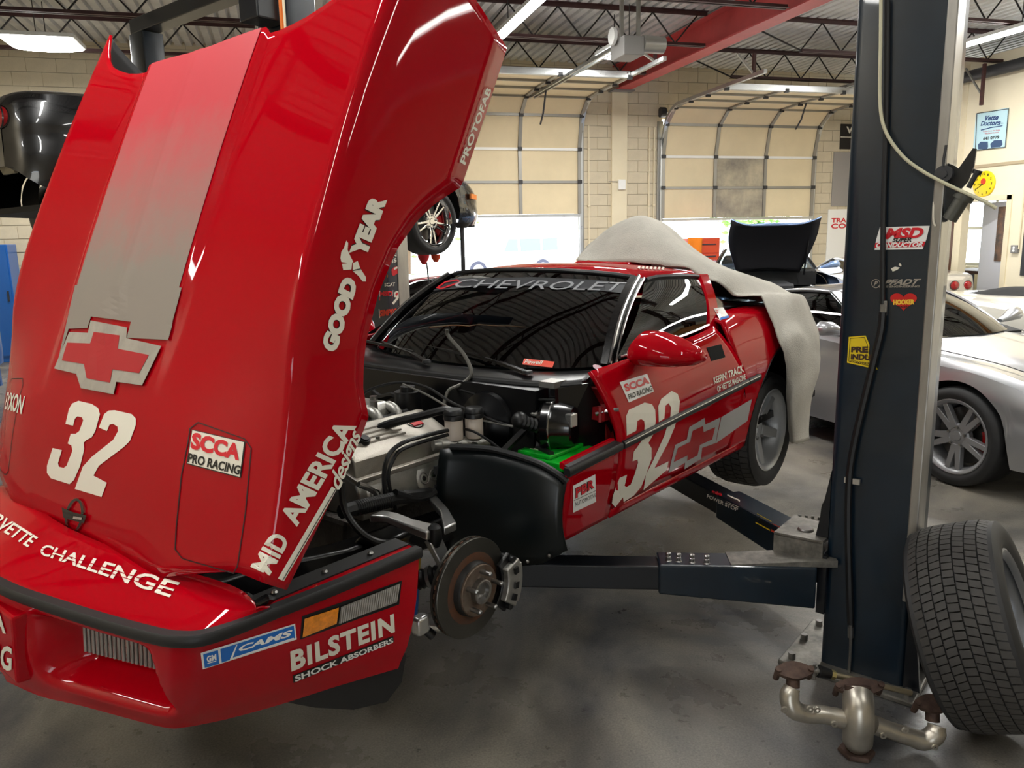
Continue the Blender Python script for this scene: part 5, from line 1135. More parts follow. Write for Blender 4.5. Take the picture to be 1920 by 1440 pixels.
q = MB(); q.tube([NL(RC.X(1816,352,xk+.02)), NL(RC.X(1832,323,xk+.02))], .008, 8); q.cyl(NL(RC.X(1830,327,xk+.02)), NL(RC.X(1834,319,xk+.02)), .014, 12); q.build('lock_lever', m_black, t)
q = MB(); q.tube([NL(RC.X(1765,345,xk+.02)), NL(RC.X(1752,370,xk+.02)), NL(RC.X(1750,410,xk+.03)), NL(RC.X(1754,424,xk+.03))], .003, 6, sub=4); q.build('lock_wire', m_print, t)
q = MB(); q.tube([NL(RC.X(1774,272,xk+.03)), NL(RC.X(1770,295,xk+.03)), NL(RC.X(1768,312,xk+.03))], .004, 6); q.build('lock_spring', m_dark, t)
# stickers on the post face
SP = FlatSurf(RC.M@V((-1.1085,1.69,1)), RC.M.to_3x3()@V((1,0,0)))
def sp(name, loops, m_, off=.0015, cuts=1): return decal(name, P2(loops, cuts), None, SP, m_, t, LF.M, off)
def st(s_, quad, m_, bold=.02, shear=0., off=.003): return decal('sticker_text', textmesh(s_, bold, shear, (1, 1)), quad, SP, m_, t, LF.M, off)
A3, B3 = zp((1280,0), 3), zp((1280,480), 3)
sp('sticker', [A3((1110,1278),(1390,1270),(1372,1345),(1088,1352))], m_white); sp('sticker', [A3((1088,1352),(1372,1345),(1350,1402),(1080,1406))], m_white); sp('sticker_band', [A3((1085,1366),(1368,1358),(1356,1388),(1080,1394))], m_printred, .0022)
st('MSD', A3((1150,1283),(1362,1278),(1348,1340),(1135,1346)), m_printred, .05, .15); st('SUPER', A3((1185,1338),(1292,1335),(1288,1360),(1180,1362)), m_printblack, .04, .2, .0036); st('CONDUCTOR', A3((1092,1366),(1356,1360),(1350,1388),(1088,1393)), m_white, .04, .2, .0036)
cc = B3((1087,155))[0]; circ = [(cc[0]+8.5*math.cos(t_), cc[1]+8.5*math.sin(t_)) for t_ in [2*pi*k/24 for k in range(24)]]; sp('sticker_ring', ring(circ, 1.3)[0], m_bowedge); st('P', [(cc[0]-3,cc[1]-5),(cc[0]+4,cc[1]-5),(cc[0]+3,cc[1]+5),(cc[0]-4,cc[1]+5)], m_bowedge, .03, .3)
st('PFADT', B3((1140,132),(1345,128),(1333,160),(1130,163)), m_bowedge, .04, .3); st('RACE ENGINEERING', B3((1100,167),(1335,164),(1332,176),(1098,178)), m_bowedge, .03)
hx, hy = B3((1243,245))[0]; heart = []
for k in range(40): a = 2*pi*k/40; heart.append((hx+25*math.sin(a)**3, hy-(13*math.cos(a)-5*math.cos(2*a)-2*math.cos(3*a)-math.cos(4*a))*1.15+2))
sp('sticker_heart', [heart], mat('heart_red', (196, 26, 24), .4)); st('HOOKER', B3((1186,245),(1306,243),(1304,272),(1186,275)), mat('heart_yellow', (236, 190, 60), .4), .06); st('HEADERS', B3((1208,280),(1275,279),(1273,290),(1208,291)), m_printblack, .03)
m_yel = mat('yellow_vinyl', (226, 196, 28), .4)
sp('sticker_torn', [B3((935,455),(1030,447),(1052,500),(1046,548),(1100,640),(925,600))], m_yel); sp('sticker_border', ring(B3((942,462),(1024,455),(1042,502),(1038,548),(1066,622),(934,592)), .9)[0], m_printblack, .0022)
m_brown = mat('brown_vinyl', (58, 34, 26), .5)
st('PRE', B3((950,510),(1045,508),(1045,545),(948,541)), m_brown, .06); st('INDU', B3((948,550),(1062,553),(1058,588),(946,581)), m_brown, .06); st('CONVERTE', B3((946,585),(1064,602),(1060,613),(942,596)), m_brown, .03)
sp('scuff', [B3((1172,70),(1195,60),(1222,65),(1208,78),(1182,88))], m_print); sp('scuff', [B3((1215,50),(1222,38),(1232,52),(1228,60))], m_print)
SA = world_bvh([(arm2, LF.M)])
def sa(name, loops, m_, off=.002): return decal(name, P2(loops, 1), None, SA, m_, arm2, LF.M, off)
sa('sticker', [Z6((1240,1068),(1335,1105),(1330,1155),(1235,1120))], m_white); decal('sticker_text', textmesh('mba', .03, 0, (1, 1)), Z6((1245,1080),(1330,1112),(1326,1140),(1242,1108)), SA, m_printred, arm2, LF.M, .003)
sa('sticker', [Z6((1370,1125),(1472,1170),(1468,1228),(1365,1180))], m_print); decal('sticker_text', textmesh('borla', .04, 0, (1, 1)), Z6((1375,1135),(1468,1178),(1465,1205),(1372,1160)), SA, m_printblack, arm2, LF.M, .003)
decal('sticker_text', textmesh('POWER STOP', .03, 0, (1, 1)), Z6((1205,1118),(1462,1232),(1455,1264),(1200,1148)), SA, m_print, arm2, LF.M, .002)
C3 = zp((1280,960), 3)
sa('sticker', [C3((418,10),(500,55),(492,105),(412,62))], m_yel); decal('sticker_text', textmesh('Airtec', .03, 0, (1, 1)), C3((425,25),(490,62),(484,92),(420,55)), SA, m_printblack, arm2, LF.M, .003); sa('sticker', [C3((505,65),(550,88),(545,130),(498,108))], mat('orange_red', (206, 60, 36), .4))
# ---- far post of the same lift
t2, F2, L2 = lift_post('dark blue lift post rising behind the opened red hood', RC, -1.11, -1.545, -1, H=3.75)
q = MB(); q.bx((.11,-.02,2.86), (.30,.16,3.06)); q.build('head_box', m_liftdark, t2, 0, bevel=.01)
for y in (.02, .07, .13): q = MB(); q.cyl((.30,y,3.01), (.312,y,3.01), .012, 8); q.build('head_bolt', m_steel, t2, 30)
q = MB(); q.cyl((.16,.18,2.2), (.16,.18,4.2), .012, 8); q.build('orange_conduit', mat('orange_hose', (214, 110, 30), .5), t2)
q = MB(); q.cyl((.16,.205,2.2), (.16,.205,4.2), .007, 8); q.build('cream_conduit', m_cream, t2)
lift_arm(t2, V((.09,.18,0)), V((.70,1.10,0)), .13, .425, .165, .118); lift_arm(t2, V((-.11,.25,0)), V((-.72,1.22,0)), .13, .43, .14, .12)
# ---- lift of the black car
_br = R_(55.4); _f = V((math.sin(_br), math.cos(_br), 0)); _r = V((math.cos(_br), -math.sin(_br), 0))
_o = V((.904, 8.40, 0)); BKZ = 1.60
BK = Frame((_o.x, _o.y, 0), math.atan2(_f.y, _f.x))
t3, F3, L3 = lift_post('dark grey lift post with sponsor stickers under the black car', BK, -1.23, -1.56, -1, H=3.7)
for ch in t3.children:
    if ch.name.startswith('column'): ch.data.materials[0] = mat('lift_grey_enamel', (52, 55, 62), .4, coat=.2)
t4, F4, L4 = lift_post('dark blue lift post on the far side of the black car', BK, -1.23, 1.56, 1, H=3.75)
for tt, sgn in ((t3, 1), (t4, -1)):
    lift_arm(tt, V((.09,sgn*.14,0)), V((.75,sgn*1.05,0)), .13, BKZ+.05, .165, .118); lift_arm(tt, V((-.11,sgn*.14,0)), V((-.95,sgn*1.10,0)), .13, BKZ+.05, .14, .12)
tb = thing('lift_crossbar', 'dark blue crossbar joining the two posts of the black car lift', 'lift crossbar', BK.M@V((-1.34,0,3.76)), BK.rz)
q = MB(); q.bx((-.09,-1.85,0), (.09,1.85,.14)); q.build('crossbar', m_liftdark, tb, 0, bevel=.008)
q = MB(); q.cyl((.1,-1.8,.02), (.1,1.8,.02), .01, 8); q.build('cable_tube', m_galv, tb)
SQ = world_bvh([(ch, F3.M) for ch in t3.children if ch.name.startswith('column')])
K3 = zp((700,440), 8)
def sk(name, loops, m_, off=.003): return decal(name, P2(loops, 1), None, SQ, m_, t3, F3.M, off)
def kt(s_, quad, m_, bold=.02, off=.005): return decal('sticker_text', textmesh(s_, bold, 0, (1, 1)), quad, SQ, m_, t3, F3.M, off)
kt('CRANE', K3((150,350),(380,250),(385,310),(160,400)), m_print); kt('cams', K3((100,420),(340,345),(345,410),(100,480)), m_print)
sk('sticker', [K3((268,530),(300,490),(370,465),(400,500),(380,570),(300,620),(275,600))], m_printred); sk('sticker', [K3((300,500),(360,475),(372,500),(305,530))], m_print, .005)
sk('sticker', [K3((90,600),(130,583),(215,600),(215,640),(150,665),(95,650))], mat('amber_vinyl', (196, 138, 40), .5)); kt('SCAT', K3((175,725),(320,715),(318,770),(175,778)), m_print)
sk('sticker', [K3((95,840),(295,832),(290,920),(95,930))], m_white); kt('MSD', K3((105,850),(285,845),(282,915),(105,920)), m_printred, .06); sk('sticker', [K3((92,935),(288,925),(280,975),(90,988))], m_printred)
sk('sticker', [K3((305,870),(345,842),(380,850),(385,900),(345,945),(308,935))], m_print); sk('sticker', [K3((322,890),(350,865),(368,880),(345,920))], m_printred, .005); sk('sticker', [K3((275,1025),(400,880),(425,890),(300,1050))], m_print)
sk('sticker', [K3((85,1115),(375,1075),(395,1100),(330,1200),(300,1240),(95,1250))], m_print); kt('SIMPSON', K3((105,1130),(410,1095),(400,1190),(100,1230)), mat('orange_red', (206, 60, 36), .4), .05)
# ================================================================ the other cars
def paint(name, c, metal=.5, r=.3): return mat(name, c, r, metal, coat=1.)
m_carglass = glassmat('tinted_car_glass', (40, 50, 48), .9)
m_under = mat('car_underside', (14, 14, 15), .7)
m_tail = mat('tail_lamp_red', (150, 12, 18), .12, coat=1.)
C5W = [(.985,.30),(.96,.48),(.90,.64),(.80,.76),(.65,.845),(.45,.90),(.2,.925),(0,.93),(-.4,.92),(-.8,.905),(-1.3,.90),(-1.8,.91),(-2.2,.935),(-2.65,.95),(-3.0,.94),(-3.3,.90),(-3.5,.84),(-3.6,.76),(-3.64,.66)]
C5S = [(.985,.40),(.96,.44),(.90,.50),(.80,.555),(.65,.62),(.45,.70),(.2,.765),(0,.79),(-.4,.80),(-.8,.82),(-1.3,.85),(-1.8,.885),(-2.2,.925),(-2.65,.955),(-3.0,.96),(-3.3,.95),(-3.5,.935),(-3.6,.90),(-3.64,.84)]
C5C = [(.985,.41),(.96,.46),(.90,.52),(.80,.575),(.65,.64),(.45,.71),(.2,.77),(0,.80),(-.4,.845),(-.8,.885),(-1.3,.90),(-1.8,.91),(-2.2,.94),(-2.65,.965),(-3.0,.97),(-3.3,.96),(-3.5,.945),(-3.6,.91),(-3.64,.85)]
C5B = [(.985,.30),(.96,.26),(.80,.22),(.45,.20),(0,.20),(-.4,.18),(-2.2,.18),(-2.65,.22),(-3.2,.26),(-3.5,.34),(-3.64,.46)]
def rev(tab): return sorted(tab)
C5W, C5S, C5C, C5B = map(rev, (C5W, C5S, C5C, C5B))
def sports_car(label, o, rotz, pm, rim, z=0, hood_open=False, mirror_m=None, twin=True, roof_m=None, name='sports_car', text=None, roofless=False, detail=True, droop=0., spw=.022, top_black=False, glassm=None):
    t = thing(name, label, 'car', (o[0], o[1], z if z < .1 else 0), rotz); ZO = 0 if z < .1 else z; glassm = glassm or m_carglass
    v = lambda x, y, zz: V((x, y, zz+ZO))
    WBX, RA = -2.655, .365; rl = hood_open or roofless
    def low(x):
        zb = sinterp(x, C5B); out = zb
        for cx, zc in ((0, .325), (WBX, .33)):
            d = abs(x-cx)
            if d < RA: out = max(out, zc+math.sqrt(RA*RA-d*d))
        return out
    xs = sorted(set([.985,.96,.93,.90,.85,.80,.72,.65,.55,.45]+lin_(.40,-.40,26)+lin_(-.45,-2.25,16)+lin_(WBX+.40,WBX-.40,26)+[-3.1,-3.2,-3.3,-3.4,-3.5,-3.56,-3.6,-3.64]+[s_*RA*.999+c for s_ in (-1,1) for c in (0,WBX)]))
    flank = MB(); rows = []
    for x in xs:
        w, zs, lo = sinterp(x, C5W), sinterp(x, C5S), low(x); r = []
        for k in range(13):
            f = k/12; zz = lo+(zs-.03-lo)*f; g = (zz-.18)/max(.1, zs-.18)
            y = w-.055*max(0, (.35-g)/.35)**1.5-.05*max(0, (g-.55)/.45)**2-.012*math.exp(-((g-.62)/.08)**2)
            r.append(v(x, y, zz))
        r.append(v(x, w-.085, zs-.008)); r.append(v(x, w-.12, zs)); rows.append(r)
    flank.grid(rows); side = flank.pair('body_side', pm, t, smooth=45)
    top = MB(); rows = []
    for x in xs:
        if hood_open and x > -.72: continue
        w, zs, zc = sinterp(x, C5W)-.12, sinterp(x, C5S), sinterp(x, C5C)
        # fender crest with a valley beside the hood
        rows.append([v(x, w*k/10, zc+(zs-zc)*(k/10)**2.2-.02*math.exp(-((k/10-.72)/.15)**2)*(1 if x > -.8 else .3)) for k in range(11)])
    top.grid(rows); top.mirror(); hoodtop = top.build('body_top', pm, t, smooth=45)
    nose = MB(); x = .985; nose.grid([[v(x, sinterp(x, C5W)*k/4, zz) for k in range(5)] for zz in (.30, .40)]); nose.mirror(); nose.build('nose_panel', pm, t)
    tl = MB(); w = .66; tl.grid([[v(-3.64-.03*(1-(k/6)**2)*math.sin(pi*f), w*k/6, .46+(.85-.46)*f) for k in range(7)] for f in lin_(0,1,6)]); tl.mirror(); tail = tl.build('tail_panel', pm, t)
    fl = MB(); fl.bx(v(.8,-.72,.2), v(-3.4,.72,.24)); fl.build('underbody', m_under, t, 0)
    for cx in (0, WBX):
        pr = [(cx+RA*math.cos(R_(a)), .33+RA*math.sin(R_(a))) for a in range(-10, 191, 10)]
        fl = MB(); fl.grid([[v(px, y, pz) for px, pz in pr] for y in (.90,.55)]); fl.pair('wheel_liner', m_under, t)
    # greenhouse
    wb2 = smooth_path([V(p) for p in ((-.55,0,.872),(-.60,.25,.872),(-.72,.5,.868),(-.98,.72,.862))], 4); wt2 = smooth_path([V(p) for p in ((-1.36,0,1.185),(-1.37,.2,1.182),(-1.40,.38,1.173),(-1.46,.53,1.155))], 4)
    off_ = V((0,0,ZO)); b = MB(); b.grid([[a.lerp(c, f)+off_+V((.03,0,.02))*math.sin(pi*f) for a, c in zip(wb2, wt2)] for f in lin_(0,1,8)]); b.mirror(); b.build('windshield', glassm, t, 60)
    rp = lambda x, k: v(x-.06*k*k, k*sinterp(x, rev([(-1.36,.54),(-1.7,.57),(-2.05,.56),(-2.2,.55)])), sinterp(x, rev([(-1.36,1.188),(-1.6,1.205),(-1.9,1.19),(-2.2,1.145)]))-.035*k*k)
    if not rl:
        b = MB(); b.grid([[rp(x, k/8) for k in range(9)] for x in lin_(-1.36,-2.2,8)]); b.mirror(); b.build('roof', roof_m or pm, t, 50, solid=.015)
        b = MB(); rr_ = [[rp(-2.2, k/6) for k in range(7)], [v(-2.5, .58*k/6, 1.09-.03*(k/6)**2) for k in range(7)], [v(-2.95, .56*k/6, .985-.01*(k/6)**2) for k in range(7)]]; b.grid(rr_); b.mirror(); b.build('rear_window', glassm, t, 60)
    gb = [v(x, sinterp(x, C5W)-.125, sinterp(x, C5S)+.004) for x in (-.98,-1.3,-1.7,-2.1,-2.38)]; gt = [v(-1.49,.535,1.145), v(-1.62,.55,1.15), v(-1.82,.555,1.145), v(-2.05,.555,1.12), v(-2.28,.60,1.05)]
    if not rl:
        b = MB(); b.grid([[p.lerp(k, f)+V((0,.02*math.sin(pi*f),0)) for p, k in zip(gb, gt)] for f in lin_(0,1,5)]); b.pair('side_window', glassm, t, smooth=60)
        b = MB(); b.tube(gt, .016, 6); b.pair('window_frame', m_blackgloss, t)
        b = MB(); qd = [gb[-1], gt[-1], rp(-2.2, 1), v(-2.5,.58,1.06), v(-2.95,.56,.975), v(-2.95,.80,.965), v(-2.6,.83,.955)]; b.add(qd+[sum(qd, V())/7], [(i, (i+1) % 7, 7) for i in range(7)]); b.pair('sail_panel', pm, t)
        b = MB(); b.grid([[gb[-1], gb[-1]+V((-.1,0,.0))],[gt[-1], gt[-1]+V((-.02,0,0))]]); b.pair('rear_pillar', m_blackgloss, t)
    P = [wb2[-1].lerp(wt2[-1], f)+off_+V((.03,0,.02))*math.sin(pi*f) for f in lin_(0,1,6)]
    b = MB(); b.loft([[p+V((.02,-.02,.01)), p+V((.02,.02,.01)), p+V((-.03,.03,-.004)), p+V((-.03,-.01,-.01))] for p in P]); b.pair('pillar', pm if not top_black else m_blackgloss, t)
    b = MB(); b.tube([p+V((-.02,.034,.004)) for p in P], .007, 6); b.pair('pillar_seal', m_black, t)
    # cabin
    b = MB(); b.bx(v(-.8,-.66,.3), v(-2.6,.66,.62)); b.build('cabin', m_under, t, 0); b = MB(); b.loft([[v(x,-.7,zz), v(x,.7,zz), v(x,.7,zz-.2), v(x,-.7,zz-.2)] for x, zz in ((-.75,.84),(-.95,.88),(-1.12,.85))]); b.build('dashboard', m_under, t)
    c_ = v(-1.3,.36,.86); a_ = V((-.9,0,.42)).normalized(); x1, y1 = frame_of(a_); b = MB(); b.tube([c_+(x1*math.cos(q_)+y1*math.sin(q_))*.18 for q_ in [2*pi*k/24 for k in range(24)]], .014, 6, True); b.beam(c_-x1*.17, c_+x1*.17, .03, .015); b.build('steering_wheel', m_rubber, t)
    for s in (1,-1):
        b = MB(); b.loft([[v(x, s*.36-w, zz), v(x, s*.36+w, zz), v(x-.13, s*.36+w, zz), v(x-.13, s*.36-w, zz)] for x, zz, w in ((-1.85,.45,.23),(-2.0,.85,.22),(-2.06,1.05,.13))]); b.build('seat', m_under, t, bevel=.03)
        # mirrors
        b = MB(); rings = [[v(x+a*math.cos(q_), s*y, zz+c*math.sin(q_)) for q_ in [2*pi*k/14 for k in range(14)]] for x, y, zz, a, c in ((-1.02,.80,.885,.03,.015),(-1.03,.88,.90,.045,.03),(-1.04,.96,.925,.06,.052),(-1.05,1.04,.93,.06,.055),(-1.06,1.09,.925,.02,.02))]; b.loft(rings); b.build('door_mirror', mirror_m or pm, t, 60)
        # door and hood seams, front marker, tail lamps
        if detail:
            for xx in (-.72, -2.02): b = MB(); b.tube([v(xx+.08*(1 if xx > -1 else -1)*f, s*(sinterp(xx, C5W)-.05*max(0,(f-.55)/.45)**2-.055*max(0,(.35-f)/.35)**1.5+.0), .24+.58*f) for f in lin_(.05,.95,8)], .0045, 5); b.build('door_seam', m_black, t)
            b = MB(); b.tube([v(x, s*(sinterp(x, C5W)*.80-.10), sinterp(x, C5C)+(sinterp(x, C5S)-sinterp(x, C5C))*.5+.004) for x in lin_(.6,-.7,8)], .004, 5); b.build('hood_seam', m_black, t)
        for y, dx in ((.42, 0), (.645, .03)): b = MB(); b.lathe([(0,.018),(.05,.015),(.066,.004),(.07,-.04)], v(-3.667+dx, s*y, .765), (-1,0,0), 22); k_ = b.build('tail_lamp', m_tail, t, 50); b = MB(); b.lathe([(.068,.006),(.074,.008),(.078,0)], v(-3.667+dx, s*y, .765), (-1,0,0), 22); b.build('lamp_ring', m_blackgloss, k_)
        b = MB(); b.box(tuple(v(.62, s*.86, .50)), (.18,.02,.05), -s*.42); b.build('front_marker', mat('marker_amber', (220, 120, 20), .3), t, 0)
        b = MB(); b.box(tuple(v(-3.22, s*.925, .62)), (.22,.03,.05), s*.16); b.build('rear_marker', m_tail, t, 0)
        for cx in (0, WBX): wheel(t, v(cx, s*.79, .325-droop), (0,s,0), .325, .26 if cx == 0 else .29, .235, rim, 5, twin, .03, m_calred, name='wheel', seg=36, spw=spw)
        
        for y in (.12, .24): b = MB(); b.cyl(v(-3.60, s*y, .34), v(-3.70, s*y, .34), .045, 18); b.build('exhaust_tip', m_chrome, t, 40)
    return t, v
# black car raised on the other lift
m_bk = paint('black_metallic', (9, 9, 13), .2, .25)
tk, vk = sports_car('glossy black sports car raised high on the lift behind the red hood', BK.o, BK.rz, m_bk, m_chromerim, BKZ, name='lifted_sports_car', droop=.10)
tk.rotation_euler = (0, R_(1.7), BK.rz); KM = BK.M@Matrix.Rotation(R_(1.7), 4, 'Y')
SK = world_bvh([(c, KM) for c in tk.children if c.name.startswith(('tail_panel', 'body_side'))])
decal('tail_text', textmesh('CORVETTE', .0, 0, (2, 1)), [(-52,313),(25,314),(22,323),(-52,322)], SK, mat('dark_emboss', (30, 24, 24), .4), tk, KM, .003)
for s in (-1,):
    b = MB(); b.hexa([vk(-3.60,s*.5,.42),vk(-3.60,s*.70,.42),vk(-3.58,s*.70,.42),vk(-3.58,s*.5,.42),vk(-3.64,s*.5,.50),vk(-3.62,s*.66,.50),vk(-3.58,s*.66,.50),vk(-3.58,s*.5,.50)]); b.build('tail_vent', mat('vent_tan', (120, 112, 92), .5), tk, 0)
# silver car standing beyond the near post
m_sv = paint('silver_metallic', (178, 180, 184), .75, .32)
_f2 = V((math.sin(R_(175)), math.cos(R_(175)), 0)); SV = V((4.96, 3.93, 0))
ts, vs_ = sports_car('silver sports car with pewter five-spoke wheels parked beside the lift post', SV, math.atan2(_f2.y, _f2.x), m_sv, m_greyrim, spw=.04)
# pale blue car with its hood up near the second door
m_bl = paint('pale_blue_metallic', (140, 168, 214), .5, .3)
BLA = R_(207); _f3 = V((math.sin(BLA), math.cos(BLA), 0)); BLO = V((6.5, 9.35, 0)); rzb = math.atan2(_f3.y, _f3.x)
tbl, vb = sports_car('pale blue open sports car with its black hood raised', BLO, rzb, m_bl, m_silverrim, .24, hood_open=True, name='open_sports_car', top_black=True, glassm=glassmat('clear_glass', (170, 180, 178), .8))
b = MB(); hp = lambda s_, y, n: V((-.66, 0, 1.10))+V((math.cos(R_(58)), 0, math.sin(R_(58))))*s_+V((-math.sin(R_(58)), 0, math.cos(R_(58))))*n+V((0, y, 0))
rows = []
for i in range(13):
    f = i/12; s_ = .92*f; w = .44+.16*math.sin(pi*min(1, f*1.1)*.6); rows.append([hp(s_+(.06*(abs(k)/6)**4 if i == 12 else 0)-(.10*(1-(k/6)**2) if i == 12 else 0), w*k/6, .05*math.sin(pi*f)-.05*(k/6)**2-.10*f*f) for k in range(-6, 7)])
b.grid(rows); hb = b.build('raised_hood', m_bl, tbl, 50, solid=.025); hb.data.materials.append(mat('hood_liner', (18, 18, 24), .6)); hb.modifiers['thick'].material_offset = 1
b = MB(); b.bx((.55,-.62,.49), (-.62,.62,.84)); b.build('engine_bay', m_under, tbl, 0); b = MB(); b.bx((.2,-.25,.84), (-.5,.25,.96)); b.build('engine_cover', m_dark, tbl, 0, bevel=.03)
b = MB(); b.tube([(-.6,.5,1.04), hp(.75,.5,-.02)], .012, 8); b.build('hood_prop', m_black, tbl)
# pale car seen from behind by the office door
m_pl = paint('champagne_metallic', (196, 192, 184), .5, .35)
PA = R_(14); _f4 = V((math.sin(PA), math.cos(PA), 0)); _t4 = onZ(1800, 535, .765); _c4 = V((_t4.x, _t4.y, 0))+_f4*3.66
_r4 = V((_f4.y, -_f4.x, 0)); _c4 = _c4 - _r4*.51
sports_car('champagne sports car showing round red tail lamps near the office door', _c4, math.atan2(_f4.y, _f4.x), m_pl, m_silverrim, name='parked_sports_car', detail=False)
# white outdoor vehicles
m_wv = mat('white_van_paint', (236, 238, 242), .3, coat=1.)
def suv(label, o, rotz, L=4.9, Hh=1.85):
    t = thing('parked_suv', label, 'car', o, rotz, 'white vehicles parked outside'); w = .95
    b = MB(); b.loft([[V((x, y*k, z)) for y, z, k in ((w,.4,1),(w,.95,1),(.9*w,zt-.12,1),(.8*w,zt,1),(.8*w,zt,-1),(.9*w,zt-.12,-1),(w,.95,-1),(w,.4,-1))] for x, zt in ((L*.5,.98),(L*.48,1.1),(L*.24,1.14),(L*.10,Hh-.04),(-L*.1,Hh),(-L*.46,Hh-.06),(-L*.5,1.2))]); b.build('body', m_wv, t, 30, bevel=.03)
    for s in (1,-1):
        for x0, x1 in ((L*.07,-.30),(-.42,-1.35),(-1.47,-2.15)): b = MB(); b.hexa([V((x0,s*.94,1.12)),V((x1,s*.94,1.12)),V((x1,s*.90,1.12)),V((x0,s*.90,1.12)),V((x0-(.25 if x0 > 0 else 0),s*.88,Hh-.22)),V((x1,s*.88,Hh-.22)),V((x1,s*.84,Hh-.22)),V((x0-(.25 if x0 > 0 else 0),s*.84,Hh-.22))]); b.build('window', mat('blue_window', (86, 140, 190), .1, coat=1), t, 0)
        for x in (L*.31,-L*.29):
            b = MB(); b.cyl((x,s*.97,.38), (x,s*.72,.38), .38, 28); k_ = b.build('wheel', mat('grey_tyre', (60, 62, 80), .7), t, 30); b = MB(); b.cyl((x,s*.985,.38), (x,s*.97,.38), .24, 24); b.build('hubcap', m_silverrim, k_, 30); b = MB(); b.lathe([(.40,.0),(.47,.012),(.47,-.02)], (x,s*.96,.40), (0,s,0), 20, 0, 2*pi); b.build('arch_trim', m_silverrim, k_)
    return t
p = onZ(945, 520, 0); suv('white utility vehicle parked outside the garage door beyond the red roof', (p.x, p.y, 0), R_(186))
p = onZ(720, 512, 0); suv('white vehicle outside the garage door, seen under the black car', (p.x-1.0, p.y-2.5, 0), R_(186), 4.7, 1.75)
p = onZ(1340, 500, 0); suv('white vehicle parked outside the soot-stained garage door', (p.x, p.y, 0), R_(200), 4.8, 1.8)
# maroon car by the first door
sports_car('maroon sports car parked by the garage door behind the sticker-covered grey post', (3.6, 10.9, 0), R_(8), paint('maroon_metallic', (112, 14, 30), .3), m_silverrim, name='parked_sports_car', detail=False)
sports_car('white sports car with a black cloth on it, behind the silver car', (7.5, 3.6, 0), R_(-85), paint('white_pearl', (222, 218, 206), .1), m_silverrim, name='parked_sports_car', detail=False, roofless=True)
for sx, sy in ((0,.79),(0,-.79),(-2.655,.79),(-2.655,-.79)):
    p = Matrix.Translation(BLO)@Matrix.Rotation(rzb, 4, 'Z')@V((sx, sy, 0)); t = thing('wheel_ramp', 'black ramp under a wheel of the pale blue car', 'ramp', p, rzb, 'ramps under the pale blue car'); b = MB(); b.prism([V((-.25,-.16,0)), V((.55,-.16,0)), V((.25,-.16,.235)), V((-.25,-.16,.235))], (0,.32,0)); b.build('ramp', m_black, t, 0, bevel=.01); b = MB(); b.bx((-.28,-.16,.235), (-.24,.16,.29)); b.build('stop', m_black, t, 0)
# ================================================================ things around the shop
# ---- loose wheel leaning on the near post
ta = (RT*.76 - DN*.27 - FW*.59).normalized(); TR, TW = .333, .285
tcz = TR*math.sqrt(1-ta.z**2)+TW/2*abs(ta.z)*.9; tc = onZ(1838, 1170, tcz)
tw = thing('loose_wheel', 'loose wheel with worn tread leaning against the blue lift post', 'wheel', (tc.x, tc.y, 0))
wheel(tw, (0, 0, tcz), ta, TR, TW, .218, mat('grey_barrel', (120, 122, 126), .4, .6), 5, False, .09, tread=(7, 78, 1.3), name='tyre', seg=56, disc=False, spw=.035)
# ---- exhaust manifold standing on the floor
mp = onZ(1605, 1428, 0); mn = V((FW.x, FW.y, 0)).normalized(); mf = thing('exhaust_manifold', 'silver exhaust manifold with rusty flanges standing before the lift post', 'manifold', mp)
def MP(x, y, d=0.): r = ray(1280+x/3, 960+y/3); q = CAMP+r*(((mp+mn*(.04+d))-CAMP).dot(mn)/r.dot(mn)); return q-mp
m_ss = mat('dull_stainless', (186, 180, 168), .36, .85, var=.12, vs=12)
q = MB(); P = [MP(x, y, d) for x, y, d in ((918,1020,.03),(915,1060,.01),(920,1120,0),(930,1200,0),(950,1270,0),(985,1300,0))]
def tubew(pts, rs, name, n=20, sub=5): q = MB(); q.tube([MP(*p) for p in pts], rs, n, sub=sub); return q.build(name, m_ss, mf, 50)
tubew([(985,1020,.03),(988,1090,.0),(988,1180,-.01),(985,1260,-.01),(980,1310,0)], [.046,.047,.048,.046,.036], 'collector')
tubew([(615,985,.02),(600,1040,.01),(620,1105,0),(690,1135,0),(790,1140,0),(900,1165,0)], [.026,.03,.03,.028,.028,.03], 'runner')
tubew([(1070,1195,0),(1170,1230,0),(1270,1262,0),(1350,1285,0),(1415,1255,.0),(1430,1200,.01)], [.03,.028,.028,.03,.031,.027], 'runner')
m_rs = mat('heat_rust', (58, 42, 36), .6, .5, c2=(96, 76, 66), vs=20)
def flange(cx, cy, d, w, nm='flange'):
    c = MP(cx, cy, d); q = MB(); u = V((RT.x, RT.y, 0)).normalized(); vv = (mn*.75+V((0,0,.35))).normalized(); nrm = u.cross(vv).normalized()
    pts = [c+u*(w*math.cos(a)*(1.0+.35*abs(math.cos(a))**3))+vv*(.032*math.sin(a)) for a in [2*pi*k/20 for k in range(20)]]; q.prism(pts, nrm*.012); o = q.build(nm, m_rs, mf, 0)
    for s in (-1, 1): k_ = MB(); k_.cyl(c+u*s*w*1.15-nrm*.03, c+u*s*w*1.15+nrm*.02, .010, 10); k_.build('flange_bolt', m_rs, o, 30)
    return o
flange(625, 900, .035, .045); flange(990, 990, .05, .06); flange(1405, 1085, .035, .045)
for x, y in ((620,950),(950,1000),(1020,1005),(1405,1140)): q = MB(); q.cyl(MP(x, y-25, .03), MP(x, y+35, .02), .021, 16); q.build('port_stub', m_rs, mf, 40)
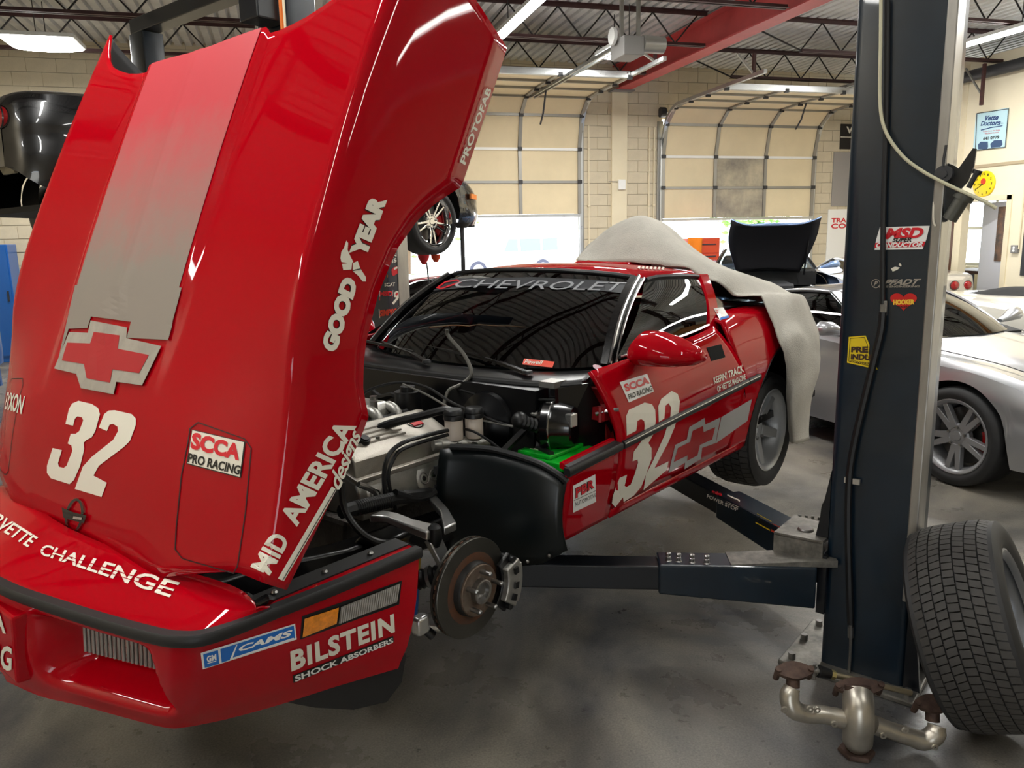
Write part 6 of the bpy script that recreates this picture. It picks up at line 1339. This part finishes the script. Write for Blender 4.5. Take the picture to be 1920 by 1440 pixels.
cb = MP(978, 1330, 0); q = MB(); q.lathe([(.0,.0),(.04,.0),(.052,.0),(.056,-.006),(.056,-.014),(.05,-.018),(0,-.018)], cb, (0,0,1), 6); q.build('outlet_flange', m_rs, mf, 30)
for a in (.3, 2.4, 4.5):
    p_ = cb+V((math.cos(a)*.044, math.sin(a)*.044, -.018)); q = MB(); q.cyl(p_, V((p_.x, p_.y, .0)), .007, 8); q.build('outlet_stud', m_rs, mf, 30)
for x, y in ((715,1105),(850,1190),(1125,1255),(1250,1225),(570,1110),(1415,1320),(755,1110)): q = MB(); q.lathe([(.004,.006),(.010,.006),(.011,0)], MP(x, y, -.028), -mn, 10); q.build('shield_tab', m_ss, mf)
# ---- tie rod lying on the manifold
rod = thing('tie_rod', 'steel inner tie rod with black ball joint resting on the exhaust manifold', 'tie rod', mp+mn*.14)
RP = lambda x, y, d=.10: MP(x, y, d)-mn*.14
q = MB(); q.cyl(RP(850,915), RP(1285,1018), .0095, 14); q.build('rod', mat('rod_tan', (156, 144, 118), .4, .7), rod, 40)
q = MB(); q.cyl(RP(765,895), RP(830,912), .021, 16, .016); q.build('joint_boot', m_hose, rod, 40)
q = MB(); q.cyl(RP(825,910), RP(855,918), .015, 6); q.build('hex_nut', mat('zinc_yellow', (190, 176, 120), .35, .8), rod, 20)
q = MB(); q.cyl(RP(690,888), RP(765,896), .008, 12); q.cyl(RP(700,889), RP(715,891), .012, 12); q.build('threaded_stud', m_steel, rod, 40)
q = MB(); q.cyl(RP(742,855), RP(742,940), .004, 8); q.lathe([(.02,-.002),(.02,.002)], RP(744,890), RP(1285,1018)-RP(850,915), 18); q.build('washer', m_steel, rod)
# ---- cloth cover heaped over the tail of the red car
m_cloth = mat('grey_cloth', (178, 174, 164), .9, var=.08, vs=5, bump=.5, bs=130, spec=.2)
CR = [ # rows of (px, py, plane, value) across the cloth
 [(1479,829,'Y',.93),(1488,832,'Y',.985),(1504,831,'Y',1.0),(1515,824,'Y',.94)],
 [(1476,775,'Y',.93),(1487,765,'Y',.985),(1505,762,'Y',1.0),(1521,752,'Y',.93)],
 [(1473,715,'Y',.93),(1490,705,'Y',.98),(1515,700,'Y',.99),(1539,686,'Y',.90)],
 [(1468,662,'Y',.93),(1484,650,'Y',.96),(1508,645,'Y',.96),(1536,660,'Y',.84)],
 [(1456,628,'Y',.90),(1475,615,'Y',.91),(1500,605,'Y',.88),(1526,622,'Y',.74)],
 [(1432,596,'X',-2.28),(1455,582,'X',-2.55),(1484,566,'X',-2.85),(1512,588,'X',-3.15)],
 [(1392,562,'X',-2.20),(1418,548,'X',-2.45),(1448,536,'X',-2.8),(1478,548,'X',-3.15)],
 [(1350,530,'X',-2.06),(1372,514,'X',-2.3),(1398,514,'X',-2.7),(1430,530,'X',-3.1)],
 [(1312,514,'X',-1.98),(1326,494,'X',-2.2),(1345,494,'X',-2.6),(1370,512,'X',-3.1)],
 [(1288,502,'X',-1.96),(1288,470,'X',-2.15),(1302,470,'X',-2.55),(1330,495,'X',-3.1)],
 [(1250,496,'X',-1.97),(1242,440,'X',-2.2),(1256,425,'X',-2.55),(1282,460,'X',-3.05)],
 [(1205,494,'X',-1.98),(1200,428,'X',-2.2),(1214,404,'X',-2.5),(1240,440,'X',-3.05)],
 [(1160,491,'X',-1.99),(1160,440,'X',-2.2),(1182,407,'X',-2.5),(1205,440,'X',-3.05)],
 [(1120,489,'X',-2.0),(1122,462,'X',-2.2),(1145,424,'X',-2.5),(1165,450,'X',-3.05)],
 [(1080,487,'X',-2.02),(1090,474,'X',-2.25),(1110,455,'X',-2.6),(1130,470,'X',-3.05)]]
pts = [[getattr(RC, k)(px, py, vv) for px, py, k, vv in r] for r in CR]
for r in pts:   # the far edge drops onto the tail
    e = r[-1]; r.append(V((e.x-.12, e.y*.96, max(1.16 if abs(e.y) < .7 else .8, e.z-.28))) if e.z > 1.2 else V((e.x-.10, e.y-.12, e.z-.04)))
fine = [smooth_path(r, 6) for r in pts]; fine = list(map(list, zip(*[smooth_path([r[j] for r in fine], 6) for j in range(len(fine[0]))])))
rng = random.Random(3)
from mathutils import noise as mnoise
for i, r in enumerate(fine):
    for j, p in enumerate(r):
        n_ = mnoise.noise(p*7.5)*.018+mnoise.noise(V((p.x*3, p.y*14, p.z*9)))*.014+mnoise.noise(p*22)*.004
        p = p+V((.3,.7,.5))*n_; zb_ = sinterp(p.x, zbelt)+.035; ys_ = side_y(p.x, min(p.z, zb_-.035))
        if 0 < p.y < ys_+.04 and p.z < zb_+.04: p = V((p.x, max(p.y, ys_+.04), p.z)) if p.z < zb_-.06 else V((p.x, p.y, zb_+.05))
        r[j] = p
for _ in range(3): fine = [[(r[j] if j in (0, len(r)-1) or i in (0, len(fine)-1) else r[j]*.4+(fine[i-1][j]+fine[i+1][j]+r[j-1]+r[j+1])*.15) for j in range(len(r))] for i, r in enumerate(fine)]
q = MB(); q.grid(fine); cv = q.build('car_cover', m_cloth, None, 80, solid=.006)
for v_ in cv.data.vertices: v_.co = RC.M@v_.co
tag(cv, 'grey cloth cover heaped over the roof and tail of the red car', 'car cover')
# ---- signs on the office wall
def panel(name, label, cat, x, y0, y1, z0, z1, m_, th=.015, group=None):
    t = thing(name, label, cat, (x, (y0+y1)/2, z0)); q = MB(); q.bx((-th, -(y1-y0)/2, 0), (0, (y1-y0)/2, z1-z0)); q.build('board', m_, t, 0); return t
t = panel('wall_poster', 'pale blue repair shop poster with two cars on the office wall', 'poster', XR-.002, 10.0, 10.60, 2.9, 3.49, mat('poster_blue', (188, 222, 232), .4))
SX = FlatSurf((XR-.018, 0, 0), (-1, 0, 0)); PM = Matrix.Translation(t.location); PZ = zp((1760,180), 3.79)
def pt(s_, quad, m_, bold=.0, shear=0.): return decal('poster_text', textmesh(s_, bold, shear, (1, 1)), quad, SX, m_, t, PM, .003)
m_navy = mat('navy_ink', (32, 64, 120), .5); decal('poster_border', P2(ring(PZ((270,122),(500,88),(476,366),(258,390)), 1.4)[0], 1), None, SX, m_dark, t, PM, .002)
pt('Vette', PZ((335,140),(428,130),(425,168),(330,176)), m_navy, .03, .35); pt('Doctors', PZ((300,180),(445,168),(440,208),(298,212)), m_navy, .03, .35); pt('Inc.', PZ((442,188),(462,186),(462,196),(442,198)), m_navy)
pt('If you have the Vette', PZ((318,248),(438,236),(437,248),(318,260)), m_printred); pt('We have the time!', PZ((328,262),(428,252),(427,262),(328,273)), m_printred); pt('641 0779', PZ((318,292),(432,280),(430,304),(316,314)), m_dark, .03)
decal('poster_rule', P2([PZ((300,240),(370,222),(455,208),(455,214),(370,228),(302,246))], 1), None, SX, m_navy, t, PM, .003)
for L in (PZ((280,345),(300,325),(350,325),(352,360),(345,378),(282,378)), PZ((368,340),(395,315),(450,312),(455,345),(440,362),(372,368))): decal('poster_car', P2([L], 1), None, SX, mat('poster_car_ink', (60, 84, 120), .5), t, PM, .003)
tk_ = thing('wall_clock', 'round yellow wall clock above the office door', 'clock', (XR-.002, 10.33, 2.352)); q = MB(); q.lathe([(0,.03),(.19,.03),(.205,.022),(.21,0)], (0,0,0), (-1,0,0), 40); q.build('face', mat('clock_yellow', (238, 206, 20), .4), tk_, 40)
for k in range(1, 13):
    a = R_(90-30*k); cx, cy = .16*math.cos(a), .16*math.sin(a)   # seen from -X: +Y is to the left
    tm_ = textmesh(str(k), .02, 0, (1, 1)); w_ = .024*len(str(k)); q = MB(); q.add([V((-.0315, -(cx+(x-.5)*w_), cy+(y-.5)*.04)) for x, y in tm_[0]], tm_[1]); q.build('numeral', m_printblack, tk_, 0)
q = MB(); q.lathe([(0,.001),(.05,.001)], (-.031,.0,.04), (-1,0,0), 24); q.build('clock_badge', mat('orange_red', (206, 60, 36), .4), tk_)
for a, l in ((R_(185),.10),(R_(210),.13)): q = MB(); q.beam((-.034,0,0), (-.034,-l*math.cos(a),l*math.sin(a)), .012, .006); q.build('clock_hand', m_printblack, tk_, 0)
# office doorway: frame, open leaf, bright window, bench
tf = thing('door_3', 'white office door standing open in its cream frame', None, (XR, (DRY[0]+DRY[1])/2, 0), kind='structure'); hw = (DRY[1]-DRY[0])/2
for y in (-hw-.03, hw+.03): q = MB(); q.bx((-.02,y-.045,0), (.14,y+.045,DRZ+.07)); q.build('door_frame', m_cream, tf, 0)
q = MB(); q.bx((-.02,-hw-.07,DRZ), (.14,hw+.07,DRZ+.08)); q.build('door_frame', m_cream, tf, 0)
q = MB(); a_ = R_(38); q.hexa([V((.1+math.sin(a_)*l, -hw+math.cos(a_)*l, z)) for z, ls in ((.01,(0,.84)),(DRZ-.01,(0,.84))) for l in ls for _ in (0,)] if 0 else [V((.13,-hw,.01)), V((.38,-hw+.80,.01)), V((.42,-hw+.79,.01)), V((.17,-hw,.01)), V((.13,-hw,2.06)), V((.38,-hw+.80,2.06)), V((.42,-hw+.79,2.06)), V((.17,-hw,2.06))]); lf = q.build('door_leaf', mat('pale_grey_door', (196, 198, 206), .5), tf, 0)
q = MB(); q.hexa([V((.135,-hw+.06,1.1)), V((.235,-hw+.38,1.1)), V((.24,-hw+.378,1.1)), V((.145,-hw+.058,1.1)), V((.135,-hw+.06,1.98)), V((.235,-hw+.38,1.98)), V((.24,-hw+.378,1.98)), V((.145,-hw+.058,1.98))]); q.build('door_poster', mat('dark_poster', (40, 30, 28), .4, c2=(120, 80, 50), vs=6), lf, 0)
tw_ = thing('window_1', 'bright office window seen through the open door', None, (XR+2.99, 12.3, .9), kind='structure'); q = MB(); q.bx((-.02,-1.3,0), (0,1.3,1.5)); q.build('window_pane', mat('daylit_pane', (240, 248, 255), .3, emit=3.2), tw_, 0)
for y in (-1.3,-.43,.43,1.3): q = MB(); q.bx((-.05,y-.03,0), (-.02,y+.03,1.5)); q.build('window_frame', m_white, tw_, 0)
for z in (0,.75,1.5): q = MB(); q.bx((-.05,-1.3,z-.03), (-.02,1.3,z+.03)); q.build('window_frame', m_white, tw_, 0)
tbn = thing('office_bench', 'dark bench with machines inside the office', 'bench', (XR+1.5, 11.4, 0)); q = MB(); q.bx((-.5,-.9,.82), (.5,.9,.88)); q.build('bench_top', m_brown, tbn, 0)
for x in (-.45,.45):
    for y in (-.85,.85): q = MB(); q.bx((x-.03,y-.03,0), (x+.03,y+.03,.82)); q.build('leg', m_dark, tbn, 0)
tcf = thing('coffee_machine', 'black coffee machine on the office bench', 'coffee machine', (XR+1.3, 11.2, .88)); q = MB(); q.bx((-.12,-.12,0), (.12,.12,.06)); q.bx((.04,-.12,.06), (.12,.12,.3)); q.bx((-.12,-.12,.24), (.04,.12,.34)); q.build('housing', m_black, tcf, 0, bevel=.01); q = MB(); q.cyl((-.04,0,.06), (-.04,0,.2), .07, 16); q.build('jug', m_dark, tcf, 30)
panel('wood_panel', 'brown wooden panel leaning by the office door', 'panel', XR-.003, 10.86, 11.5, .02, 2.0, mat('brown_wood', (86, 54, 36), .5, var=.25, vs=4, stretch=(1, 8, .6)))
t = panel('framed_picture', 'tall black framed picture with an orange figure on the office wall', 'picture', XR-.003, 11.0, 11.62, 2.62, 3.85, m_black); q = MB(); q.prism([V((-.02, .0+.2*math.cos(a), .75+.32*math.sin(a))) for a in [2*pi*k/18 for k in range(18)]], (.004,0,0)); q.build('figure', mat('orange_figure', (210, 130, 60), .5), t, 0)
tout = thing('wall_outlet', 'grey power outlet with conduit on the office wall', 'outlet', (XR-.002, 9.64, 1.25)); q = MB(); q.bx((-.05,-.06,0), (0,.06,.12)); q.build('box', m_grey, tout, 0, bevel=.008); q = MB(); q.cyl((-.02,-.06,.06), (-.02,-.06,1.4), .012, 8); q.build('conduit', m_cream, tout)
for z in (.035,.08): q = MB(); q.cyl((-.051,.0,z), (-.054,.0,z), .02, 12); q.build('socket', m_white, tout, 30)
panel('wall_banner', 'dark hanging banner at the edge of the office wall', 'banner', XR-.003, 9.1, 9.52, .9, 1.72, m_dark)
# angle bracket with perforated hanger on the right wall
tbk = thing('hanger_bracket', 'brown perforated steel hanger bracket by the office wall', 'bracket', (XR-.35, 10.2, 3.55)); q = MB(); q.bx((-.02,-.02,0), (.025,.02,.62)); q.build('hanger', m_joist, tbk, 0); q = MB(); q.beam((0,0,.15), (0,.35,.62), .03, .02); q.build('brace', m_dooredge, tbk, 0)
for k in range(7): q = MB(); q.cyl((-.021,0,.05+.08*k), (-.023,0,.05+.08*k), .008, 8); q.build('hole', m_printblack, tbk, 0)
# pipe along the top of the office wall
tpp = thing('duct_pipe', 'dark pipe with tan wrap running along the top of the office wall', 'pipe', (XR-.15, 9, 4.10)); q = MB(); q.cyl((0,-5,-.02), (0,2.8,-.02), .09, 16); q.build('pipe', m_dark, tpp); q = MB(); q.cyl((0,-5,-.02), (0,.3,-.02), .105, 16); q.build('wrap', mat('tan_wrap', (176, 120, 66), .7), tpp)
# boards on the back wall right of the second door
def wpanel(name, label, cat, x0, x1, z0, z1, m_): t = thing(name, label, cat, ((x0+x1)/2, YB-.014, z0)); q = MB(); q.bx((-(x1-x0)/2,-.015,0), ((x1-x0)/2,0,z1-z0)); q.build('board', m_, t, 0); return t
t = wpanel('menu_board', 'black letter board on the wall right of the soot-stained door', 'board', 10.77, 11.06, 3.25, 3.73, m_black); q = MB(); tm_ = textmesh('V', .03, 0, (1, 1)); q.add([V((-.02+.16*x, -.017, .30+.13*y)) for x, y in tm_[0]], tm_[1]); q.build('letter', m_print, t, 0); q = MB(); q.bx((-.14,-.017,.22), (.14,-.015,.235)); q.build('rule', m_print, t, 0)
wpanel('grey_board', 'plain grey board on the wall right of the soot-stained door', 'board', 10.64, 11.06, 2.14, 3.19, mat('board_grey', (150, 146, 142), .6))
t = wpanel('shop_banner', 'white banner with red letters below the grey board', 'banner', 10.58, 11.06, .9, 2.08, m_white)
for s_, z, h in (('TRA', .92, .09), ('CO', .80, .10)): q = MB(); tm_ = textmesh(s_, .03, 0, (1, 1)); q.add([V((-.16+.36*x, -.017, z+h*y)) for x, y in tm_[0]], tm_[1]); q.build('letters', m_printred, t, 0)
tth = thing('thermostat', 'small white thermostat on the pilaster between the garage doors', 'thermostat', (6.04, YB-.062, 2.48)); q = MB(); q.bx((-.07,-.05,0), (.07,0,.18)); q.build('housing', m_white, tth, 0, bevel=.008); q = MB(); q.tube([(-.07,-.02,.14),(-.25,-.01,.15)], .006, 6); q.build('wire', m_grey, tth)
for x in (5.42, 6.62, 6.72):
    t = thing('wall_conduit', 'slim cream conduit running up the wall between the garage doors', 'conduit', (x, YB-.03, 0), group='conduits between the garage doors'); q = MB(); q.cyl((0,0,0), (0,0,3.6), .014, 8); q.build('pipe', m_cream, t)
    for z in (1.2, 2.2, 3.2): q = MB(); q.box((0,-.002,z), (.05,.03,.03)); q.build('clip', m_cream, t, 0)
# ---- orange tool chest and rag near the second door
p0, p1 = onY(1290, 447, 13.02), onY(1350, 447, 13.02)
tt = thing('tool_chest', 'orange tool chest standing before the second garage door', 'tool chest', ((p0.x+p1.x)/2, 13.02, 0)); W2 = (p1.x-p0.x)/2; m_or = mat('tool_orange', (206, 66, 22), .4)
q = MB(); q.bx((-W2,0,.12), (W2,.40,p0.z)); q.build('cabinet', m_or, tt, 0, bevel=.01)
for k in range(6): q = MB(); z = .2+k*.22; q.bx((-W2+.03,-.02,z), (W2-.03,0,z+.19)); d_ = q.build('drawer', m_or, tt, 0, bevel=.006); q = MB(); q.bx((-W2+.1,-.04,z+.15), (W2-.1,-.02,z+.17)); q.build('drawer_handle', m_dark, d_, 0)
for x in (-W2+.06, W2-.06): q = MB(); q.cyl((x-.02,.1,.06), (x+.02,.1,.06), .06, 14); q.build('caster', m_rubber, tt)
rg_ = thing('orange_rag', 'bright orange rag hanging over the orange tool chest', 'rag', ((p0.x)+.06, 12.98, p0.z)); q = MB(); q.grid([[V((-.1+.3*u, -.03-.015*math.sin(9*u+f*3), .012-.62*f*(1-.25*u))) for u in lin_(0,1,8)] for f in lin_(0,1,8)]); q.build('rag', mat('rag_orange', (238, 130, 16), .8), rg_, 60, solid=.004)
p2 = onY(1374, 508, 13.02); tr_ = thing('tool_cart', 'low red tool cart before the second garage door', 'tool cart', (p2.x+.08, 13.02, 0)); q = MB(); q.bx((-.3,0,.1), (.3,.4,p2.z)); q.build('cabinet', m_printred, tr_, 0, bevel=.01); q = MB(); q.bx((-.32,-.02,p2.z), (.32,.42,p2.z+.03)); q.build('tray', m_dark, tr_, 0)
for x in (-.25,.25): q = MB(); q.cyl((x-.02,.2,.05), (x+.02,.2,.05), .05, 14); q.build('caster', m_rubber, tr_)
# ---- left edge: blue compressor tank and cabinet
pc = onZ(-62, 580, .95); tcp = thing('air_compressor', 'blue air compressor tank standing under the black car', 'compressor', (pc.x, pc.y, 0)); m_bu = mat('compressor_blue', (24, 92, 170), .35, coat=.4)
q = MB(); q.lathe([(0,.16),(.2,.19),(.29,.28),(.30,.4),(.30,1.15),(.29,1.26),(.2,1.34),(0,1.37)], (0,0,0), (0,0,1), 28); q.build('tank', m_bu, tcp)
for a in (0, 2.1, 4.2): q = MB(); q.box((.22*math.cos(a),.22*math.sin(a),.11), (.06,.06,.22)); q.build('leg', m_bu, tcp, 0)
q = MB(); q.bx((-.16,-.12,1.37), (.16,.12,1.6)); q.cyl((0,0,1.6), (0,0,1.7), .08, 12); q.build('pump', m_dark, tcp, 0, bevel=.02)
tcb = thing('blue_cabinet', 'blue steel cabinet against the back wall beyond the compressor', 'cabinet', (-3.98, 13.0, 0)); q = MB(); q.bx((-.15,0,0), (.15,.42,1.72)); q.build('cabinet', m_bu, tcb, 0, bevel=.01); q = MB(); q.bx((-.13,-.02,.1), (.13,0,1.66)); d_ = q.build('door', m_bu, tcb, 0); q = MB(); q.bx((.08,-.04,.9), (.1,-.02,1.05)); q.build('handle', m_dark, d_, 0)
# ---- support stand under the nose of the black car, and a funnel on a stand
pn = V((1.86, 7.12, 0)); q_ = CAMP+ray(866, 420)*7.75; ts_ = thing('support_stand', 'tall black support stand under the nose of the black car', 'support stand', (q_.x, q_.y, 0))
q = MB(); q.cyl((0,0,.02), (0,0,q_.z-.02), .022, 12); q.build('pole', m_dark, ts_); q = MB(); q.lathe([(0,.0),(.05,0),(.09,.05),(0,.05)][:4], (0,0,q_.z-.04), (0,0,1), 16); q.build('saddle', m_black, ts_)
for a in (0, pi/2, pi, 1.5*pi): q = MB(); q.beam((0,0,.18), (.25*math.cos(a),.25*math.sin(a),.012), .025, .02); q.build('foot', m_dark, ts_, 0)
q_ = CAMP+ray(800, 492)*8.2; tfn = thing('drain_funnel', 'red and orange drain funnel on a thin stand under the black car', 'funnel', (q_.x, q_.y, 0)); q = MB(); q.cyl((.09,0,.02), (0,0,q_.z), .008, 8); q.build('stand', m_dark, tfn)
q = MB(); q.lathe([(.02,-.02),(.06,.05),(.065,.09)], (-.03,0,q_.z), (0,0,1), 16); q.build('red_cup', m_printred, tfn); q = MB(); q.lathe([(.02,-.01),(.05,.04),(.052,.07)], (.1,0,q_.z+.01), (0,0,1), 16); q.build('orange_cup', mat('tool_orange', (206, 66, 22), .4), tfn)
q = MB(); q.lathe([(.0,.0),(.14,0),(.14,.02),(0,.03)], (.09,0,0), (0,0,1), 20); q.build('base', m_dark, tfn)
# ---- black cloth on the white car
pk = V((7.3, 6.3, 0)); q = MB(); q.grid([[V((pk.x-.5+1.1*u, pk.y-.35+.8*w, 1.0+.06*mnoise.noise(V((u*3, w*3, 1)))-.10*(2*u-1)**4-.08*(2*w-1)**4)) for u in lin_(0,1,14)] for w in lin_(0,1,10)]); o = q.build('black_cloth', mat('cloth_black', (20, 20, 22), .9), None, 60, solid=.01); tag(o, 'crumpled black cloth lying on the white sports car', 'cloth')
# ---- trees outside
def tree(label, x, y, h, r):
    t = thing('yard_tree', label, 'tree', (x, y, 0), group='trees outside the garage doors'); q = MB(); q.tube([(0,0,0),(.1,0,h*.35),(0,.1,h*.6)], [.16,.13,.08], 8); q.build('trunk', mat('bark', (96, 78, 60), .9), t)
    q = MB(); rg = random.Random(int(x*10))
    for k in range(900):
        a, b_, c_ = rg.gauss(0,.42), rg.gauss(0,.42), rg.gauss(0,.4); c = V((a*r, b_*r, h*.66+c_*r*.9)); d = V((rg.uniform(-1,1), rg.uniform(-1,1), rg.uniform(-1,1))).normalized(); u, w = frame_of(d); s_ = rg.uniform(.10,.22); q.add([c-u*s_, c+w*s_*.5, c+u*s_, c-w*s_*.5], [(0,1,2,3)])
    f = q.build('foliage', mat('leaf_green', (96, 150, 60), .6, c2=(130, 176, 84), vs=3), t, 0); f['kind'] = 'stuff'
tree('leafy green tree outside the garage door under the black car nose', 5.0, 33, 5.0, 2.4)
tree('leafy green tree outside the soot-stained garage door', 20.5, 31, 4.4, 1.9)
tree('leafy green tree in the yard far beyond the first garage door', -2.0, 44, 6.0, 2.6)
